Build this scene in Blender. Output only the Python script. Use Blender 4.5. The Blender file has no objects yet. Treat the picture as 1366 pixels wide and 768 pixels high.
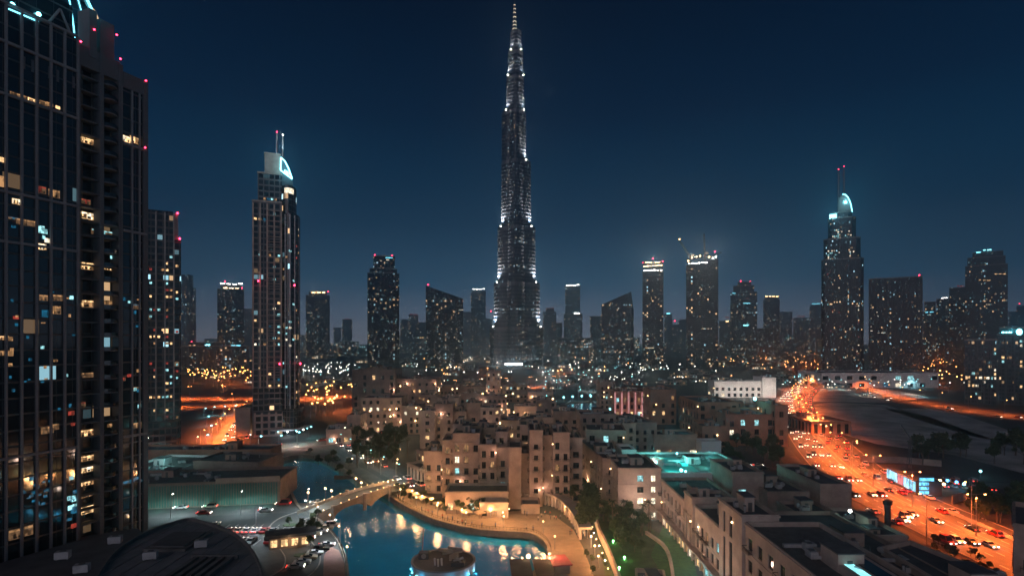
import bpy, math, random
from mathutils import Vector, Matrix
from mathutils.geometry import tessellate_polygon
R = math.radians
RND = random.Random(11)
SC = bpy.context.scene
COL = SC.collection
# ------------------------------------------------------------------ camera
F, HZ, CZ = 760.0, 454.0, 60.0          # focal length and horizon row in photo pixels, eye height
cam_d = bpy.data.cameras.new('camera')
cam = bpy.data.objects.new('camera', cam_d); COL.objects.link(cam)
cam.location = (0, 0, CZ); cam.rotation_euler = (R(90), 0, 0)
cam_d.sensor_fit = 'HORIZONTAL'; cam_d.sensor_width = 36.0
cam_d.lens = F / 1366.0 * 36.0
cam_d.shift_y = (HZ - 384.0) / 1366.0
cam_d.clip_start = 0.5; cam_d.clip_end = 20000
SC.camera = cam
# ------------------------------------------------------------------ sky
W = bpy.data.worlds.new('World'); SC.world = W; W.use_nodes = True
wn = W.node_tree.nodes; wl = W.node_tree.links
wn.clear()
w_out = wn.new('ShaderNodeOutputWorld'); w_bg = wn.new('ShaderNodeBackground')
w_tc = wn.new('ShaderNodeTexCoord'); w_sep = wn.new('ShaderNodeSeparateXYZ'); w_rp = wn.new('ShaderNodeValToRGB')
wl.new(w_tc.outputs['Generated'], w_sep.inputs[0]); wl.new(w_sep.outputs['Z'], w_rp.inputs[0])
SKY = [(0.0, (.400, .440, .540)), (.05, (.225, .310, .440)), (.10, (.046, .160, .285)), (.20, (.0000, .052, .122)),
       (.36, (.0000, .0135, .042)), (.52, (.0000, .0042, .0155)), (1.0, (.0000, .002, .008))]
cr = w_rp.color_ramp
while len(cr.elements) < len(SKY): cr.elements.new(0.5)
for e, (p, c) in zip(cr.elements, SKY):
    e.position = p; e.color = (*c, 1)
sky_tex = wn.new('ShaderNodeTexSky'); sky_tex.sky_type = 'NISHITA'; sky_tex.sun_disc = False
SUN_EL, SUN_AZ = 13.0, 206.0            # the glow of the city behind and to the left of the camera
sky_tex.sun_elevation = R(-4); sky_tex.sun_rotation = R(SUN_AZ)
w_bg2 = wn.new('ShaderNodeBackground'); w_add = wn.new('ShaderNodeAddShader')
wl.new(w_rp.outputs[0], w_bg.inputs['Color']); w_bg.inputs['Strength'].default_value = 1.0
wl.new(sky_tex.outputs[0], w_bg2.inputs['Color']); w_bg2.inputs['Strength'].default_value = 0.02
wl.new(w_bg.outputs[0], w_add.inputs[0]); wl.new(w_bg2.outputs[0], w_add.inputs[1])
wl.new(w_add.outputs[0], w_out.inputs['Surface'])
# ------------------------------------------------------------------ city glow as the one sun lamp
sun_d = bpy.data.lights.new('city_glow', 'SUN'); sun = bpy.data.objects.new('city_glow', sun_d); COL.objects.link(sun)
sun_d.energy = 0.54; sun_d.angle = R(50); sun_d.color = (1.0, .77, .76)
az = R(SUN_AZ)
sd = Vector((math.sin(az) * math.cos(R(SUN_EL)), math.cos(az) * math.cos(R(SUN_EL)), math.sin(R(SUN_EL))))
sun.rotation_euler = (-sd).to_track_quat('-Z', 'Y').to_euler()
SC.view_settings.view_transform = 'Standard'; SC.view_settings.look = 'None'
SC.view_settings.exposure = 0.22; SC.view_settings.gamma = 1.0; SC.view_settings.use_curve_mapping = False
cy = SC.cycles
cy.use_denoising = True; cy.max_bounces = 4; cy.diffuse_bounces = 2; cy.glossy_bounces = 3
cy.transmission_bounces = 3; cy.volume_bounces = 0; cy.transparent_max_bounces = 6
cy.sample_clamp_indirect = 1.5; cy.sample_clamp_direct = 0; cy.caustics_reflective = False; cy.caustics_refractive = False
HAZE_DENSITY = 0.00050
LAMP_K = 0.16                           # all lamp powers below are scaled by this exposure of the night

# ------------------------------------------------------------------ helpers
ORG = {}
def gp(px, py, z=0.0):
    """A photo pixel to a point of the horizontal plane at height z."""
    Y = F * (CZ - z) / (py - HZ)
    return ((px - 683.0) / F * Y, Y)
def xa(px, Y): return (px - 683.0) / F * Y
def za(py, Y): return CZ - (py - HZ) / F * Y

class MB:
    def __init__(s): s.v = []; s.f = []; s.m = []; s.uv = []
    def face(s, pts, mi=0, uv=None):
        n = len(s.v); s.v += [tuple(p) for p in pts]; s.f.append(tuple(range(n, n + len(pts)))); s.m.append(mi)
        s.uv.append(uv or [(0, 0)] * len(pts))
    def wall(s, a, b, z0, z1, mi=0, u0=0.0):
        L = math.hypot(b[0] - a[0], b[1] - a[1])
        s.face([(a[0], a[1], z0), (b[0], b[1], z0), (b[0], b[1], z1), (a[0], a[1], z1)], mi,
               [(u0, z0), (u0 + L, z0), (u0 + L, z1), (u0, z1)])
        return u0 + L
    def prism(s, poly, z0, z1, mi=0, top=None, bottom=False, tops=None):
        """Vertical prism; tops gives a height per corner for slanted roofs."""
        u = 0.0; n = len(poly); T = tops or [z1] * n
        for i in range(n):
            a, b = poly[i], poly[(i + 1) % n]
            L = math.hypot(b[0] - a[0], b[1] - a[1])
            s.face([(a[0], a[1], z0), (b[0], b[1], z0), (b[0], b[1], T[(i + 1) % n]), (a[0], a[1], T[i])], mi,
                   [(u, z0), (u + L, z0), (u + L, T[(i + 1) % n]), (u, T[i])])
            u += L
        s.face([(p[0], p[1], t) for p, t in zip(poly, T)], mi if top is None else top)
        if bottom: s.face([(p[0], p[1], z0) for p in reversed(poly)], mi)
        return s
    def box(s, x0, x1, y0, y1, z0, z1, mi=0, bottom=True, top=None):
        return s.prism([(x0, y0), (x1, y0), (x1, y1), (x0, y1)], z0, z1, mi, top, bottom)
    def tube(s, p, q, r, n=6, mi=0, r2=None, cap=True):
        p = Vector(p); q = Vector(q); d = (q - p).normalized()
        a = d.orthogonal().normalized(); b = d.cross(a); r2 = r if r2 is None else r2
        A = [p + (a * math.cos(t) + b * math.sin(t)) * r for t in [2 * math.pi * i / n for i in range(n)]]
        B = [q + (a * math.cos(t) + b * math.sin(t)) * r2 for t in [2 * math.pi * i / n for i in range(n)]]
        for i in range(n):
            j = (i + 1) % n; s.face([A[i], A[j], B[j], B[i]], mi)
        if cap: s.face(B, mi); s.face(list(reversed(A)), mi)
        return s
    def path(s, pts, r, n=6, mi=0):
        for a, b in zip(pts, pts[1:]): s.tube(a, b, r, n, mi)
        return s
    def ball(s, c, r, mi=0, nu=10, nv=6, sz=1.0):
        c = Vector(c)
        def P(i, j):
            t = math.pi * j / nv; u = 2 * math.pi * i / nu
            return c + Vector((r * math.sin(t) * math.cos(u), r * math.sin(t) * math.sin(u), -r * sz * math.cos(t)))
        for j in range(nv):
            for i in range(nu):
                if j == 0: s.face([P(i, 0), P(i + 1, 1), P(i, 1)], mi)
                elif j == nv - 1: s.face([P(i, j), P(i + 1, j), P(i, nv)], mi)
                else: s.face([P(i, j), P(i + 1, j), P(i + 1, j + 1), P(i, j + 1)], mi)
        return s
    def mesh(s, name, mats, org=(0, 0, 0), smooth=False):
        me = bpy.data.meshes.new(name)
        ox, oy, oz = org
        me.from_pydata([(x - ox, y - oy, z - oz) for x, y, z in s.v], [], s.f)
        for m in (mats if isinstance(mats, (list, tuple)) else [mats]): me.materials.append(m)
        me.polygons.foreach_set('material_index', s.m)
        uvl = me.uv_layers.new(name='UVMap')
        flat = [c for u in s.uv for p in u for c in p]
        uvl.data.foreach_set('uv', flat)
        if smooth:
            import bmesh
            bm = bmesh.new(); bm.from_mesh(me); bmesh.ops.remove_doubles(bm, verts=bm.verts, dist=1e-4)
            for f in bm.faces: f.smooth = True
            bm.to_mesh(me); bm.free()
        me.update()
        return me
    def build(s, name, mats, parent=None, smooth=False, org=None):
        o_ = ORG.get(parent.name, (0, 0, 0)) if parent else (org or (0, 0, 0))
        me = s.mesh(name, mats, o_, smooth)
        o = bpy.data.objects.new(name, me); COL.objects.link(o)
        if parent: o.parent = parent
        elif org: o.location = org
        ORG[o.name] = o_
        return o

def tag(o, label=None, cat=None, group=None, kind=None):
    if label: o['label'] = label
    if cat: o['category'] = cat
    if group: o['group'] = group
    if kind: o['kind'] = kind
    return o
def thing(name, label, cat, loc=(0, 0, 0), group=None, rz=0.0):
    o = bpy.data.objects.new(name, None); COL.objects.link(o)
    o.empty_display_size = 1.0
    o.location = loc; o.rotation_euler = (0, 0, rz); ORG[o.name] = tuple(loc)
    return tag(o, label, cat, group)
def place(name, me, parent, loc, rz=0.0, scale=(1, 1, 1)):
    """A part whose mesh is shared with its look-alikes; loc in world units, parent unrotated."""
    o = bpy.data.objects.new(name, me); COL.objects.link(o); o.parent = parent
    g = ORG.get(parent.name, (0, 0, 0))
    o.location = (loc[0] - g[0], loc[1] - g[1], loc[2] - g[2]); o.rotation_euler = (0, 0, rz); o.scale = scale
    return o
KIDS = {}
def kids(o):
    if o.name not in KIDS: KIDS[o.name] = [c for c in o.children]
    return KIDS[o.name]
def copy_tree(o, parent=None):
    c = o.copy(); COL.objects.link(c)
    if parent: c.parent = parent
    for ch in kids(o): copy_tree(ch, c)
    return c
def lamp(parent, loc, power, color, radius=.4, kind='POINT', spot=None, aim=None, local=False):
    d = bpy.data.lights.new('lamp_light', kind); d.energy = power * LAMP_K; d.color = color; d.shadow_soft_size = radius
    if kind == 'SPOT': d.spot_size = R(spot or 90); d.spot_blend = .6
    o = bpy.data.objects.new('lamp_light', d); COL.objects.link(o)
    g = (0, 0, 0)
    if parent:
        o.parent = parent
        if not local: g = ORG.get(parent.name, (0, 0, 0))
    o.location = (loc[0] - g[0], loc[1] - g[1], loc[2] - g[2])
    if aim is not None: o.rotation_euler = Vector(aim).to_track_quat('-Z', 'Y').to_euler()
    return o
def face_camera(root, xc, yf):
    """Turn a finished tower about the middle of its front so that it faces the viewpoint."""
    th = math.atan2(xc, yf); g = ORG[root.name]; piv = Vector((xc, yf)); v = Vector((g[0], g[1])) - piv
    v = Vector((v.x * math.cos(th), v.y)); v = Matrix.Rotation(-th, 2) @ v
    root.location = (piv.x + v.x, piv.y + v.y, g[2]); root.rotation_euler.z = -th; root.scale.x = math.cos(th)
def inset(poly, d):
    """Offset of a convex counter-clockwise polygon inwards by d."""
    n = len(poly); out = []
    for i in range(n):
        p0, p1, p2 = Vector(poly[i - 1]), Vector(poly[i]), Vector(poly[(i + 1) % n])
        e1 = (p1 - p0).normalized(); e2 = (p2 - p1).normalized()
        n1 = Vector((-e1.y, e1.x)); n2 = Vector((-e2.y, e2.x)); k = 1 + n1.dot(n2)
        out.append(tuple(p1 + (n1 + n2) * (d / max(k, .3))))
    return out
def rect(x0, x1, y0, y1, rot=0.0):
    cx, cy = (x0 + x1) / 2, (y0 + y1) / 2; c, s = math.cos(rot), math.sin(rot)
    return [(cx + (x - cx) * c - (y - cy) * s, cy + (x - cx) * s + (y - cy) * c) for x, y in ((x0, y0), (x1, y0), (x1, y1), (x0, y1))]
def ellipse(cx, cy, rx, ry, n=24, a0=0.0, a1=2 * math.pi):
    full = abs(a1 - a0 - 2 * math.pi) < 1e-6
    k = n if full else n - 1
    return [(cx + rx * math.cos(a0 + (a1 - a0) * i / k), cy + ry * math.sin(a0 + (a1 - a0) * i / k)) for i in range(n)]
def chamfer(x0, x1, y0, y1, c):
    return [(x0 + c, y0), (x1 - c, y0), (x1, y0 + c), (x1, y1 - c), (x1 - c, y1), (x0 + c, y1), (x0, y1 - c), (x0, y0 + c)]

# ------------------------------------------------------------------ materials
def mat(name, col, rough=.75, var=.25, scale=.15, metal=0.0, bump=0.0, spec=.4, fine=2.0):
    m = bpy.data.materials.new(name); m.use_nodes = True
    N = m.node_tree.nodes; L = m.node_tree.links; b = N['Principled BSDF']
    b.inputs['Roughness'].default_value = rough; b.inputs['Metallic'].default_value = metal
    b.inputs['Specular IOR Level'].default_value = spec
    geo = N.new('ShaderNodeNewGeometry'); no = N.new('ShaderNodeTexNoise'); no.inputs['Scale'].default_value = scale
    no.inputs['Detail'].default_value = 6; no.inputs['Roughness'].default_value = .62
    L.new(geo.outputs['Position'], no.inputs['Vector'])
    rp = N.new('ShaderNodeMapRange'); rp.inputs['From Min'].default_value = .3; rp.inputs['From Max'].default_value = .7
    rp.inputs['To Min'].default_value = 1 - var; rp.inputs['To Max'].default_value = 1 + var
    L.new(no.outputs['Fac'], rp.inputs['Value'])
    mx = N.new('ShaderNodeMix'); mx.data_type = 'RGBA'; mx.blend_type = 'MULTIPLY'; mx.inputs['Factor'].default_value = 1
    mx.inputs['A'].default_value = (*col, 1); L.new(rp.outputs[0], mx.inputs['B']); L.new(mx.outputs['Result'], b.inputs['Base Color'])
    if bump:
        n2 = N.new('ShaderNodeTexNoise'); n2.inputs['Scale'].default_value = fine; n2.inputs['Detail'].default_value = 4
        L.new(geo.outputs['Position'], n2.inputs['Vector'])
        bp = N.new('ShaderNodeBump'); bp.inputs['Strength'].default_value = bump; bp.inputs['Distance'].default_value = .1
        L.new(n2.outputs['Fac'], bp.inputs['Height']); L.new(bp.outputs[0], b.inputs['Normal'])
    return m
def emit(name, col, strength, sample=False, var=0.0, base=(.02, .02, .02), scale=1.6):
    """A lit lamp, screen or window. var gives the uneven look of a furnished room behind the pane."""
    m = bpy.data.materials.new(name); m.use_nodes = True
    N = m.node_tree.nodes; L = m.node_tree.links; b = N['Principled BSDF']
    b.inputs['Base Color'].default_value = (*base, 1); b.inputs['Roughness'].default_value = .25
    b.inputs['Emission Color'].default_value = (*col, 1); b.inputs['Emission Strength'].default_value = strength
    if var:
        geo = N.new('ShaderNodeNewGeometry'); mp = N.new('ShaderNodeMapping'); mp.inputs['Scale'].default_value = (1, 1, .6)
        vo = N.new('ShaderNodeTexVoronoi'); vo.inputs['Scale'].default_value = scale; vo.distance = 'CHEBYCHEV'
        L.new(geo.outputs['Position'], mp.inputs[0]); L.new(mp.outputs[0], vo.inputs['Vector'])
        sp = N.new('ShaderNodeSeparateColor'); L.new(vo.outputs['Color'], sp.inputs[0])
        mr = N.new('ShaderNodeMapRange'); mr.inputs['To Min'].default_value = strength * (1 - var); mr.inputs['To Max'].default_value = strength * (1 + var * .5)
        L.new(sp.outputs[0], mr.inputs['Value']); L.new(mr.outputs[0], b.inputs['Emission Strength'])
    m.cycles.emission_sampling = 'AUTO' if sample else 'NONE'
    return m
def facade_mat(name, glass, slab, floor=3.8, bay=3.0, sf=.28, mf=.12, dens=.03, warm=(1, .62, .32), cool=(.45, .85, 1.0), coolmix=.4,
               strength=1.0, rough=.22, slabrough=.6, seed=0.0, ior=1.55):
    """Curtain wall: floors and bays in metres along the UV, a few rooms dimly lit behind the glass."""
    m = bpy.data.materials.new(name); m.use_nodes = True
    N = m.node_tree.nodes; L = m.node_tree.links; b = N['Principled BSDF']
    b.inputs['IOR'].default_value = ior
    uv = N.new('ShaderNodeUVMap'); sep = N.new('ShaderNodeSeparateXYZ'); L.new(uv.outputs[0], sep.inputs[0])
    def math_(op, a, b_=None, c=None):
        n = N.new('ShaderNodeMath'); n.operation = op
        for i, x in enumerate((a, b_, c)):
            if x is None: continue
            if hasattr(x, 'links'): L.new(x, n.inputs[i])
            else: n.inputs[i].default_value = x
        return n.outputs[0]
    u = math_('DIVIDE', sep.outputs[0], bay); v = math_('DIVIDE', sep.outputs[1], floor)
    fu = math_('FRACT', u); fv = math_('FRACT', v)
    cu = math_('FLOOR', u); cv = math_('FLOOR', v)
    is_m = math_('LESS_THAN', fu, mf); is_s = math_('LESS_THAN', fv, sf); solid = math_('MAXIMUM', is_m, is_s)
    cmb = N.new('ShaderNodeCombineXYZ'); L.new(cu, cmb.inputs[0]); L.new(cv, cmb.inputs[1]); cmb.inputs[2].default_value = seed
    wn_ = N.new('ShaderNodeTexWhiteNoise'); wn_.noise_dimensions = '3D'; L.new(cmb.outputs[0], wn_.inputs['Vector'])
    c2 = N.new('ShaderNodeVectorMath'); c2.operation = 'ADD'; c2.inputs[1].default_value = (17.3, 5.1, 9.7); L.new(cmb.outputs[0], c2.inputs[0])
    wn2 = N.new('ShaderNodeTexWhiteNoise'); wn2.noise_dimensions = '3D'; L.new(c2.outputs[0], wn2.inputs['Vector'])
    blk = N.new('ShaderNodeCombineXYZ'); L.new(math_('FLOOR', math_('DIVIDE', cu, 3.0)), blk.inputs[0]); L.new(math_('FLOOR', math_('DIVIDE', cv, 7.0)), blk.inputs[1]); blk.inputs[2].default_value = seed + 3
    wb = N.new('ShaderNodeTexWhiteNoise'); wb.noise_dimensions = '3D'; L.new(blk.outputs[0], wb.inputs['Vector'])
    wf = N.new('ShaderNodeTexWhiteNoise'); wf.noise_dimensions = '1D'; L.new(math_('ADD', cv, seed * 7.1), wf.inputs['W'])
    wc = N.new('ShaderNodeTexWhiteNoise'); wc.noise_dimensions = '1D'; L.new(math_('ADD', cu, seed * 3.3), wc.inputs['W'])
    dn = math_('MULTIPLY', math_('POWER', wb.outputs['Value'], 3.0), dens * 4.2)
    dn = math_('ADD', dn, math_('MULTIPLY', math_('GREATER_THAN', wf.outputs['Value'], .955), .30)); dn = math_('ADD', dn, math_('MULTIPLY', math_('GREATER_THAN', wc.outputs['Value'], .955), .28))
    lit = math_('GREATER_THAN', wn_.outputs['Value'], math_('SUBTRACT', 1.0, dn))
    lit = math_('MULTIPLY', lit, math_('SUBTRACT', 1.0, solid))
    lvl = math_('MULTIPLY', lit, math_('MULTIPLY', math_('POWER', wn2.outputs['Value'], 2.0), strength))
    mix = N.new('ShaderNodeMix'); mix.data_type = 'RGBA'
    tint = N.new('ShaderNodeMix'); tint.data_type = 'RGBA'; L.new(math_('MULTIPLY', wn2.outputs['Value'], 1.0), tint.inputs['Factor'])
    tint.inputs['A'].default_value = (*[c * .6 for c in glass], 1); tint.inputs['B'].default_value = (*[c * 1.5 for c in glass], 1)
    L.new(solid, mix.inputs['Factor']); L.new(tint.outputs['Result'], mix.inputs['A']); mix.inputs['B'].default_value = (*slab, 1)
    L.new(mix.outputs['Result'], b.inputs['Base Color'])
    rr = N.new('ShaderNodeMapRange'); rr.inputs['To Min'].default_value = rough; rr.inputs['To Max'].default_value = slabrough
    L.new(solid, rr.inputs['Value']); L.new(rr.outputs[0], b.inputs['Roughness'])
    ec = N.new('ShaderNodeMix'); ec.data_type = 'RGBA'
    cs = N.new('ShaderNodeSeparateColor'); L.new(wn2.outputs['Color'], cs.inputs[0])
    L.new(math_('LESS_THAN', cs.outputs[1], coolmix), ec.inputs['Factor'])
    ec.inputs['A'].default_value = (*warm, 1); ec.inputs['B'].default_value = (*cool, 1)
    L.new(ec.outputs['Result'], b.inputs['Emission Color']); L.new(lvl, b.inputs['Emission Strength'])
    m.cycles.emission_sampling = 'NONE'
    return m
M = {}
M['plaster'] = mat('sand_plaster', (.36, .27, .225), .9, .30, .22, bump=.25)
M['plaster2'] = mat('tan_plaster', (.30, .225, .19), .9, .30, .22, bump=.25)
M['plaster3'] = mat('pale_plaster', (.42, .33, .28), .9, .26, .22, bump=.25)
M['plaster4'] = mat('terracotta_plaster', (.33, .18, .125), .9, .3, .22, bump=.25)
M['white_wall'] = mat('white_render', (.62, .60, .60), .8, .1, .1)
M['roof'] = mat('roof_membrane', (.085, .085, .095), .9, .35, .25, bump=.3)
M['roof2'] = mat('gravel_roof', (.12, .115, .115), .95, .3, .5, bump=.4)
M['frame'] = mat('window_frame', (.07, .065, .06), .5, .1, 1)
M['glass'] = mat('dark_glass', (.012, .016, .02), .08, .3, .3, spec=.6)
M['rail'] = mat('dark_rail', (.03, .03, .032), .5, .1, 1, metal=.6)
M['metal'] = mat('galvanised_metal', (.35, .35, .36), .45, .15, 1, metal=.8)
M['steel_dark'] = mat('painted_steel', (.08, .08, .085), .5, .15, 1)
M['concrete'] = mat('concrete', (.30, .29, .28), .85, .2, .2, bump=.2)
M['unit'] = mat('rooftop_unit_paint', (.33, .33, .34), .6, .2, .8)
M['w_warm'] = emit('lit_room_warm', (1.0, .60, .27), 1.5, var=.85)
M['w_dim'] = emit('lit_room_dim', (1.0, .52, .22), .42, var=.85)
M['w_white'] = emit('lit_room_white', (1.0, .85, .62), 1.6, var=.75)
M['w_cool'] = emit('lit_room_cool', (.40, .90, .95), 1.0, var=.85)
M['w_red'] = emit('lit_room_red', (1.0, .12, .08), .32, var=.7)
M['w_blue'] = emit('blue_room_and_reflection', (.03, .34, .62), .28, var=.85)
M['beacon'] = emit('red_beacon_glass', (1.0, .03, .08), 14)
M['sodium'] = emit('sodium_lamp_glass', (1.0, .36, .09), 32)
M['warmlamp'] = emit('warm_lamp_glass', (1.0, .60, .26), 12)
M['whitelamp'] = emit('white_lamp_glass', (1.0, .93, .82), 18)
M['cyanlamp'] = emit('cyan_lamp_glass', (.25, .9, 1.0), 6)
M['bluelamp'] = emit('blue_lamp_glass', (.08, .45, 1.0), 7)
M['greenlamp'] = emit('green_lamp_glass', (.25, 1.0, .3), 10)
M['cyanstrip'] = emit('cyan_light_strip', (.20, .80, 1.0), 2.6)
M['whitestrip'] = emit('white_light_strip', (1.0, .92, .85), 11)
M['warmstrip'] = emit('warm_light_strip', (1.0, .66, .36), 9)
LITS = {'warm': ['w_warm'] * 4 + ['w_dim'] * 4 + ['w_white'] * 2 + ['w_cool'], 'cool': ['w_cool'] * 4 + ['w_white'] * 2 + ['w_warm'] + ['w_blue'],
        'mix': ['w_warm'] * 3 + ['w_dim'] * 3 + ['w_white'] * 3 + ['w_cool'] * 3 + ['w_dim'] * 3}
PANES = {}
def pane_mesh(w, h, key, fr=.09, cross=True):
    """A framed window facing -Y, origin at the middle of its foot."""
    k = (round(w, 2), round(h, 2), key, cross)
    if k not in PANES:
        mb = MB(); x = w / 2
        mb.face([(-x, .05, 0), (x, .05, 0), (x, .05, h), (-x, .05, h)], 0)
        mb.box(-x, -x + fr, -.02, .06, 0, h, 1); mb.box(x - fr, x, -.02, .06, 0, h, 1)
        mb.box(-x + fr, x - fr, -.02, .06, 0, fr, 1); mb.box(-x + fr, x - fr, -.02, .06, h - fr, h, 1)
        if cross:
            mb.box(-fr / 2, fr / 2, -.01, .055, fr, h - fr, 1)
            if h > 1.7: mb.box(-x + fr, -fr / 2, -.005, .052, h * .66, h * .66 + .06, 1); mb.box(fr / 2, x - fr, -.005, .052, h * .66, h * .66 + .06, 1)
        PANES[k] = mb.mesh('window_pane', [M[key] if key in M else M['glass'], M['frame']])
    return PANES[k]
SLABS = {}
def slab_pane(key):
    """Unit lit window of a far tower: a thin box facing -Y, scaled by its object."""
    if key not in SLABS:
        SLABS[key] = MB().box(-.5, .5, -.15, .1, 0, 1, 0).mesh('lit_pane', [M[key]])
    return SLABS[key]
ROOMS = {}
def room_pane(key, v):
    """A lit room seen through the glass: bright ceiling strip, dimmer back wall, curtains and dark furniture."""
    if (key, v) not in ROOMS:
        rnd = random.Random(v * 7 + 1); mb = MB(); mb.box(-.5, .5, .0, .3, 0, 1, 1)
        mb.box(-.47, .47, -.06, -.01, .74, .93, 0)
        x = -.47
        while x < .44:
            w = rnd.uniform(.1, .3); x2 = min(.47, x + w); mb.box(x, x2, -.05 - .01 * rnd.random(), -.01, .06, .735, rnd.choice((0, 1, 1, 2))); x = x2 + .02
        for _ in range(3): q = rnd.uniform(-.4, .3); mb.box(q, q + rnd.uniform(.06, .16), -.12, -.07, .06, rnd.uniform(.2, .45), 3)
        mb.box(-.012, .012, -.16, -.13, 0, 1, 3)
        ROOMS[(key, v)] = mb.mesh('lit_room', [M[key], M[{'w_warm': 'w_dim', 'w_white': 'w_warm'}.get(key, 'w_faint')], M['w_faint'], M['frame']])
    return ROOMS[(key, v)]
M['w_faint'] = emit('lit_room_faint', (1.0, .55, .28), .13, var=.8)
# ================================================================== ground, water, roads
M['ground'] = mat('city_ground', (.060, .058, .058), .95, .45, .02, bump=.2)
M['asphalt'] = mat('asphalt', (.075, .072, .070), .75, .3, .12, bump=.15)
M['asphalt2'] = mat('worn_asphalt', (.095, .09, .088), .8, .35, .2, bump=.15)
M['sand'] = mat('sand_lot', (.40, .375, .355), 1.0, .6, .045, bump=.4)
M['paving'] = mat('promenade_paving', (.30, .23, .18), .8, .2, .3, bump=.2)
M['kerb'] = mat('kerb_stone', (.34, .32, .30), .85, .15, .4)
M['paint'] = mat('road_paint', (.75, .73, .70), .6, .1, .5)
M['stone'] = mat('quay_stone', (.30, .26, .22), .85, .25, .4, bump=.3)
M['lawn'] = mat('lawn_soil', (.05, .075, .03), .95, .4, .4, bump=.6)
def water_mat(name, col, trans=True):
    """Clear rippled water over a painted basin floor, with lamps under the surface."""
    m = bpy.data.materials.new(name); m.use_nodes = True
    N = m.node_tree.nodes; L = m.node_tree.links; b = N['Principled BSDF']
    b.inputs['Base Color'].default_value = (*col, 1); b.inputs['Roughness'].default_value = .06; b.inputs['IOR'].default_value = 1.33
    b.inputs['Transmission Weight'].default_value = 1.0
    geo = N.new('ShaderNodeNewGeometry'); a = N.new('ShaderNodeTexNoise'); a.inputs['Scale'].default_value = .9; a.inputs['Detail'].default_value = 5
    mp = N.new('ShaderNodeMapping'); mp.inputs['Scale'].default_value = (1, .55, 1); L.new(geo.outputs['Position'], mp.inputs[0]); L.new(mp.outputs[0], a.inputs['Vector'])
    bp = N.new('ShaderNodeBump'); bp.inputs['Strength'].default_value = .6; bp.inputs['Distance'].default_value = .25
    L.new(a.outputs['Fac'], bp.inputs['Height']); L.new(bp.outputs[0], b.inputs['Normal'])
    return m
M['water'] = water_mat('lake_water', (.25, .80, .92))
def smooth_line(pts, n=6):
    P = [Vector(p) for p in pts]; out = []
    for i in range(len(P) - 1):
        p0, p1, p2, p3 = P[max(i - 1, 0)], P[i], P[i + 1], P[min(i + 2, len(P) - 1)]
        for k in range(n):
            t = k / n
            out.append(.5 * ((2 * p1) + (p2 - p0) * t + (2 * p0 - 5 * p1 + 4 * p2 - p3) * t * t + (3 * p1 - p0 - 3 * p2 + p3) * t ** 3))
    out.append(P[-1]); return [tuple(p) for p in out]
lake_px = [(466, 800), (466, 768), (462, 742), (450, 716), (428, 694), (404, 680), (392, 660), (384, 638), (374, 614), (398, 607), (422, 609), (446, 619),
           (474, 636), (492, 648), (512, 657), (534, 672), (566, 688), (600, 699), (640, 707), (684, 710), (712, 713), (728, 726), (731, 742), (722, 756), (706, 768), (700, 800)]
lake = smooth_line([gp(x, y) for x, y in lake_px] + [gp(*lake_px[0])], 4)[:-1]
lake2 = [gp(x, y) for x, y in [(736, 553), (744, 541), (760, 536), (790, 535), (806, 541), (812, 552), (800, 560), (765, 562)]]
def flat(name, outer, holes, z, m, kind='structure'):
    vs = [[Vector((x, y, 0)) for x, y in outer]] + [[Vector((x, y, 0)) for x, y in h] for h in holes]
    tr = tessellate_polygon(vs); allv = [p for l in vs for p in l]; mb = MB()
    for t in tr:
        a, b, c = (allv[i] for i in t)
        if (b - a).cross(c - a).z < 0: b, c = c, b
        mb.face([(p.x, p.y, z) for p in (a, b, c)], 0)
    return tag(mb.build(name, m), kind=kind)
flat('ground', [(-7000, -300), (7000, -300), (7000, 9000), (-7000, 9000)], [lake, lake2], 0.0, M['ground'])
def pool(poly, z, name):
    mb = MB(); n = len(poly)
    g = 6.0; cx = sum(p[0] for p in poly) / n; cy_ = sum(p[1] for p in poly) / n
    mb.face([(p[0], p[1], z) for p in poly] if sum(poly[i - 1][0] * poly[i][1] - poly[i][0] * poly[i - 1][1] for i in range(n)) > 0 else [(p[0], p[1], z) for p in reversed(poly)], 0)
    return tag(mb.build(name, M['water']), kind='structure')
def pool_flat(poly, z, name): return flat(name, poly, [], z, M['water'])
flat('lake_bed', lake, [], -9.0, mat('basin_paint', (.012, .30, .44), .9, .25, .05)); flat('lake_bed', lake2, [], -7.0, bpy.data.materials['basin_paint']); pool_flat(lake, -1.6, 'lake_water'); pool_flat(lake2, -.8, 'fountain_water')
def quay(poly, name, z0=-9.2, zt=.35, w=.9, label=''):
    area = sum(poly[i - 1][0] * poly[i][1] - poly[i][0] * poly[i - 1][1] for i in range(len(poly)))
    P = poly if area > 0 else list(reversed(poly)); n = len(P); mb = MB()
    O = []
    for i in range(n):
        a, b = Vector(P[i - 1]), Vector(P[(i + 1) % n]); t = (b - a).normalized(); O.append((P[i][0] + t.y * w, P[i][1] - t.x * w))
    for i in range(n):
        j = (i + 1) % n
        mb.face([(P[j][0], P[j][1], z0), (P[i][0], P[i][1], z0), (P[i][0], P[i][1], zt), (P[j][0], P[j][1], zt)], 0)
        mb.face([(P[i][0], P[i][1], zt), (O[i][0], O[i][1], zt), (O[j][0], O[j][1], zt), (P[j][0], P[j][1], zt)], 0)
        mb.face([(O[i][0], O[i][1], -.2), (O[j][0], O[j][1], -.2), (O[j][0], O[j][1], zt), (O[i][0], O[i][1], zt)], 0)
    return tag(mb.build(name, M['stone']), label, 'quay wall')
quay(lake, 'quay_wall', label='low pale stone quay wall running round the near teal lake'); quay(lake2, 'quay_wall', label='low stone kerb round the distant blue fountain basin')

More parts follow.
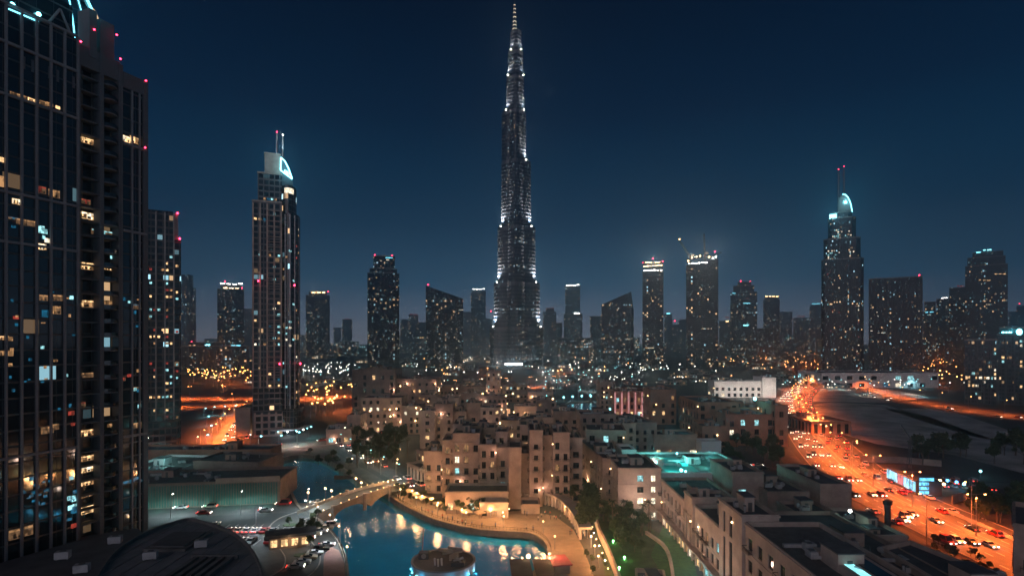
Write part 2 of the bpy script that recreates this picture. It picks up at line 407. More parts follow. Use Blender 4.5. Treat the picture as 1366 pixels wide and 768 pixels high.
def ribbon(name, pts, w, z, m, n=8, kind='structure', closed=False):
    c = smooth_line(pts, n); mb = MB(); Ls = []
    for i, p in enumerate(c):
        a, b = Vector(c[max(i - 1, 0)]), Vector(c[min(i + 1, len(c) - 1)]); t = (b - a).normalized()
        ww = w if not callable(w) else w(i / (len(c) - 1)); Ls.append((p[0] - t.y * ww / 2, p[1] + t.x * ww / 2, p[0] + t.y * ww / 2, p[1] - t.x * ww / 2))
    for q, r in zip(Ls, Ls[1:]):
        mb.face([(q[2], q[3], z), (r[2], r[3], z), (r[0], r[1], z), (q[0], q[1], z)], 0)
    o = mb.build(name, m); tag(o, kind=kind); return c
def offset(c, d):
    out = []
    for i, p in enumerate(c):
        a, b = Vector(c[max(i - 1, 0)]), Vector(c[min(i + 1, len(c) - 1)]); t = (b - a).normalized(); out.append((p[0] + t.y * d, p[1] - t.x * d))
    return out
def dashes(name, lines, z, seg=3.0, gap=6.0, w=.22):
    mb = MB()
    for c in lines:
        acc = 0.0
        for a, b in zip(c, c[1:]):
            a = Vector(a); b = Vector(b); L = (b - a).length
            if L < 1e-6: continue
            t = (b - a) / L; s = 0
            while s < L:
                ph = (acc + s) % (seg + gap)
                if ph < seg:
                    e = min(L, s + seg - ph); p, q = a + t * s, a + t * e; nx, ny = t.y * w / 2, -t.x * w / 2
                    mb.face([(p.x + nx, p.y + ny, z), (q.x + nx, q.y + ny, z), (q.x - nx, q.y - ny, z), (p.x - nx, p.y - ny, z)], 0); s = e + 1e-3
                else: s += seg + gap - ph
            acc += L
    return tag(mb.build(name, M['paint']), kind='structure')
def kerb(name, line, h=.14, w=.35):
    mb = MB()
    for (a, b), (c, d) in zip(zip(offset(line, -w / 2), offset(line, w / 2)), list(zip(offset(line, -w / 2), offset(line, w / 2)))[1:]):
        mb.face([(b[0], b[1], 0), (d[0], d[1], 0), (d[0], d[1], h), (b[0], b[1], h)], 0); mb.face([(c[0], c[1], 0), (a[0], a[1], 0), (a[0], a[1], h), (c[0], c[1], h)], 0)
        mb.face([(b[0], b[1], h), (d[0], d[1], h), (c[0], c[1], h), (a[0], a[1], h)], 0)
    return tag(mb.build(name, M['asphalt2' if w > 1 else 'kerb']), kind='structure')
# the orange highway on the right
HW = ribbon('road', [(146, 60), (144, 110), (142, 150), (143, 185), (146, 222), (158, 268), (180, 330), (206, 395), (240, 480), (300, 600), (400, 760)], 31, .010, M['asphalt2'])
for d in (-15.5, 15.5, -1.2, 1.2): kerb('kerb', offset(HW, d), .14)
kerb('median', HW, .22, 2.0)
dashes('road_marking', [offset(HW, d) for d in (-11.5, -8, -4.6, 4.6, 8, 11.5)], .016)
SVC = ribbon('service_road', [(118, 90), (119, 140), (121, 190), (126, 235), (138, 280), (156, 335)], 9, .006, M['asphalt'])
SR2 = ribbon('side_road', [(500, 330), (430, 385), (390, 440), (380, 520), (395, 620), (430, 720), (520, 900)], 24, .010, M['asphalt2'])
dashes('road_marking', [offset(SR2, d) for d in (-6, 0, 6)], .016, 4, 8, .35)
ribbon('slip_road', [(146, 222), (178, 232), (215, 236), (262, 232), (330, 236)], 9, .014, M['asphalt2'])
# sand lots
for poly in ([(1040, 545), (1110, 536), (1180, 540), (1240, 556), (1366, 600), (1400, 640), (1270, 606), (1170, 592), (1120, 578)],
             [(1036, 518), (1130, 514), (1200, 521), (1240, 530), (1180, 537), (1080, 535)], [(1180, 545), (1260, 545), (1366, 580), (1366, 594), (1290, 580)]):
    flat('sand_lot', [gp(*p) for p in poly][::-1], [], .004, M['sand'])
# the left junction and its roads
LR1 = ribbon('road', [(-700, 640), (-420, 600), (-300, 585), (-190, 600), (-120, 640), (0, 720), (160, 800), (330, 840), (560, 860)], 34, .010, M['asphalt2'])
dashes('road_marking', [offset(LR1, d) for d in (-9, 0, 9)], .016, 4, 8, .4)
LR0 = ribbon('road', [(-600, 520), (-330, 515), (-255, 540), (-200, 590)], 22, .013, M['asphalt2'])
LR2 = ribbon('road', [(-218, 560), (-206, 470), (-196, 420), (-178, 372), (-162, 330), (-158, 300)], 24, .016, M['asphalt2'])
LR3 = ribbon('road', [(-300, 300), (-220, 304), (-160, 312), (-130, 325), (-104, 340), (-86, 372), (-84, 420), (-92, 500)], 17, .020, M['asphalt2'])
dashes('road_marking', [offset(LR3, d) for d in (-4, 0, 4)], .026, 3, 6, .25)
kerb('kerb', offset(LR3, 8.6)); kerb('kerb', offset(LR3, -8.6))
LR4 = ribbon('road', [(-104, 340), (-92, 318), (-78, 296), (-64, 272), (-50, 250), (-38, 232)], 8, .024, M['asphalt2'])
ribbon('road', [(-60, 640), (-86, 560), (-96, 500), (-84, 430), (-60, 400)], 12, .007, M['asphalt2'])
# street along the mall up to the bridge, and the forecourt beside the lake
LR5 = ribbon('road', [(-190, 196), (-150, 196), (-118, 199), (-92, 203), (-76, 205), (-66, 207)], 12, .012, M['asphalt2'])
flat('forecourt', [gp(*p) for p in [(300, 800), (330, 735), (352, 704), (382, 690), (420, 694), (446, 716), (458, 742), (461, 768), (461, 800)]][::-1], [], .008, M['asphalt2'])
FC = ribbon('road', [(-66, 205), (-74, 192), (-72, 180), (-64, 168), (-58, 158), (-56, 148), (-60, 138)], 9, .017, M['asphalt'])
kerb('kerb', offset(FC, 4.5)); kerb('kerb', offset(FC, -4.5))
isl = [gp(*p) for p in [(431, 775), (432, 742), (440, 729), (452, 734), (459, 750), (461, 775)]][::-1]
tag(MB().prism(isl, 0, .16, 0).build('traffic_island', mat('red_paving', (.36, .17, .13), .85, .2, .4)), kind='structure')
# promenade round the lake and the orange-lit path
pr_out = [(505, 640), (540, 655), (560, 664), (600, 676), (660, 684), (700, 680), (740, 688), (765, 706), (778, 730), (792, 768), (800, 810)]
pr_in = [(700, 800), (706, 769), (723, 757), (732, 742), (729, 725), (712, 712), (684, 709), (640, 706), (600, 698), (566, 687), (534, 671), (512, 656)]
flat('promenade', [gp(*p) for p in pr_out + pr_in][::-1], [], .10, M['paving'])
flat('path', [gp(*p) for p in [(426, 596), (440, 600), (500, 633), (520, 645), (505, 650), (474, 634), (440, 612), (410, 604)]][::-1], [], .012, M['asphalt2'])
flat('lawn_ground', [gp(*p) for p in [(790, 690), (812, 686), (860, 700), (905, 724), (930, 800), (815, 800)]][::-1], [], .02, M['lawn'])
lawn_green = flat('terrace_lawn', [gp(*p) for p in [(884, 702), (903, 712), (925, 745), (935, 790), (898, 790), (868, 740)]][::-1], [], .06, mat('short_turf', (.045, .12, .04), .95, .35, .6, bump=.8))

# ================================================================== street furniture prototypes and lamps
PLACED = []
def lampposts(name, label, cat, group, h, arm, key, color, pts, power, double=False, lights=True, rz=None, lr=.35, ball=.32, skip=1):
    root = None
    for i, p in enumerate(pts):
        x, y = p[0], p[1]; r = p[2] if len(p) > 2 else (rz or 0)
        if root is None:
            root = thing(name, label, cat, (x, y, p[3] if len(p) > 3 else 0), group)
            g = ORG[root.name]; Lc = lambda q: (q[0] + g[0], q[1] + g[1], q[2] + g[2])
            MB().tube(Lc((0, 0, 0)), Lc((0, 0, h)), .13, 6, 0, .07).build('pole', M['metal'], root)
            heads = [(arm, 0, h)] + ([(-arm, 0, h)] if double else [])
            for hd_ in heads:
                if arm: MB().tube(Lc((0, 0, h - .15)), Lc((hd_[0], 0, h + .1)), .06, 5).build('arm', M['metal'], root)
                if arm: MB().box(g[0] + hd_[0] - .5, g[0] + hd_[0] + .5, g[1] - .22, g[1] + .22, g[2] + h - .05, g[2] + h + .16, 1).ball(Lc((hd_[0], 0, h - .08)), ball, 0, 8, 5, .6).build('lamp_head', [M[key], M['steel_dark']], root)
                else: MB().ball(Lc((0, 0, h + ball)), ball, 0, 8, 6).build('lamp_globe', M[key], root)
            root.rotation_euler.z = r; proto = root; kids(root)
            if arm == 0: kids(root)
        else:
            c = copy_tree(proto); c.location = (x, y, p[3] if len(p) > 3 else 0); c.rotation_euler.z = r; root = c
        if lights and i % skip == 0:
            hx = arm * math.cos(r); hy = arm * math.sin(r); z = (p[3] if len(p) > 3 else 0) + h - .55 - ball
            l = lamp(None, (x + (hx if not double else 0), y + (hy if not double else 0), z if arm else z + .3 + 2 * ball + .5), power * skip, color, lr, *(('SPOT', 155, (0, 0, -1)) if arm else ()))
            l.name = 'lamp_light'
    return proto
def along(c, step, d=0.0, start=0.0, ang=0.0):
    out = []; acc = -start
    for a, b in zip(c, c[1:]):
        a = Vector(a); b = Vector(b); L = (b - a).length
        if L < 1e-6: continue
        t = (b - a) / L; n = Vector((t.y, -t.x))
        s = -acc if acc < 0 else (step - acc % step) % step
        while s < L:
            p = a + t * s + n * d; out.append((p.x, p.y, math.atan2(t.y, t.x) + ang)); s += step
        acc += L
    return out
SOD = (1.0, .165, .03)
lampposts('street_lamp', 'tall double-armed orange street lamp on the median of the wide curving highway', 'street lamp', 'highway median street lamps', 13, 2.6, 'sodium', SOD, [(x, y, r + math.pi / 2) for x, y, r in along(HW, 30, 0, 25)], 640000, True)
lampposts('street_lamp', 'orange street lamp beside the side road beyond the sand lots', 'street lamp', 'side road street lamps', 12, 2.2, 'sodium', SOD, [(x, y, r - math.pi / 2) for x, y, r in along(SR2, 34, 13, 5)], 220000)
lampposts('street_lamp', 'orange street lamp on the wide road that crosses behind the spired hotel', 'street lamp', 'crossing road street lamps', 13, 2.4, 'sodium', SOD, [(x, y, r + math.pi / 2) for x, y, r in along(LR1, 36, 0, 120) if y < 760], 700000, True)
lampposts('street_lamp', 'orange street lamp by the junction left of the spired hotel', 'street lamp', 'junction street lamps', 11, 2.0, 'sodium', SOD, [(x, y, r + math.pi / 2) for x, y, r in along(LR2, 26, 12, 20)] + [(x, y, r + math.pi / 2) for x, y, r in along(LR0, 40, 11, 20)], 600000)
lampposts('street_lamp', 'white street lamp on the road curving round the foot of the spired hotel', 'street lamp', 'hotel road street lamps', 9, 1.6, 'whitelamp', (1, .62, .45), [(x, y, r + math.pi / 2) for x, y, r in along(LR3, 24, 9, 60)], 90000)
lampposts('street_lamp', 'pale cyan street lamp along the lakeside drive above the small basin', 'street lamp', 'lakeside drive street lamps', 8, 1.4, 'cyanlamp', (.55, .95, 1), [(x, y, r + math.pi / 2) for x, y, r in along(LR4, 18, 4.6, 6)], 9000)
lampposts('street_lamp', 'white street lamp on the street below the green-lit mall wall', 'street lamp', 'mall street lamps', 8, 1.4, 'whitelamp', (.7, .95, 1), [(x, y, r + math.pi / 2) for x, y, r in along(LR5, 22, 6.8, 30)], 34000)
lampposts('street_lamp', 'white street lamp round the car forecourt beside the lake', 'street lamp', 'forecourt street lamps', 8, 1.4, 'whitelamp', (.75, .92, 1), [(-80, 178, 0), (-82, 158, 0), (-66, 186, 3.1), (-50, 166, 3.1), (-84, 142, 0)], 32000)
# warm globes along the lake edge
edge = [gp(*p) for p in [(512, 654), (534, 668), (566, 684), (600, 695), (640, 703), (684, 706), (714, 708), (732, 724), (736, 742), (728, 757)]]
lampposts('promenade_lamp', 'warm globe lamp on the promenade edge of the teal lake', 'promenade lamp', 'promenade globe lamps', 3.6, 0, 'warmlamp', (1, .44, .16), along(smooth_line(edge, 4), 13.5, -1.0, 2), 14000, ball=.22)
edge2 = [gp(*p) for p in [(536, 660), (575, 677), (610, 688), (650, 693), (690, 692)]]
lampposts('restaurant_lamp', 'warm lantern between the waterfront restaurant tables', 'lantern', 'waterfront restaurant lanterns', 2.6, 0, 'warmlamp', (1, .46, .16), [(x + RND.uniform(-1, 1), y + RND.uniform(-1.5, 3.0), 0) for x, y, r in along(edge2, 5.2, 0, 1)], 7000, ball=.24)
edge3 = [gp(*p) for p in [(746, 686), (768, 702), (781, 728), (794, 768)]]
lampposts('path_lamp', 'warm lantern on the garden side of the orange-lit lakeside path', 'lantern', 'lakeside path lanterns', 3.0, 0, 'warmlamp', (1, .42, .14), along(smooth_line(edge3, 4), 7.5, -1.5, 2), 20000, ball=.24)
lampposts('lamp_post', 'slim warm lamp post on the lake wall left of the stone bridge', 'lamp post', 'slim left quay lamp posts', 4.5, 0, 'warmlamp', (1, .7, .45), [gp(424, 694) + (0,), gp(452, 722) + (0,), gp(463, 752) + (0,), gp(440, 706) + (0,)], 300, ball=.22)
lampposts('garden_lamp', 'small warm garden lamp among the dark trees by the lakeside drive', 'garden lamp', 'warm dark-garden lamps', 2.4, 0, 'warmlamp', (1, .6, .3), [gp(fr_.uniform(470, 545), fr_.uniform(592, 632)) + (0,) for fr_ in [random.Random(6)] for _ in range(12)], 900, ball=.26)
lampposts('garden_lamp', 'small green-tinted garden lamp among the dark trees by the lakeside drive', 'garden lamp', 'green dark-garden lamps', 2.4, 0, 'cyanlamp', (.2, 1, .8), [gp(fr_.uniform(500, 566), fr_.uniform(574, 600)) + (0,) for fr_ in [random.Random(9)] for _ in range(6)], 900, ball=.28)
lampposts('fountain_lamp', 'bright cyan lamp on the rim of the distant fountain basin', 'fountain lamp', 'fountain basin rim lamps', 3, 0, 'cyanlamp', (.1, .65, 1), [gp(px, py) + (0,) for px, py in [(741, 540), (752, 535), (764, 534), (776, 533), (788, 533), (800, 537), (808, 542), (814, 552), (738, 549)]], 9000, ball=.9)
lampposts('street_lamp', 'cyan street lamp on the slip road left of the spired hotel', 'street lamp', 'cyan slip road lamps', 7, 1.4, 'cyanlamp', (.25, .9, 1), [gp(px, py) + (0,) for px, py in [(272, 556), (284, 554), (298, 553), (312, 552), (326, 552), (276, 568), (279, 582), (274, 596), (345, 598), (372, 597), (396, 592), (412, 584)]], 16000, ball=.6)
# lights of the far city
fr = random.Random(42); far = {'sodium': [], 'white': [], 'cyan': []}
def far_spot(px, py, key): x, y = gp(px, py); far[key].append((x, y, 0))
for _ in range(60): far_spot(fr.uniform(250, 338), fr.gauss(508, 6), 'sodium')
for _ in range(26): far_spot(fr.uniform(404, 470), fr.gauss(468, 1.5), 'sodium')
for _ in range(40): far_spot(fr.uniform(402, 478), fr.uniform(520, 560), 'sodium')
for _ in range(70): far_spot(fr.uniform(965, 1095), fr.gauss(489, 7) if fr.random() < .6 else fr.gauss(474, 2.5), 'sodium')
for _ in range(30): far_spot(fr.uniform(1230, 1290), fr.uniform(485, 520), 'sodium')
for _ in range(24): far_spot(fr.uniform(560, 850), fr.uniform(480, 510), 'sodium')
for _ in range(46): far_spot(fr.uniform(404, 475), fr.gauss(500, 6), 'white')
for _ in range(110): far_spot(fr.uniform(540, 960), fr.uniform(472, 522), 'white')
for _ in range(20): far_spot(fr.uniform(1040, 1290), fr.uniform(512, 530), 'white')
for _ in range(24): far_spot(fr.uniform(1040, 1260), fr.gauss(519, 5), 'cyan')
for _ in range(30): far_spot(fr.uniform(715, 800), fr.uniform(500, 548), 'cyan')
for _ in range(26): far_spot(fr.uniform(420, 960), fr.uniform(478, 520), 'cyan')
far_rest = []
for k_ in far:
    far[k_].sort(key=lambda p: p[1]); n_k = {'sodium': 75, 'white': 55, 'cyan': 40}[k_]; far_rest += [(p, k_) for p in far[k_][n_k:]]; far[k_] = far[k_][:n_k]
lampposts('street_lamp', 'distant orange street lamp in the far city lights', 'street lamp', 'far orange street lamps', 12, 1.5, 'sodium', SOD, far['sodium'], 30000, ball=.55, skip=4, lr=1)
lampposts('street_lamp', 'distant white street lamp in the far city lights', 'street lamp', 'far white street lamps', 12, 1.5, 'whitelamp', (1, .85, .7), far['white'], 14000, ball=.42, skip=5, lr=1)
lampposts('street_lamp', 'distant cyan floodlight mast in the far city lights', 'floodlight mast', 'far cyan floodlight masts', 12, 1.5, 'cyanlamp', (.3, .85, 1), far['cyan'], 12000, ball=.5, skip=4, lr=1)
mb = MB()
for (x, y, _), k in far_rest:
    mb.tube((x, y, 0), (x, y, 12), .15, 4, 3); mb.ball((x, y, 12.5), .5, ['sodium', 'white', 'cyan'].index(k), 6, 4)
tag(mb.build('distant_city_lights', [M['sodium'], M['whitelamp'], M['cyanlamp'], M['steel_dark']]), 'mass of tiny far city lamps merging near the horizon', 'city lights', kind='stuff')
for i, ((x, y, _), k) in enumerate(far_rest):
    if i % 9 == 0: lamp(None, (x, y, 9), {'sodium': 150000, 'white': 70000, 'cyan': 50000}[k], {'sodium': SOD, 'white': (1, .85, .7), 'cyan': (.3, .85, 1)}[k], 1)
# ================================================================== the far towers
FM = {
 'blueglass': facade_mat('blue_glass_wall', (.012, .022, .034), (0.015, 0.021, 0.029), 3.9, 2.6, .22, .10, 0.025, coolmix=.6, strength=1.6, seed=1),
 'darkglass': facade_mat('dark_glass_wall', (.008, .014, .022), (0.009, 0.013, 0.017), 3.9, 3.0, .20, .10, 0.018, coolmix=.5, strength=1.6, seed=2),
 'gridwall': facade_mat('concrete_grid_wall', (.012, .017, .024), (0.032, 0.045, 0.062), 3.7, 3.2, .34, .22, 0.030, coolmix=.35, strength=1.7, seed=3),
 'beigewall': facade_mat('beige_tower_wall', (.014, .018, .024), (0.039, 0.054, 0.074), 3.7, 3.6, .36, .30, 0.030, coolmix=.35, strength=1.6, seed=4),
 'palewall': facade_mat('pale_tower_wall', (.03, .035, .042), (0.129, 0.179, 0.247), 3.8, 4.2, .4, .4, 0.035, coolmix=.5, strength=1.4, seed=5),
 'site': facade_mat('unfinished_tower_wall', (.010, .012, .016), (0.018, 0.026, 0.035), 3.8, 3.0, .26, .16, 0.030, coolmix=.2, strength=2.2, seed=6),
 'farwall': facade_mat('far_tower_wall', (.016, .022, .03), (0.022, 0.030, 0.041), 4.2, 4.0, .3, .2, 0.040, coolmix=.45, strength=2.2, seed=7),
 'pinkwall': facade_mat('rose_block_wall', (.014, .016, .022), (0.053, 0.040, 0.045), 4.0, 4.0, .34, .2, 0.070, coolmix=.35, strength=1.7, seed=8),
}
def lit_parts(root, n, rects, keys, size, rnd, floor=3.8):
    """n lit windows on vertical faces; rects: (a, b, z0, z1) with the outward side to the right of a->b."""
    tot = [math.hypot(b[0] - a[0], b[1] - a[1]) * (z1 - z0) for a, b, z0, z1 in rects]
    used = set(); state = {}
    for _ in range(n):
        i = rnd.choices(range(len(rects)), tot)[0]; a, b, z0, z1 = rects[i]
        L = math.hypot(b[0] - a[0], b[1] - a[1]); w, h = size
        nu = max(1, int((L - 1) / (w * 1.25))); nv = max(1, int((z1 - z0 - 4) / floor))
        mode = rnd.random(); st_ = state.setdefault(i, [rnd.randrange(nu), rnd.randrange(nv), 0, 0])
        if mode < .38: cu, cv = st_[0], rnd.randrange(nv)
        elif mode < .62: st_[2] += 1; cu, cv = (st_[3] + st_[2]) % nu, st_[1]
        else: cu, cv = rnd.randrange(nu), rnd.randrange(nv)
        if rnd.random() < .10: state[i] = [rnd.randrange(nu), rnd.randrange(nv), 0, rnd.randrange(nu)]
        if (i, cu, cv) in used: continue
        used.add((i, cu, cv))
        u = (cu + .5) / nu; x = a[0] + (b[0] - a[0]) * u; y = a[1] + (b[1] - a[1]) * u
        rz = math.atan2(b[1] - a[1], b[0] - a[0])
        place('lit_window', slab_pane(rnd.choice(keys)), root, (x, y, z0 + 1.2 + cv * floor), rz, (w * rnd.uniform(.7, 1.1), 1, h))
def beacon(root, x, y, z, r, key='beacon', name='beacon'):
    mb = MB(); mb.tube((x, y, z), (x, y, z + r * .8), r * .35, 6, 1); mb.ball((x, y, z + r * 1.6), r, 0, 8, 5)
    return mb.build(name, [M[key], M['steel_dark']], root)
KEYS = ['w_warm', 'w_white', 'w_white', 'w_cool', 'w_cool', 'w_dim', 'w_warm']
def tower(label, segs, Y, fm, depth=None, lit=24, keys=KEYS, beacons=(), crown=None, name='tower', cat='tower', group=None, tops=None,
          shape='rect', wsize=None, piers=0, seed=None, roof='roof', z0=0.0, spire=None):
    rnd = random.Random(seed if seed is not None else label)
    x0, x1 = xa(segs[0][0], Y), xa(segs[0][1], Y); D = depth or max(18, (x1 - x0) * .8)
    root = thing(name, label, cat, ((x0 + x1) / 2, Y + D / 2, z0), group)
    zb = z0; rects = []
    for k, s in enumerate(segs):
        a, b, zt = xa(s[0], Y), xa(s[1], Y), za(s[2], Y)
        sh = s[3] if len(s) > 3 else shape
        ins = min(4.0, D * .06) * k; y0, y1 = Y + ins, Y + D - ins
        mb = MB(); tp = None
        if sh == 'ellipse': poly = ellipse((a + b) / 2, (y0 + y1) / 2, (b - a) / 2, (y1 - y0) / 2, 28)
        elif sh == 'chamfer': poly = chamfer(a, b, y0, y1, min(b - a, y1 - y0) * .22)
        else: poly = [(a, y0), (b, y0), (b, y1), (a, y1)]
        if tops and k == len(segs) - 1: tp = [za(tops[0], Y), za(tops[1], Y), za(tops[1], Y), za(tops[0], Y)]
        mb.prism(poly, zb, zt, 0, 1, tops=tp)
        mb.build('shaft' if k == 0 else 'upper_shaft', [FM[fm], M[roof]], root)
        if tp is None and sh != 'ellipse':
            MB().prism(inset(poly, -.5), zt, zt + 1.6, 0, 0, True).build('parapet', M['concrete'], root)
        zz = min(tp) if tp else zt
        if sh == 'rect': rects += [((a, y0), (b, y0), zb, zz)] + ([((a, y1), (a, y0), zb, zz)] if a > 0 else [((b, y0), (b, y1), zb, zz)] if b < 0 else [])
        elif sh == 'chamfer':
            c = min(b - a, y1 - y0) * .22; rects += [((a + c, y0), (b - c, y0), zb, zz), ((a, y0 + c), (a + c, y0), zb, zz), ((b - c, y0), (b, y0 + c), zb, zz)]
        else:
            n = 9; pts = ellipse((a + b) / 2, (y0 + y1) / 2, (b - a) / 2, (y1 - y0) / 2, n, math.pi * 1.08, math.pi * 1.92)
            rects += [(p, q, zb, zz) for p, q in zip(pts, pts[1:])]
        if piers and k == 0:
            for i in range(piers):
                px = a + (b - a) * i / (piers - 1); w = (b - a) * .018
                px = min(max(px, a + w), b - w)
                MB().box(px - w, px + w, Y - 1.2, Y - .01, z0, zt - 1, 0).build('pier', M['pier'], root)
        zb = zt
    w = wsize or (Y * .0014, Y * .0013)
    lit_parts(root, lit, rects, keys, w, rnd)
    for px, py in beacons:
        beacon(root, xa(px, Y), Y + D * .3, za(py, Y) - Y * .0016, Y * .00115)
    if crown:   # a band of floodlights round the top: (px0, px1, py, key, count)
        for c in (crown if isinstance(crown, list) else [crown]):
            p0, p1, py, key, cnt = c
            for i in range(cnt):
                px = p0 + (p1 - p0) * (i + .5) / cnt; bw = (xa(p1, Y) - xa(p0, Y)) / cnt * rnd.uniform(.5, .85)
                h = Y * .0013 * rnd.uniform(.8, 1.5)
                x = xa(px, Y); z = za(py + rnd.uniform(-.6, .6), Y)
                MB().box(x - bw / 2, x + bw / 2, Y - .9, Y - .25, z, z + h, 0).build('crown_light', M[key], root)
    if spire:
        for px, pt, pb in spire:
            MB().tube((xa(px, Y), Y + D / 2, za(pb, Y)), (xa(px, Y), Y + D / 2, za(pt, Y)), Y * .0011, 6, 0, Y * .0005).build('spire', M['metal'], root)
    face_camera(root, (x0 + x1) / 2, Y)
    return root

M['pier'] = mat('grey_pier', (.075, .09, .11), .7, .1, .1)
T = tower
T('slim blue-glass tower with a rounded top just right of the dark balcony-fronted block', [(241, 262, 383), (241, 258, 366)], 1750, 'blueglass', shape='ellipse', lit=26, depth=60)
T('grey-blue tower topped with a ragged crown of white and pink floodlights', [(290, 326, 386), (294, 322, 379)], 1500, 'gridwall', lit=46, crown=[(293, 325, 379, 'whitestrip', 4), (297, 320, 385, 'warmstrip', 3)], beacons=[(300, 375), (323, 383)])
T('pale narrow tower half hidden behind the twin-spired hotel', [(322, 338, 412)], 2200, 'palewall', lit=12, beacons=[(334, 420)])
T('long low rose-lit block with pilasters at the foot of the pale tower', [(240, 333, 462), (252, 300, 457)], 1020, 'pinkwall', depth=40, lit=70, name='residential_block', cat='building', piers=9, beacons=[(256, 456)], crown=[(272, 282, 461, 'cyanlamp', 1), (308, 322, 461, 'cyanstrip', 2)])
T('hazy grey tower with a glowing orange crown left of the slim capped tower', [(408, 440, 394), (412, 436, 389)], 1950, 'gridwall', lit=30, crown=[(415, 435, 391, 'warmlamp', 3)], beacons=[(438, 388)])
T('small faint tower beside the tower with a red rooftop sign', [(445, 455, 437)], 3000, 'farwall', lit=8)
T('small far tower with a glowing red rooftop sign', [(456, 470, 426)], 2800, 'farwall', lit=10, crown=(457, 469, 426, 'w_red', 1))
T('tall dark tower with a glowing glass cap and two red corner beacons', [(490, 533, 364), (493, 530, 358), (498, 527, 341)], 1200, 'darkglass', lit=70, shape='chamfer', piers=0, beacons=[(500, 339), (523, 339)], crown=[(513, 525, 344, 'cyanstrip', 1), (514, 520, 347, 'w_white', 1)], depth=62)
T('faint low tower left of the tower with red rooftop letters', [(534, 545, 426)], 2700, 'farwall', lit=8)
T('faint tower with red rooftop letters behind the slanted glass block', [(545, 558, 420)], 2600, 'farwall', lit=12, crown=(546, 557, 420, 'w_red', 2))
T('faint low tower touching the slanted glass block', [(557, 569, 430)], 2600, 'farwall', lit=8)
T('broad dark glass block whose roof slants down to the right', [(568, 618, 398)], 1250, 'darkglass', tops=(381, 398), lit=80, beacons=[(571, 379)], depth=55, name='office_block', cat='office block')
T('hazy tower with a row of white lights on its flat top left of the supertall', [(628, 648, 388)], 2350, 'blueglass', lit=22, crown=(630, 647, 386, 'whitestrip', 4))
T('dim stump of a tower left of the tower with the white lit top', [(617, 629, 416)], 2850, 'farwall', lit=8)
T('sliver of a dim tower tight against the left foot of the supertall', [(646, 657, 425)], 2600, 'farwall', lit=6, beacons=[(655, 415)])
T('hazy tower with a glowing red domed top right of the supertall', [(724, 742, 416), (728, 739, 411)], 2300, 'farwall', lit=14, crown=(729, 740, 412, 'w_red', 2))
T('low dim block right of the tower with the red domed top', [(740, 750, 431)], 2350, 'farwall', lit=6)
T('hazy tall tower with four white lights along its flat top', [(752, 777, 419), (754, 774, 382)], 2200, 'blueglass', lit=30, crown=[(755, 773, 381, 'whitestrip', 4), (765, 774, 419, 'whitestrip', 1)])
T('wide low dark block in the haze below the tower with four top lights', [(745, 792, 451)], 1800, 'farwall', lit=26, name='office_block', cat='office block')
T('short dim tower touching the sail-topped glass block', [(787, 803, 422)], 2000, 'farwall', lit=10)
T('glass block whose roof rises to a sharp peak at its right corner', [(802, 842, 404)], 1330, 'blueglass', tops=(406, 389), lit=70, depth=52, name='office_block', cat='office block')
t_c1 = T('slim dark construction tower crowned by bright white floodlights', [(857, 885, 362), (858, 884, 350)], 1250, 'site', lit=90, keys=['w_white', 'w_white', 'w_cool', 'w_warm', 'w_red'], beacons=[(871, 344), (858, 349), (884, 348)], crown=[(858, 884, 361, 'whitestrip', 6), (858, 884, 355, 'warmstrip', 7), (859, 883, 350, 'warmlamp', 2)], depth=45)
T('hazy tower with a cyan-lit roof behind the two construction towers', [(886, 897, 419)], 2500, 'farwall', lit=12, crown=(887, 896, 419, 'cyanlamp', 1))
T('stubby hazy tower with a red lamp between the two construction towers', [(897, 906, 433)], 2500, 'farwall', lit=12, beacons=[(900, 428)])
T('dim tower just left of the wide construction tower', [(905, 916, 426)], 2600, 'farwall', lit=12)
t_c2 = T('wide construction tower with a slanted crown of floodlights and cranes on top', [(915, 958, 352)], 1050, 'site', tops=(353, 346), lit=95, keys=['w_warm', 'w_white', 'w_dim', 'w_warm', 'w_red', 'w_cool'], beacons=[(954, 335)], depth=50, crown=[(917, 944, 351, 'whitestrip', 6)])
T('dim tower with a red rooftop sign right of the wide construction tower', [(959, 975, 428)], 2200, 'farwall', lit=14, crown=[(966, 974, 424, 'w_red', 1), (967, 973, 429, 'warmlamp', 1)])
T('teal tower with cut-off shoulders and two red beacons on its top', [(974, 1010, 390, 'rect'), (978, 1006, 381), (984, 1002, 376)], 1700, 'blueglass', lit=44, beacons=[(988, 374), (1001, 375)], crown=[(975, 983, 391, 'cyanstrip', 1), (990, 1002, 405, 'cyanstrip', 1), (990, 1000, 434, 'cyanlamp', 1), (994, 1000, 399, 'w_red', 1)])
T('dark stump of a tower between the teal tower and the orange-topped tower', [(1006, 1029, 438)], 2000, 'farwall', lit=16)
T('hazy tower with a row of orange lights on top beside the teal tower', [(1018, 1040, 400), (1020, 1039, 395)], 2200, 'gridwall', lit=24, crown=(1020, 1039, 396, 'warmlamp', 4))
T('very faint tall tower in the haze right of the orange-topped tower', [(1040, 1057, 416)], 3000, 'farwall', lit=10)
T('very faint tower with a reddish roof light left of the cyan-topped tower', [(1058, 1080, 424)], 2900, 'farwall', lit=12, crown=(1062, 1075, 423, 'w_red', 1))
T('faint tower with a cyan strip on its roof left of the spired tower', [(1080, 1097, 407)], 2600, 'farwall', lit=12, crown=(1082, 1095, 406, 'cyanstrip', 1))
T('broad ribbed slab tower with four red beacons along its flat roof', [(1158, 1230, 371)], 1030, 'gridwall', lit=60, depth=40, piers=10, keys=['w_cool', 'w_dim', 'w_white', 'w_cool'], beacons=[(1171, 370), (1189, 371), (1207, 370), (1226, 368)])
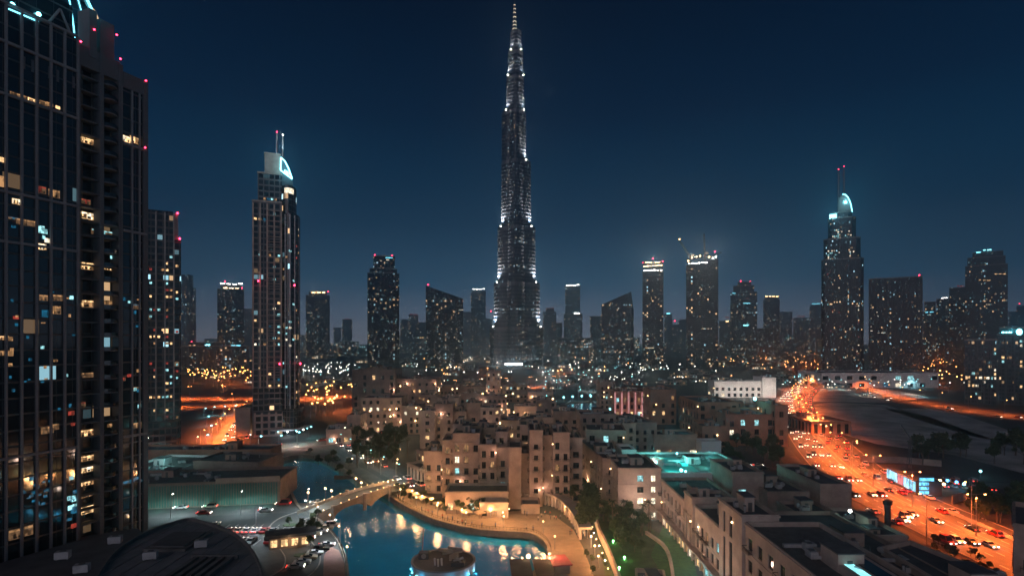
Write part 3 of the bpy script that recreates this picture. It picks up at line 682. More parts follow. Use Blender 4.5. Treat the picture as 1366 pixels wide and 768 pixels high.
T('cyan-tinted tower right of the ribbed slab tower', [(1231, 1251, 416), (1233, 1248, 403)], 1500, 'blueglass', lit=40, crown=(1233, 1246, 417, 'cyanstrip', 2), keys=['w_cool', 'w_white', 'w_cool'])
T('grey tower with one white rooftop lamp between the cyan-tinted and stepped towers', [(1249, 1267, 399)], 1700, 'farwall', lit=20, crown=(1255, 1265, 398, 'whitestrip', 1))
T('dark tower with a row of red lamps on its roof left of the stepped tower', [(1266, 1296, 384)], 1380, 'darkglass', lit=34, crown=[(1276, 1288, 382, 'w_red', 3), (1290, 1296, 382, 'cyanstrip', 1)])
T('massive stepped tower with a curved cyan light on its summit', [(1287, 1344, 354), (1290, 1341, 343), (1297, 1338, 336)], 1250, 'darkglass', lit=80, depth=60, crown=[(1300, 1310, 336, 'cyanlamp', 1), (1310, 1323, 334, 'cyanlamp', 2), (1304, 1322, 374, 'w_warm', 3), (1326, 1342, 367, 'w_warm', 3)])
T('faint far tower at the edge behind the hotel with the cyan sign', [(1345, 1357, 416)], 2400, 'farwall', lit=10)
T('faint far tower with a red lamp behind the lit hotel sign', [(1356, 1372, 408)], 2500, 'farwall', lit=10, beacons=[(1360, 405)])
# hotel at the right edge
t_h = T('dark balconied hotel wing left of the block with the glowing cyan sign', [(1286, 1330, 454)], 535, 'gridwall', lit=46, wsize=(2.6, 2.2), depth=34, keys=['w_warm', 'w_cool', 'w_dim', 'w_white'], name='hotel_wing', cat='hotel', piers=6)
t_s = T('dark hotel block carrying a glowing cyan rooftop sign with a round emblem', [(1330, 1400, 447), (1334, 1400, 438)], 525, 'gridwall', lit=60, wsize=(2.6, 2.2), depth=40, keys=['w_warm', 'w_cool', 'w_dim', 'w_white'], name='hotel_block', cat='hotel', piers=7)
Yh = 524.0
sg = MB().box(xa(1334, Yh), xa(1372, Yh), Yh - 1.4, Yh - .3, za(446, Yh), za(438, Yh), 0).build('sign_panel', mat('sign_backing', (.02, .12, .14), .4), t_s)
mb = MB(); yy = Yh - 1.6
for i, (a, b) in enumerate([(1337, 1341), (1342, 1345), (1346, 1351)]):
    mb.box(xa(a, Yh), xa(b, Yh), yy, yy + .2, za(444, Yh), za(442, Yh), 0)
mb.build('sign_lettering', M['cyanlamp'], sg)
MB().tube((xa(1361, Yh), yy - .1, za(442.5, Yh)), (xa(1361, Yh), yy + .2, za(442.5, Yh)), 3.0, 20, 0).build('sign_emblem', M['cyanlamp'], sg)
lamp(sg, (xa(1352, Yh), Yh - 8, za(440, Yh)), 9000, (.2, .85, 1.0), 2)
face_camera(t_s, (xa(1330, 525) + xa(1400, 525)) / 2, 525)
# construction crown details and cranes
YC = 1050.0
mb = MB()
for i in range(9):
    x = xa(917 + i * 4.9, YC); mb.tube((x, YC + 2, za(351, YC)), (x, YC + 2, za(341 + (i % 3), YC)), .5, 5, 0)
for py in (348, 344): mb.tube((xa(917, YC), YC + 2, za(py, YC)), (xa(957, YC), YC + 2, za(py - 2, YC)), .5, 5, 0)
mb.build('scaffold', M['steel_dark'], t_c2)
for px, py, k in [(918, 349, 'warmlamp'), (923, 345, 'warmlamp'), (929, 344, 'warmstrip'), (934, 343, 'warmlamp'), (940, 343, 'w_red'), (946, 345, 'warmlamp'), (955, 345, 'whitelamp'), (951, 347, 'whitelamp')]:
    beacon(t_c2, xa(px, YC), YC - 1, za(py, YC), 1.5, k, 'site_floodlight')
for dx, e in ((925, 90000), (950, 130000)): lamp(t_c2, (xa(dx, YC), YC - 6, za(338, YC)), e, (1, .8, .6), 1)
lamp(t_c1, (xa(871, 1250), 1238, za(347, 1250)), 150000, (1, .85, .7), 1)
def crane(label, base, mast_top, tip, back, Y, lampkey=None):
    r = thing('tower_crane', label, 'crane', (xa(base[0], Y), Y + 12, za(base[1], Y)), 'cranes on the wide construction tower')
    P = lambda q: (xa(q[0], Y), Y + 12, za(q[1], Y))
    def lattice(a, b, w):
        m = MB(); a, b = Vector(a), Vector(b); d = (b - a); n = max(3, int(d.length / (w * 2))); s = d.normalized().orthogonal().normalized() * w / 2; t = s.cross(d.normalized())
        cs = [s + t, s - t, -s - t, -s + t]
        for c in cs: m.tube(a + c, b + c, .28, 4)
        for i in range(n):
            p, q = a + d * (i / n), a + d * ((i + 1) / n)
            for k in range(4): m.tube(p + cs[k], q + cs[(k + 1) % 4], .18, 4)
        return m
    lattice(P(base), P(mast_top), 2.4).build('mast', M['steel_dark'], r)
    lattice(P(mast_top), P(tip), 2.0).build('jib', M['steel_dark'], r)
    lattice(P(mast_top), P(back), 2.0).build('counter_jib', M['steel_dark'], r)
    bx = P(back); MB().box(bx[0] - 2.5, bx[0] + 2.5, bx[1] - 1.5, bx[1] + 1.5, bx[2] - 4, bx[2], 0).build('counterweight', M['concrete'], r)
    if lampkey: beacon(r, *P(tip), 1.3, lampkey, 'jib_lamp')
    return r
crane('luffing crane with an orange tip lamp leaning over the left corner of the roof', (924, 353), (923, 341), (909, 319), (927, 338), YC, 'warmlamp')
crane('upright crane on the middle of the roof with its jib almost vertical', (943, 349), (943, 338), (942, 310), (946, 335), YC)
crane('crane with a short jib reaching out past the right roof corner', (953, 347), (953, 341), (966, 335), (948, 340), YC)
# peak facet of the sail-topped block
r_ = thing('glass_fin', 'narrow slanted glass fin closing the right edge of the peaked glass block', 'building wing', (xa(844, 1330), 1345, 0))
MB().prism([(xa(842, 1330) + .05, 1331), (xa(848, 1330), 1352), (xa(848, 1330), 1380), (xa(842, 1330) + .05, 1380)], 0, 0, 0, 1, tops=[za(389, 1330), za(412, 1330), za(412, 1330), za(389, 1330)]).build('shaft', [FM['blueglass'], M['roof']], r_)

# ================================================================== the supertall
YB = 1267.0; BX = xa(688, YB)
burj = thing('supertall_tower', 'immensely tall stepped tower with floodlit tier edges tapering to a needle spire', 'skyscraper', (BX, YB, 0))
BM = facade_mat('supertall_glass', (.008, .018, .034), (.02, .026, .036), 3.6, 2.2, .16, .12, .03, warm=(1, .84, .64), cool=(.55, .85, 1.0), coolmix=.6, strength=1.0, rough=.2, seed=9)
FINM = mat('stainless_fin', (.085, .092, .105), .5, .1, .02, metal=.2)
TIERS = [(652.5, 725.5, 490, 437), (658, 721, 437, 378), (663, 715, 378, 304), (668, 709, 304, 216), (668, 702.5, 216, 150), (674, 700, 150, 104), (676, 699.5, 104, 70), (679.5, 697, 70, 42)]
def wing(ax, ay, ex, ey, r, n=7):
    """Capsule from the core (ax, ay) out to the rounded nose at (ex, ey), counter-clockwise."""
    d = Vector((ex - ax, ey - ay)); L = d.length; d.normalize(); p = Vector((-d.y, d.x))
    tip = Vector((ex, ey)) - d * r; base = Vector((ax, ay)); out = [tuple(base - p * r)]
    for i in range(n + 1):
        t = -math.pi / 2 + math.pi * i / n
        q = tip + d * (r * math.cos(t)) + p * (r * math.sin(t)); out.append(tuple(q))
    out.append(tuple(base + p * r)); return out
for k, (p0, p1, yb, yt) in enumerate(TIERS):
    z0 = 0 if k == 0 else za(yb, YB); z1 = za(yt, YB); xl, xr = xa(p0, YB) + 1.6 + .25 * k + max(0, k - 3) * .5, xa(p1, YB) - 1.6 - .25 * k - max(0, k - 3) * .5
    r = max(7.5, 21 - k * 1.7); lf = max(8.0, (xr - xl) * .36)
    wings = [wing(BX, YB + 2, xl, YB + 10, min(r, (BX - xl) * .95)), wing(BX, YB + 2, xr, YB + 10, min(r, (xr - BX) * .95)), wing(BX, YB, BX + (xl + xr - 2 * BX) * .2, YB - lf, min(r * .92, lf * .95))]
    mb = MB()
    for w_i, w in enumerate(wings): mb.prism(w, z0, z1 - .02 * w_i, 0, 1)
    mb.build('tier', [BM, M['roof']], burj)
    fin = MB(); nfl = int((z1 - z0) / 7.6)
    for w_i, w in enumerate(wings):
        o = inset(w, -1.2)
        for i in range(1, nfl):
            z = z0 + (z1 - z0) * i / nfl + w_i * .05
            for a in range(len(w) - 1):
                A, B, C, D_ = w[a], w[a + 1], o[a + 1], o[a]
                fin.face([(D_[0], D_[1], z), (C[0], C[1], z), (B[0], B[1], z), (A[0], A[1], z)][::-1], 0)
                fin.face([(D_[0], D_[1], z), (C[0], C[1], z), (C[0], C[1], z + 2.6), (D_[0], D_[1], z + 2.6)], 0)
    fin.build('floor_fins', FINM, burj)
    band = MB()
    for w_i, w in enumerate(wings): band.prism(inset(w, -.6), z1 - 5 - .1 * w_i, z1 + 1.0 + .1 * w_i, 0, 0, True)
    band.build('tier_parapet', mat('tier_parapet_metal', (.16, .16, .17), .4, .1, .1, metal=.5) if k == 0 else bpy.data.materials['tier_parapet_metal'], burj)
    rr = [(w[i], w[i + 1], z0 + 3, z1 - 6) for w in wings for i in range(2, 6)]
    lit_parts(burj, [26, 22, 16, 16, 9, 5, 3, 2][k], rr, ['w_white', 'w_cool', 'w_white', 'w_warm', 'w_red'] if k < 2 else ['w_white', 'w_white', 'w_warm', 'w_cool'], (1.9, 1.6), random.Random(k + 70), 4.6)
    # uplights standing on the terrace at the foot of each tier wash its outer edges
    e = [22, 66, 60, 50, 34, 18, 12, 8][k] * 1.9e5
    for sgn, xe in ((-1, xl), (1, xr)):
        if k == 4 and sgn < 0: continue
        zz = z0 + 4
        lamp(burj, (xe + sgn * 5, YB - 7, zz), e, (1, .93, .86), .6, 'SPOT', 75, (-sgn * .16, .22, 1))
        lamp(burj, (xe - sgn * 5, YB - r - 4, zz), e * .04, (1, .93, .86), .6, 'SPOT', 75, (-sgn * .02, .2, 1))
        if k: MB().box(xe + sgn * 2 - 1.3, xe + sgn * 2 + 1.3, YB - 9, YB - 8, z0 + 1.4, z0 + 3.2, 0).build('terrace_floodlight', M['whitelamp'], burj)
xs = xa(686.5, YB)
sp = MB()
for a, b, r0, r1 in [(42, 30, 5, 3.4), (30, 14, 3.0, 2.2), (14, 2, 2.0, 1.6), (2, -18, 1.5, .9)]:
    sp.tube((xs, YB + 5, za(a, YB)), (xs, YB + 5, za(b, YB)), r0, 10, 0, r1)
sp.build('spire', FINM, burj)
ring = MB()
for py in (38, 33, 28, 22, 16, 11, 6): ring.prism(ellipse(xs, YB + 5, 2.3 + (py - 6) * .08, 2.3 + (py - 6) * .08, 12), za(py, YB), za(py, YB) + 1.2, 0, 0, True)
ring.build('spire_lights', M['w_white'], burj)
MB().box(xa(640, YB), xa(738, YB), YB - 60, YB + 60, 0, za(487, YB) , 0, top=1).build('podium', [FM['gridwall'], M['roof']], burj)
MB().box(xa(674, YB), xa(696, YB), YB - 62, YB - 60.2, 8, 12, 0).build('entrance_canopy_light', M['whitestrip'], burj)

# ================================================================== twin-spired tower, right
YA = 1060.0
ad = thing('spired_tower', 'tall ribbed tower with twin spires and a cyan-lit sail crown, right of the cranes', 'skyscraper', (xa(1123, YA), YA + 30, 0))
AM = facade_mat('ribbed_tower_wall', (.012, .018, .026), (.036, .048, .064), 3.7, 2.6, .3, .2, 0.030, coolmix=.5, strength=2.0, seed=12)
seg = [(1095, 1152, 494, 346, 0), (1098, 1148, 346, 318, 4), (1104, 1142, 318, 290, 8), (1107, 1137, 290, 282, 12)]
rr = []
for p0, p1, yb, yt, ins in seg:
    poly = chamfer(xa(p0, YA), xa(p1, YA), YA + ins, YA + 62 - ins, 8)
    z0 = 0 if yb == 494 else za(yb, YA)
    MB().prism(poly, z0, za(yt, YA), 0, 1).build('shaft' if ins == 0 else 'upper_shaft', [AM, M['roof']], ad)
    MB().prism(inset(poly, -.6), za(yt, YA), za(yt, YA) + 2.2, 0, 0, True).build('parapet', M['concrete'], ad)
    rr.append(((xa(p0, YA) + 8, YA + ins), (xa(p1, YA) - 8, YA + ins), z0, za(yt, YA)))
for i in range(9):
    x = xa(1100 + i * 5.9, YA); MB().box(x - .9, x + .9, YA - 1.6, YA - .01, 0, za(346, YA) - 2, 0).build('pier', M['pier'], ad)
    if 1 < i < 8: MB().box(x - .7, x + .7, YA + 2.2, YA + 3.98, za(345, YA), za(318, YA) - 2, 0).build('upper_pier', M['pier'], ad)
RK = random.Random(5)
lit_parts(ad, 42, rr[:1], ['w_cool', 'w_white', 'w_dim', 'w_warm', 'w_red'], (2.3, 2.0), RK)
for q, n in ((1, 22), (2, 22), (3, 9)):
    lit_parts(ad, n, [(rr[q][0], rr[q][1], rr[q][2], rr[q][2] + (rr[q][3] - rr[q][2]) * .6)], ['w_cool', 'w_white', 'w_cool'], (2.6, 2.4), RK)
# sail: a curved fin rising on the right of the crown
pr = [(1119, 282), (1119, 262), (1124, 257), (1128, 258), (1132, 263), (1135, 271), (1137, 282)]
sm = MB(); y0, y1 = YA + 14, YA + 34
fr_ = [(xa(a, YA), za(b, YA)) for a, b in pr]
sm.face([(x, y0, z) for x, z in fr_][::-1], 0); sm.face([(x, y1, z) for x, z in fr_], 0)
for i in range(len(fr_)):
    a, b = fr_[i], fr_[(i + 1) % len(fr_)]; sm.face([(a[0], y0, a[1]), (b[0], y0, b[1]), (b[0], y1, b[1]), (a[0], y1, a[1])], 0)
sail = sm.build('sail_crown', M['concrete'], ad)
MB().path([(xa(a, YA), y0 - .6, za(b, YA)) for a, b in pr[2:]], .9, 6).build('sail_light_strip', M['cyanlamp'], sail)
MB().tube((xa(1128, YA), y0 - 1, za(268, YA)), (xa(1128, YA), y0 - .2, za(268, YA)), 3.2, 18).build('round_sign', M['cyanlamp'], sail)
MB().box(xa(1106, YA), xa(1116, YA), YA + 10.5, YA + 11.8, za(289, YA), za(283, YA), 0).build('lit_sign', M['cyanlamp'], ad)
lamp(ad, (xa(1112, YA), YA + 4, za(286, YA)), 60000, (.25, .85, 1.0), 2); lamp(ad, (xa(1127, YA), YA + 6, za(268, YA)), 50000, (.25, .85, 1.0), 2)
for px, pt in ((1118.5, 222), (1126, 219)):
    s_ = MB().tube((xa(px, YA), YA + 24, za(283, YA)), (xa(px, YA), YA + 24, za(pt, YA)), 2.4, 8, 0, 1.7).build('spire', M['metal'], ad)
    lamp(ad, (xa(px, YA) - 4, YA + 14, za(281, YA)), 9000000, (.7, .9, 1.0), .6, 'SPOT', 40, (.06, .12, 1))
    beacon(s_, xa(px, YA), YA + 24, za(pt, YA), 1.0)

face_camera(ad, xa(1123.5, YA), YA)
# ================================================================== twin-spired hotel, left
YD = 362.0; dX = lambda p: xa(p, YD); dZ = lambda p: za(p, YD)
hd = thing('spired_hotel', 'tall hotel tower with twin spires and a cyan-framed crown above the orange junction', 'skyscraper', (dX(370), YD + 14, 0))
CGM = facade_mat('hotel_concrete_grid', (.010, .014, .02), (.13, .125, .13), 3.75, 3.4, .30, .2, 0.025, coolmix=.3, strength=2.0, seed=14)
DGM = facade_mat('hotel_dark_glass', (.006, .011, .018), (.07, .075, .08), 3.75, 2.2, .14, .16, 0.020, coolmix=.5, strength=2.0, seed=15)
parts = [('concrete_wing', 337, 376, 560, 271, YD, 26, CGM), ('upper_wing', 344, 376, 271, 233, YD + .6, 24, CGM), ('crown_block', 353, 374, 233, 206, YD + 1.4, 18, M['plaster3'])]
for n_, a, b, yb, yt, y0, d, m_ in parts:
    z0 = 0 if yb == 560 else dZ(yb)
    MB().prism([(dX(a), y0), (dX(b), y0), (dX(b), y0 + d), (dX(a), y0 + d)], z0, dZ(yt), 0, 1).build(n_, [m_, M['roof']], hd)
    MB().box(dX(a) - .3, dX(b) + .3, y0 - .3, y0 + d + .3, dZ(yt), dZ(yt) + 1, 0).build('parapet', M['plaster3'], hd)
gl = MB(); gp_ = ellipse(dX(387), YD + 14, (dX(402) - dX(372)) / 2, 17, 20)
gl.prism(gp_, 0, dZ(284), 0, 1)
gl.build('curved_glass_wing', [DGM, M['roof']], hd)
gp2 = ellipse(dX(384.5), YD + 14, (dX(397) - dX(372)) / 2, 15.5, 20)
MB().prism(gp2, dZ(284), dZ(246), 0, 1).build('upper_glass_wing', [DGM, M['roof']], hd)
for i in range(5):
    x = dX(338 + i * 9.3); MB().box(x - .55, x + .55, YD - .9, YD - .01, 30, dZ(273), 0).build('pier', M['plaster3'], hd)
nfl = 38
for i in range(nfl):
    z = 20 + (dZ(275) - 20) * i / nfl
    MB().box(dX(357), dX(374.5), YD - 1.3, YD - .05, z, z + .32, 0).build('balcony_slab', M['plaster3'], hd)
for t in (math.pi * 1.2, math.pi * 1.36, math.pi * 1.5, math.pi * 1.64, math.pi * 1.8):
    x, y = dX(387) + 7.3 * math.cos(t), YD + 14 + 17.3 * math.sin(t)
    MB().tube((x, y, 0), (x, y, dZ(286)), .35, 6).build('mullion', M['metal'], hd)
rr = [((dX(338), YD), (dX(356), YD), 22, dZ(273)), ((dX(357), YD - .1), (dX(375), YD - .1), 22, dZ(273)), ((dX(346), YD + .6), (dX(375), YD + .6), dZ(270), dZ(235))]
lit_parts(hd, 46, rr, ['w_warm', 'w_dim', 'w_cool', 'w_white', 'w_cool', 'w_dim', 'w_blue'], (1.6, 1.3), random.Random(3), 3.75)
pts = ellipse(dX(387), YD + 14, (dX(402) - dX(372)) / 2, 17, 8, math.pi * 1.15, math.pi * 1.85)
lit_parts(hd, 40, [(p, q, 10, dZ(286)) for p, q in zip(pts, pts[1:])], ['w_cool', 'w_white', 'w_warm', 'w_cool', 'w_red', 'w_dim'], (1.5, 1.3), random.Random(4), 3.75)
pts = ellipse(dX(384.5), YD + 14, (dX(397) - dX(372)) / 2, 15.5, 8, math.pi * 1.2, math.pi * 1.8)
for i, (p, q) in enumerate(zip(pts[2:6], pts[3:7])):
    place('crown_room_window', slab_pane('w_white'), hd, ((p[0] + q[0]) / 2, (p[1] + q[1]) / 2, dZ(257)), math.atan2(q[1] - p[1], q[0] - p[0]), (1.7, 1, 3.4))
cw = [(374, 246), (374, 207), (379, 211), (385, 222), (391, 240), (391, 246)]
sm = MB(); y0, y1 = YD + 1.5, YD + 17; fr_ = [(dX(a), dZ(b)) for a, b in cw]
sm.face([(x, y0, z) for x, z in fr_][::-1], 0); sm.face([(x, y1, z) for x, z in fr_], 0)
for i in range(len(fr_)):
    a, b = fr_[i], fr_[(i + 1) % len(fr_)]; sm.face([(a[0], y0, a[1]), (b[0], y0, b[1]), (b[0], y1, b[1]), (a[0], y1, a[1])], 0)
crn = sm.build('sail_crown', mat('crown_cladding', (.10, .13, .15), .35, .1, .2), hd)
MB().path([(dX(a), y0 - .35, dZ(b)) for a, b in [(374.5, 226), (374.8, 209), (380, 213), (385, 222), (390, 236), (374.5, 226)]], .38, 6).build('crown_light_strip', M['cyanlamp'], crn)
lt = MB()
for i in range(4): lt.box(dX(379.5 + i * 1.9), dX(380.6 + i * 1.9), y0 - .4, y0 - .1, dZ(228.5 + i * .9), dZ(224.5 + i * .9), 0)
lt.build('crown_lettering', M['cyanlamp'], crn)
lamp(hd, (dX(383), YD - 5, dZ(226)), 12000, (.3, .85, 1.0), 1); lamp(hd, (dX(372), YD - 7, dZ(200)), 9000, (.5, .85, 1.0), 1)
for px, pt in ((369.5, 172), (377.5, 175)):
    s_ = MB().tube((dX(px), YD + 8, dZ(207)), (dX(px), YD + 8, dZ(pt)), .75, 8, 0, .55).build('spire', M['metal'], hd)
    lamp(hd, (dX(px) - 1.2, YD + 4, dZ(206)), 420000, (.6, .9, 1.0), .3, 'SPOT', 40, (.06, .2, 1))
    beacon(s_, dX(px), YD + 8, dZ(pt), .45, 'beacon' if px < 372 else 'whitelamp')
for px, py in ((345, 378), (373, 487), (393, 382), (401, 487)): beacon(hd, dX(px), YD - 2.5, dZ(py), .6)
# hotel base
bs = MB(); bs.prism([(dX(339), YD - 4), (dX(377), YD - 4), (dX(377), YD + 20), (dX(339), YD + 20)], 0, dZ(548), 0, 1).build('base_block', [facade_mat('hotel_base_wall', (.012, .014, .02), (.30, .22, .20), 4.2, 4.4, .32, .34, 0.125, coolmix=.3, strength=1.6, seed=21), M['roof']], hd)
MB().prism(ellipse(dX(389), YD + 14, 9.2, 19.5, 22), 0, dZ(545), 0, 1).build('glass_base', [DGM, M['roof']], hd)
MB().prism(ellipse(dX(383), YD + 8, 15, 17, 24, math.pi * 1.02, math.pi * 1.98), 3.5, 4.3, 0, 0, True).build('entrance_canopy', M['white_wall'], hd)
for i in range(7):
    t = math.pi * (1.1 + .8 * i / 6); beacon(hd, dX(383) + 14 * math.cos(t), YD + 8 + 16 * math.sin(t), 2.2, .45, 'whitelamp' if i % 2 else 'cyanlamp', 'canopy_lamp')
lamp(hd, (dX(383), YD - 13, 3), 6000, (.8, .9, 1.0), 1)
face_camera(hd, dX(369.5), YD)
pd = thing('podium_building', 'low podium with a blank wall and cyan-lit sunken roof left of the spired hotel', 'podium', (dX(322), YD + 20, 0))
pp = [(dX(322), YD - 8), (dX(338.5), YD - 5), (dX(338.5), YD + 55), (dX(304), YD + 62)]
pw = MB().prism(pp, 0, 17, 0, 1).build('wall', [M['plaster3'], M['roof']], pd)
MB().prism(inset(pp, 2.0), 17.02, 17.1, 0).build('roof', mat('cyan_roof_deck', (.12, .20, .20), .8), pd)
for a, b in zip(pp, pp[1:] + pp[:1]): MB().tube((a[0], a[1], 17.6), (b[0], b[1], 17.6), .6, 4).build('parapet', M['plaster3'], pd)
for q in (.3, .7): lamp(pd, (dX(330), YD + 55 * q, 20), 2600, (.35, 1, .9), .5)
for i in range(10):
    u = (i + .5) / 10; a, b = pp[3], pp[0]
    place('lit_window', slab_pane(['w_cool', 'w_dim', 'w_white'][i % 3]), pd, (a[0] + (b[0] - a[0]) * u, a[1] + (b[1] - a[1]) * u, 3 + (i % 3) * 4), math.atan2(b[1] - a[1], b[0] - a[0]), (2.6, 1, 2))

# ================================================================== balcony-fronted block right of the near tower
YE = 316.0; eX = lambda p: xa(p, YE); eZ = lambda p: za(p, YE)
be = thing('apartment_tower', 'dark apartment tower with small warm windows just behind the huge glass tower', 'tower', (eX(218), YE + 12, 0))
EM = facade_mat('apartment_grid', (.010, .014, .02), (0.078, 0.072, 0.072), 3.7, 3.3, .3, .16, 0.030, coolmix=.45, strength=1.7, seed=23)
for n_, a, b, yt, y0 in (('main_shaft', 185, 231, 281, YE), ('corner_shaft', 231.1, 242, 318, YE + 2), ('base', 180, 238, 562, YE - 3)):
    MB().prism([(eX(a), y0), (eX(b), y0), (eX(b), y0 + 24), (eX(a), y0 + 24)], 0, eZ(yt), 0, 1).build(n_, [EM, M['roof']], be)
MB().box(eX(187), eX(238), YE + .4, YE + 22, eZ(318), eZ(283), 0).build('crown_wall', M['concrete'], be)
for i in range(4):
    x = eX(196 + i * 12); MB().box(x - .4, x + .4, YE - .8, YE - .01, eZ(560), eZ(283), 0).build('pier', M['concrete'], be)
lit_parts(be, 70, [((eX(193), YE), (eX(231), YE), eZ(560), eZ(325)), ((eX(231), YE + 2), (eX(242), YE + 2), eZ(580), eZ(322))], ['w_warm', 'w_cool', 'w_dim', 'w_warm', 'w_cool', 'w_dim', 'w_red'], (1.5, 1.2), random.Random(8), 3.7)
for px, py in ((237, 285), (240, 319)): beacon(be, eX(px), YE - .5, eZ(py), .6)

face_camera(be, eX(217.5), YE)
# low buildings among the far city lights
BL = facade_mat('low_block_wall', (.012, .016, .02), (.14, .13, .125), 4, 4, .45, .4, .10, coolmix=.5, strength=1.5, seed=31)
def low_block(label, px0, px1, pt, pb, depth=30, m=BL, rm='roof', group=None, cat='building', name='low_building', lit=0, keys=KEYS, z0=0):
    Y = F * CZ / (pb - HZ); x0, x1 = xa(px0, Y), xa(px1, Y); zt = za(pt, Y)
    r = thing(name, label, cat, ((x0 + x1) / 2, Y, 0), group)
    MB().box(x0, x1, Y, Y + depth, 0, zt, 0, True, 1).build('wall', [m, M[rm]], r)
    MB().box(x0 + 1, x1 - 1, Y + 1, Y + depth - 1, zt + .004, zt + .5, 0).build('roof', M[rm], r)
    MB().box(x0 + (x1 - x0) * .3, x0 + (x1 - x0) * .55, Y + depth * .3, Y + depth * .6, zt + .5, zt + 3, 0).build('roof_house', M['concrete'], r)
    if lit: lit_parts(r, lit, [((x0, Y), (x1, Y), 0, zt + 2)], keys, (max(1.4, Y * .0028), max(1.2, Y * .0022)), random.Random(label), 4)
    return r
bi = 0
for k in range(64):
    py = fr.uniform(476, 520); px = fr.uniform(250, 1290)
    if 655 < px < 725 and py < 494: continue
    w = fr.uniform(14, 40); h = fr.uniform(2.5, 6) * (1 + (py - 476) / 60)
    low_block('low flat-roofed building scattered among the distant city lights', px, px + w, py - h, py, fr.uniform(25, 60), group='far low buildings', lit=5)
fr2 = random.Random(5)
for k in range(40):
    px = 242 + k * 26.6 + fr2.uniform(-8, 8); pb = fr2.uniform(469, 475); w = fr2.uniform(12, 30)
    if 640 < px + w / 2 < 735: continue
    low_block('hazy low block on the horizon between the far towers', px, px + w, fr2.uniform(444, 461), pb, 60, m=FM['farwall'], group='horizon blocks', lit=7)
# ================================================================== old-town buildings
def face_openings(L, H, fl, bay, win, rnd, margin=1.4, sill=1.0, skip=0.0, ground=0.0):
    w, h = win; n = max(1, int((L - 2 * margin + (bay - w)) / bay)); nf = max(1, int((H - ground - .8) / fl))
    if L < w + 1.2: return [], []
    sp = (L - 2 * margin - w) / (n - 1) if n > 1 else 0
    cols = [(margin + sp * i, margin + sp * i + w) for i in range(n)] if n > 1 else [((L - w) / 2, (L + w) / 2)]
    rows = [(ground + fl * k + sill, ground + fl * k + sill + h) for k in range(nf) if ground + fl * k + sill + h < H - 1.0]
    return cols, rows
def facade(mb, a, b, z0, z1, cols, rows, skip, depth=.35):
    """Wall with recessed openings between a and b (outside on the right of a->b)."""
    L = math.hypot(b[0] - a[0], b[1] - a[1]); tx, ty = (b[0] - a[0]) / L, (b[1] - a[1]) / L; nx, ny = ty, -tx
    us = sorted({0.0, L} | {u for c in cols for u in c}); vs = sorted({z0, z1} | {z0 + v for r in rows for v in r})
    op = {(round(c[0], 4), round(r[0] + z0, 4)): (i, j) for i, c in enumerate(cols) for j, r in enumerate(rows)}
    def P(u, z, d=0.0): return (a[0] + tx * u - nx * d, a[1] + ty * u - ny * d, z)
    out = []
    for u0, u1 in zip(us, us[1:]):
        run = None
        for v0, v1 in zip(vs, vs[1:]):
            k = op.get((round(u0, 4), round(v0, 4)))
            if k is not None and k not in skip:
                if run: mb.face([P(u0, run[0]), P(u1, run[0]), P(u1, run[1]), P(u0, run[1])], 0); run = None
                D = depth
                mb.face([P(u0, v0), P(u1, v0), P(u1, v0, D), P(u0, v0, D)], 0); mb.face([P(u0, v1, D), P(u1, v1, D), P(u1, v1), P(u0, v1)], 0)
                mb.face([P(u0, v0), P(u0, v0, D), P(u0, v1, D), P(u0, v1)], 0); mb.face([P(u1, v0, D), P(u1, v0), P(u1, v1), P(u1, v1, D)], 0)
                m = P((u0 + u1) / 2, v0, D - .06); out.append((m, u1 - u0, v1 - v0, math.atan2(ty, tx), k))
            else: run = (run[0] if run else v0, v1)
        if run: mb.face([P(u0, run[0]), P(u1, run[0]), P(u1, run[1]), P(u0, run[1])], 0)
    return out
WALL_LIGHTS = [0]
BALC = {}
def balcony_mesh(w):
    k = round(w, 1)
    if k not in BALC:
        mb = MB(); mb.box(-k / 2, k / 2, -1.1, 0, 0, .16, 0)
        for i in range(int(k / .45) + 1): x = -k / 2 + .05 + (k - .1) * i / int(k / .45); mb.box(x - .025, x + .025, -1.08, -1.03, .16, 1.05, 1)
        mb.box(-k / 2, k / 2, -1.1, -1.0, 1.0, 1.1, 1); mb.box(-k / 2, k / 2, -1.06, -1.0, .16, .55, 0); mb.box(-k / 2, -k / 2 + .07, -1.0, 0, 1.0, 1.1, 1); mb.box(k / 2 - .07, k / 2, -1.0, 0, 1.0, 1.1, 1)
        BALC[k] = mb.mesh('balcony', [M['plaster2'], M['rail']])
    return BALC[k]
UNITS = {}
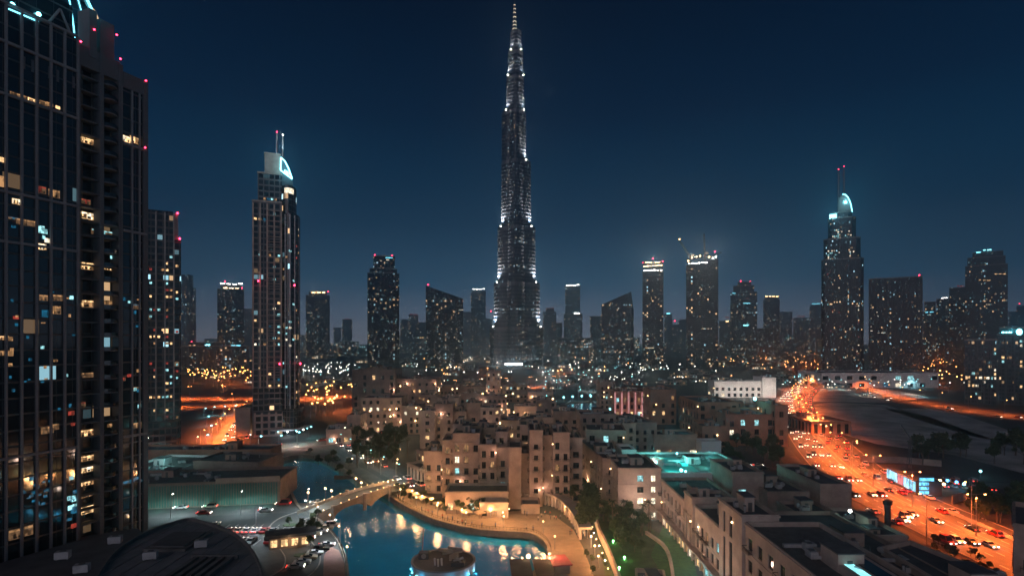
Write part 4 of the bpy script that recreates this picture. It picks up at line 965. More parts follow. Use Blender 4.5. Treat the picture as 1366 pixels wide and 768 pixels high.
def unit_mesh(kind):
    if kind not in UNITS:
        mb = MB()
        if kind == 0: mb.box(-1.1, 1.1, -.7, .7, .25, 1.5, 0).box(-.9, -.7, -.5, .5, 0, .25, 1).box(.7, .9, -.5, .5, 0, .25, 1).tube((0, 0, 1.5), (0, 0, 1.62), .5, 12, 1)
        elif kind == 1: mb.box(-.6, .6, -.6, .6, 0, 1.0, 0).tube((0, 0, 1), (0, 0, 1.3), .4, 10, 1)
        elif kind == 3: mb.box(-3, 3, -.35, .35, .3, .95, 0).box(2.3, 3, .35, 2.2, .3, .95, 0).box(-2.6, -2.4, -.3, .3, 0, .3, 1).box(1.6, 1.8, -.3, .3, 0, .3, 1)
        elif kind == 4: mb.tube((0, 0, 0), (0, 0, .9), .06, 6, 1).tube((0, -.05, 1.2), (.18, -.35, 1.36), .75, 14, 0, .68)
        elif kind == 5:
            for q in (-.4, 0, .4): mb.tube((-4, q, .25), (4, q, .25), .1, 6, 1)
            mb.tube((4, -.4, .25), (4, -.4, 1.4), .1, 6, 1)
        else: mb.tube((0, 0, 0), (0, 0, 1.4), .22, 8, 0).tube((0, 0, 1.4), (0, 0, 1.55), .34, 8, 1)
        UNITS[kind] = mb.mesh('rooftop_unit', [M['unit'], M['steel_dark']])
    return UNITS[kind]
def bldg(label, poly, z1, z0=0.0, name='apartment_building', cat='building', group=None, wm='plaster', rm='roof', fl=3.8, bay=3.6, win=(1.6, 2.1), lit=.24, litset='warm',
         parapet=1.0, balc=.4, units=3, ground=0.0, skip=.12, seed=None, root=None, part='wall', walls=None, wins=None, maxw=96, cornice=True, sill=1.0, fixed=None, recess=.35, margin=1.4):
    rnd = random.Random(str(seed) if seed is not None else label)
    P = poly; n = len(P); cx = sum(p[0] for p in P) / n; cy_ = sum(p[1] for p in P) / n
    new = root is None
    if new: root = thing(name, label, cat, (cx, cy_, z0), group)
    mb = MB(); slots = []
    for i in range(n):
        a, b = P[i], P[(i + 1) % n]; L = math.hypot(b[0] - a[0], b[1] - a[1])
        nx, ny = (b[1] - a[1]) / L, -(b[0] - a[0]) / L
        seen = (nx * (0 - (a[0] + b[0]) / 2) + ny * (0 - (a[1] + b[1]) / 2)) / math.hypot((a[0] + b[0]) / 2, (a[1] + b[1]) / 2) > -.12
        c, r = (face_openings(L, z1 - z0, fl, bay, win, rnd, ground=ground, sill=sill, margin=margin) if seen and (walls is None or i in walls) else ([], []))
        if wins and i in wins: c, r = wins[i]
        sk = {(x, y) for x in range(len(c)) for y in range(len(r)) if rnd.random() < skip and not (wins and i in wins)}
        slots += [s + (i,) for s in facade(mb, a, b, z0, z1, c, r, sk, recess)]
    ins = inset(P, .35); zr = z1 - parapet
    for i in range(n):
        a, b = P[i], P[(i + 1) % n]; c, d = ins[(i + 1) % n], ins[i]
        mb.face([(a[0], a[1], z1), (b[0], b[1], z1), (c[0], c[1], z1), (d[0], d[1], z1)], 0)
        mb.face([(c[0], c[1], zr - .1), (d[0], d[1], zr - .1), (d[0], d[1], z1), (c[0], c[1], z1)], 0)
    wall = mb.build(part, M[wm], root)
    if cornice:
        o = inset(P, -.22); cb = MB()
        for i in range(n):
            a, b, c, d = P[i], P[(i + 1) % n], o[(i + 1) % n], o[i]
            zt, zb = z1 - .25, z1 - .62
            cb.face([(d[0], d[1], zb), (c[0], c[1], zb), (c[0], c[1], zt), (d[0], d[1], zt)], 0)
            cb.face([(d[0], d[1], zt), (c[0], c[1], zt), (b[0], b[1], zt), (a[0], a[1], zt)], 0); cb.face([(a[0], a[1], zb), (b[0], b[1], zb), (c[0], c[1], zb), (d[0], d[1], zb)], 0)
        cb.build('cornice', M[wm], root)
    if z1 - z0 > 10 and part not in ('podium', 'pylon'):
        o = inset(P, -.14); sb = MB(); zb = z0 + ground + fl + .12
        while zb < z1 - 2.5:
            for i in range(n):
                a, b, c, d = P[i], P[(i + 1) % n], o[(i + 1) % n], o[i]
                sb.face([(d[0], d[1], zb), (c[0], c[1], zb), (c[0], c[1], zb + .3), (d[0], d[1], zb + .3)]); sb.face([(d[0], d[1], zb + .3), (c[0], c[1], zb + .3), (b[0], b[1], zb + .3), (a[0], a[1], zb + .3)]); sb.face([(a[0], a[1], zb), (b[0], b[1], zb), (c[0], c[1], zb), (d[0], d[1], zb)])
            zb += fl * 2
        sb.build('string_course', M[wm], root)
    rf = MB(); rf.face([(p[0], p[1], zr) for p in ins], 0); roof = rf.build('roof', M[rm], root)
    x0, x1 = min(p[0] for p in ins), max(p[0] for p in ins); y0, y1 = min(p[1] for p in ins), max(p[1] for p in ins)
    area = (x1 - x0) * (y1 - y0)
    if units: units = max(units, min(14, int(area / 38)))
    for _ in range(units):
        x, y = rnd.uniform(x0 + .25 * (x1 - x0), x1 - .25 * (x1 - x0)), rnd.uniform(y0 + .25 * (y1 - y0), y1 - .25 * (y1 - y0))
        place('rooftop_unit', unit_mesh(rnd.choice((0, 0, 1, 1, 2, 2, 4, 4, 3, 5) if min(x1 - x0, y1 - y0) > 14 else (0, 1, 1, 2, 4))), roof, (x, y, zr), rnd.choice((0, math.pi / 2)))
    if units and area > 60:
        w_, l_, h_ = min(4.5, (x1 - x0) * .3), min(5.5, (y1 - y0) * .34), rnd.uniform(2.3, 3.2)
        bx, by = rnd.uniform(x0 + .22 * (x1 - x0), x1 - .22 * (x1 - x0) - w_), rnd.uniform(y0 + .3 * (y1 - y0), y1 - .15 * (y1 - y0) - l_)
        sh_ = MB(); sh_.box(bx, bx + w_, by, by + l_, zr + .004, zr + h_, 0, False, 0); sh_.box(bx - .2, bx + w_ + .2, by - .2, by + l_ + .2, zr + h_, zr + h_ + .22, 1)
        sh_.box(bx + w_ * .35, bx + w_ * .35 + .9, by - .06, by - .004, zr + .05, zr + 2.05, 2); sh_.build('stair_house', [M[wm], M[rm], M['frame']], roof)
    if slots and part != 'podium':
        for s in rnd.sample(slots, min(len(slots), 1 + len(slots) // 16)):
            p, w, h, rz = s[:4]; nx, ny = math.sin(rz), -math.cos(rz); tx, ty = math.cos(rz), math.sin(rz)
            q = (p[0] + tx * (w / 2 + .45) + nx * (recess + .2), p[1] + ty * (w / 2 + .45) + ny * (recess + .2), p[2] + h * .8)
            MB().ball(q, .2 if q[1] < 260 else .32, 0, 8, 5).box(q[0] - .06, q[0] + .06, q[1] - .06, q[1] + .06, q[2] + .15, q[2] + .4, 1).build('wall_lantern', [M['warmlamp'], M['steel_dark']], root)
            if WALL_LIGHTS[0] < 110: WALL_LIGHTS[0] += 1; lamp(root, (q[0] + nx * .7, q[1] + ny * .7, q[2]), 950 * (max(q[1], 150) / 200) ** 1.3, (1, .54, .38), .25)
    rnd.shuffle(slots)
    for k, (p, w, h, rz, key, wi) in enumerate(slots[:maxw]):
        on = fixed[(wi,) + key] if fixed and (wi,) + key in fixed else (rnd.choice(LITS[litset]) if rnd.random() < lit else 'glass')
        o = place('window', pane_mesh(w, h, on), root, p, rz)
        if rnd.random() < balc and p[2] - z0 > fl * .8:
            nx, ny = math.sin(rz), -math.cos(rz)
            place('balcony', balcony_mesh(w + .9), root, (p[0] + nx * .33, p[1] + ny * .33, p[2] - .35), rz)
    return root
def pxb(label, px0, px1, pt, pb, depth, **k):
    """A block given by its front face in photo pixels (top and foot rows) and its depth in metres."""
    Y = F * CZ / (pb - HZ); rot = R(k.pop('rot', 0)); x0, x1 = xa(px0, Y), xa(px1, Y); k.setdefault('z1', za(pt, Y))
    return bldg(label, rect(x0, x1, Y, Y + depth, rot), **k)
def wlights(pts, power, col=(1, .55, .25), r=.4):
    for p in pts: lamp(None, p, power, col, r)

# ---- rear rows, seen as dark roofs with scattered warm lamps
PX = pxb
big = PX('tall rear apartment house with dark window bands at the upper left of the old town', 470, 527, 493, 562, 26, fl=5, bay=5.5, win=(2.2, 3.2), lit=.08, wm='plaster2', cat='apartment house')
bldg('', rect(xa(527, 425) + .02, xa(582, 425), 427, 452), za(505, 425), root=big, part='side_wing', wm='plaster2', lit=.14, fl=5, bay=5)
bldg('', rect(xa(488, 420), xa(515, 420), 423, 440), za(490, 425), za(494, 421), root=big, part='penthouse', wm='plaster2', lit=.0, fl=4, units=1)
PX('broad pale apartment house with scattered warm windows behind the dark palm garden', 481, 536, 530, 577, 22, fl=4.4, bay=4.4, win=(1.7, 2.2), lit=.34, wm='plaster', cat='apartment house')
PX('lower apartment house adjoining the broad pale one, with a recessed balcony front', 536.5, 561, 541, 579, 20, lit=.3, balc=.6, cat='apartment house')
PX('white shop pavilion with a curved corner and bright ground-floor windows by the lakeside drive', 430, 462, 572, 592, 20, wm='plaster3', fl=5, win=(2.6, 2.6), bay=3.6, lit=.75, litset='mix', skip=0, rot=14, name='shop_pavilion', cat='shop')
PX('narrow tan link house between the white shop pavilion and the broad pale house', 463, 481, 553, 588, 16, lit=.4, cat='house')
REAR = [  # (px0, px1, top, foot, depth, words)
 (528, 560, 513, 546, 16, 'low dark rear house right behind the broad pale house'),
 (560, 586, 509, 540, 16, 'dark rear house with a bright warm wall lamp, left of the long low roof'),
 (586, 648, 515, 538, 18, 'long low dark roof across the middle of the rear old town'),
 (649, 668, 495, 535, 14, 'square rooftop house standing highest of the dark rear roofs'),
 (669, 704, 512, 537, 18, 'dark rear house right of the square rooftop house'),
 (704, 738, 522, 545, 16, 'dark rear house nearest to the blue fountain basin'),
 (561, 584, 526, 566, 16, 'stepped tan house with shaded balconies right of the lower apartment house'),
 (584, 612, 530, 566, 18, 'tan house with two warm wall lamps below the long low roof'),
 (612, 644, 524, 560, 16, 'plain dark house below the square rooftop house, to its left'),
 (644, 676, 527, 560, 16, 'plain dark house straight below the square rooftop house'),
 (716, 742, 533, 566, 18, 'pale upper house with a dark wide opening at the edge of the fountain basin'),
 (560, 580, 547, 598, 14, 'narrow house with arched dark openings left of the curved pale gable'),
 (580, 604, 538, 596, 14, 'house with a curved pale gable in the third row from the lake'),
 (604, 622, 548, 594, 14, 'house with tall dark loggias right of the curved pale gable'),
 (622, 641, 537, 592, 16, 'house with a long flat black roof left of the warm-lit courtyard front'),
 (641, 668, 543, 592, 16, 'low house with small cool windows left of the bright door column'),
 (738, 772, 548, 596, 18, 'dark house with a black roof below the fountain basin'),
 (706, 738, 556, 604, 16, 'dark flat house in front of the warm-lit courtyard house'),
 (668, 706, 560, 606, 16, 'dark flat house with a single warm lamp below the bright door column'),
]
for i, (a, b, t, f_, d, lab) in enumerate(REAR):
    PX(lab, a, b, t, f_, d, wm=['plaster2', 'plaster', 'plaster2', 'plaster3'][i % 4], lit=.22, fl=4.0, bay=3.4, win=(1.6 + .3 * (i % 3), 2.2), balc=.5, units=2 + i % 3, cat='house', name='town_house')
ct = PX('warm-lit courtyard house with small square windows in the middle of the old town', 686, 716, 541, 592, 12, wm='plaster3', lit=.25, cat='house', name='town_house')
Yk = F * CZ / (592 - HZ); lamp(ct, (xa(700, Yk), Yk - 6, za(552, Yk)), 5200, (1, .5, .22), .4)
MB().box(xa(676.5, Yk), xa(680.5, Yk), Yk - 3.4, Yk - 3.2, za(559, Yk), za(544, Yk), 0).build('lit_door_column', emit('glowing_doorway', (1, .5, .25), .8, var=.2), ct)
# wall lamps scattered over the rear houses
spots = [(517, 511, 440), (535, 515, 425), (553, 522, 430), (562, 510, 440), (577, 509, 440), (604, 519, 440), (610, 518, 445), (572, 535, 400), (644, 525, 410), (675, 528, 405), (684, 525, 405), (571, 547, 335), (586, 521, 420), (495, 548, 368), (521, 546, 368), (522, 555, 368), (530, 545, 368), (556, 544, 365), (563, 546, 365), (740, 549, 330), (737, 532, 330), (555, 561, 366), (667, 564, 300), (764, 556, 330)]
pr = None
for i, (px, py, Y) in enumerate(spots):
    x, y, z = xa(px, Y), Y - 2.5, za(py, Y)
    if pr is None:
        pr = thing('wall_lamp', 'small warm lamp on a roof edge among the old-town houses', 'lamp', (x, y, z), 'old-town roof lamps')
        MB().tube((x, y, z - 1.2), (x, y, z), .08, 5, 1).ball((x, y, z + .35), .42, 0, 8, 6).build('lamp_globe', [M['warmlamp'], M['steel_dark']], pr)
    else: c = copy_tree(pr); c.location = (x, y, z)
    if i % 2 == 0: lamp(None, (x, y - 1.2, z + .6), 700, (1, .6, .3), .3)

# added lamps without fixtures, washing the house fronts warm from street level
sr_ = random.Random(8)
for px, py in [(500, 582), (520, 584), (548, 586), (470, 594), (575, 560), (598, 556), (628, 552), (660, 550), (690, 548), (722, 556), (556, 606), (590, 606), (612, 602), (632, 600), (655, 602), (690, 612), (722, 612), (745, 606), (560, 552), (610, 545), (650, 543), (600, 640), (760, 640), (780, 650), (690, 655)]:
    x, y = gp(px, py); lamp(None, (x, y - 3, sr_.uniform(3, 9)), 5200 * sr_.uniform(.5, 1.3) * (y / 300) ** 1.2, (1, .58, .32), .5)
# ---- the main lakeside block (one stepped building with its podium, pylon and wings)
MK = dict(balc=.4)
mbk = bldg('stepped lakeside apartment block with a tall blank pylon and a warm-lit arcade at its foot', rect(xa(604, 214), xa(640, 214), 214, 232), za(577, 214), fl=4.3, bay=3.4, win=(1.7, 2.5), lit=.4, litset='mix', balc=.4, recess=.8, margin=.7, cat='apartment block')
B2 = lambda part, a, b, t, Y, d, zb=0.0, **k: bldg('', rect(xa(a, Y), xa(b, Y), Y, Y + d), za(t, Y), zb, root=mbk, part=part, seed=part + str(a), **dict(dict(fl=4.0, bay=2.5, win=(1.6, 2.5), lit=.36, litset='mix', balc=.6, units=1, skip=.04, recess=.8, sill=.6, margin=.6), **k))
B2('left_wing', 590, 604, 586, 218, 14); B2('upper_terrace_wing', 567, 590, 601, 224, 16, lit=.3)
B2('middle_wing', 640.2, 662, 592, 211, 18, lit=.3, balc=.6); B2('turret', 661, 677, 575, 216, 12, lit=.1)
B2('recessed_bay', 662.2, 679, 596, 213, 16, lit=.35, balc=.7)
B2('pylon', 678.5, 695.5, 596, 203, 16, walls=[], units=0)
B2('balcony_bay', 695.7, 706, 604, 209, 20, win=(2.0, 2.2), bay=9, lit=.4, skip=0, balc=.9)
B2('right_wing', 706.2, 724, 573, 206, 22, lit=.16, win=(1.5, 1.9)); B2('right_balcony_bay', 724.2, 738, 580, 210, 20, win=(3.6, 2.3), bay=9, lit=.34, skip=0, balc=.9)
B2('end_wing', 738.2, 760, 576, 206, 22, lit=.14); B2('end_bay', 760.2, 777, 583, 211, 18, win=(2.2, 2.2), bay=5, lit=.2, balc=.6)
B2('rear_tower', 604, 626, 565, 226, 14, za(590, 226), lit=.3, walls=[0]); B2('rear_gallery', 626.2, 660, 570, 230, 14, za(596, 230), lit=.3, walls=[0]); B2('rear_block', 694, 726, 566, 229, 16, za(590, 229), walls=[0], lit=.25, win=(2.6, 2.4))
# podium with the arcade
B2('podium', 594, 678, 655, 197, 12, wm='plaster', fl=5.5, win=(2.0, 2.6), bay=3.4, lit=.85, litset='warm', skip=.0, balc=0, sill=1.2, units=0)
B2('podium_step', 640, 678, 669, 192.5, 4.3, wm='plaster', fl=4, win=(1.8, 1.9), bay=3.2, lit=.7, skip=0, balc=0, units=0)
B2('lobby', 695.7, 720, 672, 197, 8.9, wm='plaster', fl=4.2, win=(2.4, 2.6), bay=3.6, lit=.6, skip=0, balc=0, units=0)
wlights([(xa(p, 192), 191.5, 4.5) for p in (604, 622, 640)] + [(xa(p, 188), 187.5, 5) for p in (655, 672, 690, 706)], 1300, (1, .50, .22))
wlights([(xa(688, 190), 188, 6), (xa(714, 192), 186, 5)], 3600, (1, .48, .2))
# colonnade wing on the left
cA, cB = (xa(543, 252), 252), (xa(582, 229), 229)
dv = Vector((cB[0] - cA[0], cB[1] - cA[1])).normalized(); nv = Vector((-dv.y, dv.x))
cpoly = [cA, cB, tuple(Vector(cB) + nv * 14), tuple(Vector(cA) + nv * 14)]
L_ = (Vector(cB) - Vector(cA)).length; k_ = 8
cw_ = bldg('long low colonnade wing with a row of tall dark openings at the lakeside corner', cpoly, 6.2, name='colonnade_wing', wm='plaster3', rm='roof2', units=1, balc=0, walls=[0], wins={0: ([(1.2 + i * (L_ - 3.6) / (k_ - 1), 1.2 + i * (L_ - 3.6) / (k_ - 1) + 1.5) for i in range(k_)], [(.3, 4.6)])}, lit=0, skip=0, seed='colon')
bldg('', [tuple(Vector(p) + nv * 4.5) for p in (cA, cB)] + [tuple(Vector(p) + nv * 15) for p in (cB, cA)], 11.4, 6.0, root=cw_, part='upper_storey', wm='plaster', lit=.3, fl=4.2, win=(2.2, 2.6), bay=3.3, skip=0, balc=.2)
bldg('', rect(xa(581.5, 226), xa(604, 226), 226, 240), 9.6, root=cw_, part='corner_block', wm='plaster3', win=(2.4, 6), bay=20, fl=9, lit=0, units=1, seed='cc')
bldg('', rect(xa(565, 240), xa(586, 240), 240, 252), za(600, 240), root=cw_, part='stair_tower', wm='plaster', lit=.2, units=1)

# ---- right of the main block
bldg('long wing with narrow window columns running back from the big plain-walled block', [(33, 208), (38.2, 205), (44, 250), (28, 252)], 17.3, fl=3.4, bay=3.6, win=(1.4, 1.7), lit=.07, wm='plaster', units=2, balc=.1, cat='apartment wing')
pb_ = bldg('big plain-walled block with a column of small lit windows beside four large ones', rect(35.6, 50, 191, 214), 17.4, wm='plaster3', cat='apartment block', units=2, cornice=True, balc=0, skip=0, walls=[0, 3],
     wins={0: ([(6.4, 8.5), (11.0, 12.6)], [(.6, 2.4), (5.2, 7.2), (9.0, 11.0), (12.7, 14.8)])}, fixed={(0, 0, 0): 'glass', (0, 0, 1): 'w_white', (0, 0, 2): 'glass', (0, 0, 3): 'w_cool', (0, 1, 0): 'w_white', (0, 1, 1): 'w_white', (0, 1, 2): 'w_white', (0, 1, 3): 'w_white'}, bay=6, lit=0)
lamp(pb_, (46, 183, 3.4), 900, (1, .6, .3), .4)
# chain of street-front buildings whose fronts face left, at x = 50
ch1 = bldg('street-front block with tall narrow dark windows right of the plain-walled block', rect(50.02, 66, 163.5, 193), 13.8, wm='plaster', fl=4.4, bay=3.8, win=(1.5, 2.6), lit=.05, walls=[3], ground=3.2, balc=.2, cat='apartment block', units=3)
ch2 = bldg('square block with two slot windows rising between the street-front blocks', rect(49.4, 60, 156, 163.4), 17.2, wm='plaster', walls=[3], fl=11, bay=3, win=(1.1, 8.5), sill=3.5, lit=0, units=1, cat='apartment block')
ch3 = bldg('street-front block with paired balcony windows above bright cyan shopfronts', rect(50, 64, 136.2, 155.9), 15.2, wm='plaster3', fl=3.9, bay=3.4, win=(1.9, 2.5), lit=.3, litset='mix', walls=[3], ground=3.4, balc=.5, skip=0, cat='apartment block', units=3)
ch4 = bldg('tall corner tower block with two long vertical slots, nearest the terrace lawn', rect(49.4, 57.4, 122.4, 136.0), 22.6, wm='plaster3', walls=[3], fl=20, bay=4.2, win=(1.5, 15), sill=4.5, lit=0, skip=0, units=2, cat='apartment block', wins={3: ([(2.6, 4.0), (6.4, 8.2)], [(4.0, 14.5), (15.6, 20.4)])})
ch5 = bldg('long front block with square windows and dark balconies ending at the picture foot', rect(50, 66, 84, 122.2), 21.2, wm='plaster3', fl=4.6, bay=4.6, win=(2.2, 2.6), lit=.04, walls=[3], balc=.4, skip=0, ground=1, cat='apartment block', units=12, rm='roof2')
shop = thing('shop_arcade', 'glazed shop arcade with warm and cyan windows along the terrace lawn', 'shop arcade', (48.6, 160, 0))
MB().box(48.2, 49.98, 125, 190, 3.5, 3.9, 0).build('canopy', M['plaster2'], shop)
for i in range(19):
    y = 127 + i * 3.35; key = 'w_cool' if i < 6 else ['w_warm', 'w_white', 'w_dim', 'w_warm'][i % 4]
    if i % 5 != 3: place('shop_window', pane_mesh(2.6, 2.9, key), shop, (49.2, y, .3), -math.pi / 2)
    MB().box(48.9, 49.3, y + 1.4, y + 1.9, 0, 3.5, 0).build('column', M['plaster3'], shop)
for y, c, e in ((182, (1, .6, .3), 700), (168, (1, .6, .3), 700), (152, (1, .7, .4), 600), (143, (.3, .9, 1), 1400), (134, (.3, .9, 1), 1400)): lamp(shop, (46.6, y, 2.6), e, c, .4)
wlights([(41, y, 9) for y in (200, 186, 170, 150, 130)], 6500, (1, .66, .5), .6)  # added lamps that wash the street fronts, with no fixtures
# pool terrace behind, lit cyan
ter = bldg('cyan-lit pool terrace roof with pale parapets behind the plain-walled block', rect(50.1, 84, 196, 232), 14.6, wm='white_wall', rm='roof2', walls=[], units=4, name='terrace_building', cat='terrace', parapet=.7)
MB().box(54, 66, 200, 224, 13.92, 14.02, 0).build('pool', mat('pool_water', (.05, .45, .42), .08, .1, .2), ter)
for x, y, e in ((56, 198, 9000), (63, 212, 11000), (72, 206, 8000), (57, 226, 10000), (78, 224, 6000)): lamp(ter, (x, y, 16.2), e, (.15, .95, .85), .4)
for x, y in ((60, 197), (70, 199), (52, 212), (76, 214), (66, 228), (80, 205)): beacon(ter, x, y, 14.2, .4, 'cyanlamp', 'terrace_lamp')
bldg('cyan-washed stair house at the back of the pool terrace', rect(44, 49.6, 228, 240), 16.5, wm='white_wall', walls=[], units=0, name='stair_house', cat='stair house'); lamp(None, (46, 222, 17), 1500, (.15, .95, .85), .4)
PX('flat house with a cyan corner window behind the long wing', 786, 838, 573, 640, 22, fl=5, bay=5, win=(2.2, 3), lit=.5, litset='cool', rot=-6, cat='house')
PX('small pale cube house behind the flat house with the cyan corner window', 821, 848, 564, 622, 12, wm='plaster3', lit=.2, cat='house')
PX('dark roofed rear house with glowing slit letters on its wall below the fountain basin', 774, 822, 552, 618, 18, wm='plaster2', lit=.06, cat='house')
PX('wide sweeping dark roof left of the house with three warm arched windows', 828, 872, 563, 612, 30, wm='plaster2', lit=.05, cat='house', rot=8)
PX('house with three tall warm arched windows behind the pool terrace', 872, 930, 579, 612, 16, wm='plaster', fl=7, win=(2.2, 3.8), bay=4.4, sill=.8, lit=.8, litset='warm', skip=.2, cat='house')
lamp(None, (xa(905, 280), 276, 3), 1500, (1, .5, .25), .4)
PX('plain orange-lit cube house right of the house with three warm arched windows', 937, 970, 568, 606, 16, wm='plaster4', lit=.15, cat='house')
PX('small white kiosk with a curved canopy roof behind the terrace', 936, 962, 588, 622, 8, wm='white_wall', lit=.0, units=0, cat='kiosk', name='kiosk')
cub = bldg('large cube house with one bright cyan window, right of the pool terrace', rect(xa(977, 178), xa(1019, 178), 178, 198), za(629, 178), wm='plaster', cat='house', walls=[0, 3], wins={0: ([(2.0, 4.4)], [(9.5, 13.5)])}, fixed={(0, 0, 0): 'w_cool'}, lit=.3, litset='cool', fl=8, bay=8, win=(1.6, 3.4), balc=0, units=1, skip=0)
bldg('flat-roofed house with a dark roof recess right of the cube house', rect(xa(1024, 172), xa(1080, 172), 172, 192), za(655, 172), wm='plaster2', lit=.1, cat='house', units=2, fl=5)
bldg('plain-walled hall with a black roof right beside the highway', rect(xa(1094, 172), xa(1136, 172), 172, 200), za(645, 172), wm='plaster', cat='hall', name='hall', walls=[0], wins={0: ([(4.6, 8.6)], [(6.0, 8.6)])}, lit=0, units=1)
bldg('small yard house with a lit doorway below the plain-walled hall', rect(xa(1064, 152), xa(1118, 152), 152, 164), za(684, 152), wm='plaster2', lit=.5, litset='mix', cat='house', fl=6, bay=5, win=(1.2, 2.4), units=1)
lamp(None, (xa(1104, 148), 149, 13), 500, (1, .7, .45), .3)
bldg('sloping service wing with a cyan work lamp below the highway', rect(xa(1130, 150), xa(1172, 150), 139, 162), za(694, 150), wm='plaster3', rm='roof', lit=0, walls=[], cat='service wing', units=2); lamp(None, (xa(1128, 148), 146, 16), 2400, (.35, 1, .9), .4)
beacon(thing('work_lamp', 'bright greenish white work lamp on the service wing roof', 'work lamp', (xa(1131, 148), 147, 14)), xa(1131, 148), 147, za(683, 148), .42, 'whitelamp', 'lamp_head')
bldg('pale parapet house right of the service wing', rect(xa(1160, 138), xa(1212, 138), 138, 150), za(722, 138), wm='plaster3', lit=0, walls=[], cat='house', units=1)
bldg('dark roof yard with domes and pipes between the long front block and the yard houses', rect(66.1, 84, 96, 150), 15.2, wm='plaster2', lit=0, walls=[], cat='roof yard', units=16, name='plant_building')
sk_ = thing('skylight_roof', 'long glazed roof lantern glowing cyan on the front block roof', 'skylight', (60, 96, 20.2)); MB().prism(rect(56, 63, 91, 106), 20.22, 21.6, 0).build('kerb', M['plaster3'], sk_)
MB().box(57, 58.6, 92, 105, 21.62, 21.7, 0).build('light_panel', emit('skylight_glow', (.3, .9, .95), 1.3, var=.3), sk_)
MB().box(59.4, 62, 92, 105, 21.62, 21.75, 0).build('glass_panel', M['glass'], sk_); lamp(sk_, (58, 98, 23), 300, (.3, .95, 1), .3)
bldg('great dark flat roof with a blank pale side wall at the bottom right', [(77, 72), (98, 72), (92, 106), (88, 126), (79, 122)], 16.0, wm='plaster3', lit=0, walls=[], cat='hall', name='hall', units=3, rm='roof')
bldg('slice of a dark building cut off by the right picture edge', [(96.8, 110), (105.8, 102), (119, 117), (110, 125)], za(697, 110), wm='plaster2', lit=0, walls=[0], cat='building', units=0, bay=5, fl=5)
# brown hotel beside the highway and its neighbours
bh = PX('orange-lit hotel block with dark balcony bays beside the highway', 985, 1034, 552, 594, 18, wm='plaster4', fl=5.2, bay=5.4, win=(2.6, 3.2), lit=.26, litset='mix', cat='hotel', name='hotel', skip=0, balc=.3)
B3 = lambda part, a, b, t, Y, d, **k: bldg('', rect(xa(a, Y), xa(b, Y), Y, Y + d), za(t, Y), root=bh, part=part, seed=part, **dict(dict(wm='plaster4', fl=5.2, bay=5, win=(2.4, 3.2), lit=.24, litset='mix', units=2), **k))
B3('left_wing', 968, 984.8, 552, 322, 24); B3('right_wing', 1034.2, 1051, 540, 322, 26); B3('rear_wing', 932, 985, 536, 352, 40, lit=.15); B3('roof_storey', 974, 1030, 543, 346, 20, lit=.3)
lamp(bh, (xa(1014, 330), 338, za(534, 330)), 7000, (.2, .95, .95), .5); beacon(bh, xa(1009, 330), 332, za(536, 330), 1.0, 'cyanlamp', 'roof_floodlight')
for px in (990, 1020, 1046): lamp(None, (xa(px, 318), 312, 5), 3000, (1, .40, .14), .5)
hA, hB = (xa(905, 420), 420), (xa(966, 345), 345)
bldg('long dark brown wing running diagonally towards the orange-lit hotel', [hA, hB, (hB[0] + 16, hB[1] + 8), (hA[0] + 16, hA[1] + 8)], 18, wm='plaster4', lit=.14, fl=4.6, bay=5, cat='hotel wing', name='hotel_wing', units=3)
PX('dark brown block with a tall cyan window beside the rose-lit facade', 868, 902, 519, 566, 24, wm='plaster4', lit=.3, litset='mix', fl=5.5, bay=6, win=(2, 3), cat='building')
rs = PX('rose-lit facade block with glowing pilasters behind the wide sweeping roof', 820, 866, 521, 556, 24, wm='plaster4', lit=.6, litset='mix', fl=5.4, bay=5.4, win=(2, 3.2), skip=0, cat='building', balc=0)
Yr = F * CZ / (556 - HZ)
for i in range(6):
    x = xa(820.5 + i * 9, Yr); MB().box(x - .5, x + .5, Yr - 1, Yr - .02, 0, za(523, Yr), 0).build('lit_pilaster', emit('rose_pilaster_emission', (1, .42, .42), .55, var=.3) if i == 0 else bpy.data.materials['rose_pilaster_emission'], rs)  # rose light on the pilasters is put in as their own emission
for px in (830, 855): lamp(rs, (xa(px, Yr), Yr - 6, 3), 5000, (1, .55, .5), .5)
PX('narrow dark block with a bluish glass head left of the rose-lit facade', 800, 819, 508, 552, 18, wm='plaster2', lit=.3, litset='cool', cat='building')
wa = PX('white arcaded office building with two rows of square dark windows beyond the brown hotel', 953, 1016, 508, 530, 20, wm='white_wall', fl=6.2, bay=5.6, win=(3, 3.4), lit=.1, skip=0, balc=0, cat='office building', name='office_building', units=2)
bldg('', rect(xa(1016.2, 600), xa(1034, 600), 598, 622), za(503, 600), root=wa, part='end_tower', wm='white_wall', walls=[], units=1)
for px in (960, 985, 1010, 1028): lamp(wa, (xa(px, 600), 584, 8), 40000, (1, .85, .7), 1)
ml = PX('long pale mall building with lit glass fronts below the ribbed slab tower', 1096, 1252, 497, 517, 60, wm='white_wall', fl=9, bay=14, win=(7, 5), lit=.5, litset='cool', skip=.2, balc=0, cat='mall', name='mall_building', units=6)
for px in (1115, 1160, 1205, 1245): lamp(ml, (xa(px, 715), 690, 6), 16000, (1, .7, .6), 1)
wh = PX('low ribbed warehouse with an orange-lit flat roof beside the highway', 1083, 1135, 562, 580, 40, wm='plaster4', rm='roof2', fl=12, bay=4, win=(2.4, 6), lit=0, balc=0, cat='warehouse', name='warehouse', units=5, skip=0)
for px in (1092, 1112, 1130): lamp(wh, (xa(px, 345), 350, 6), 2600, SOD, .5)
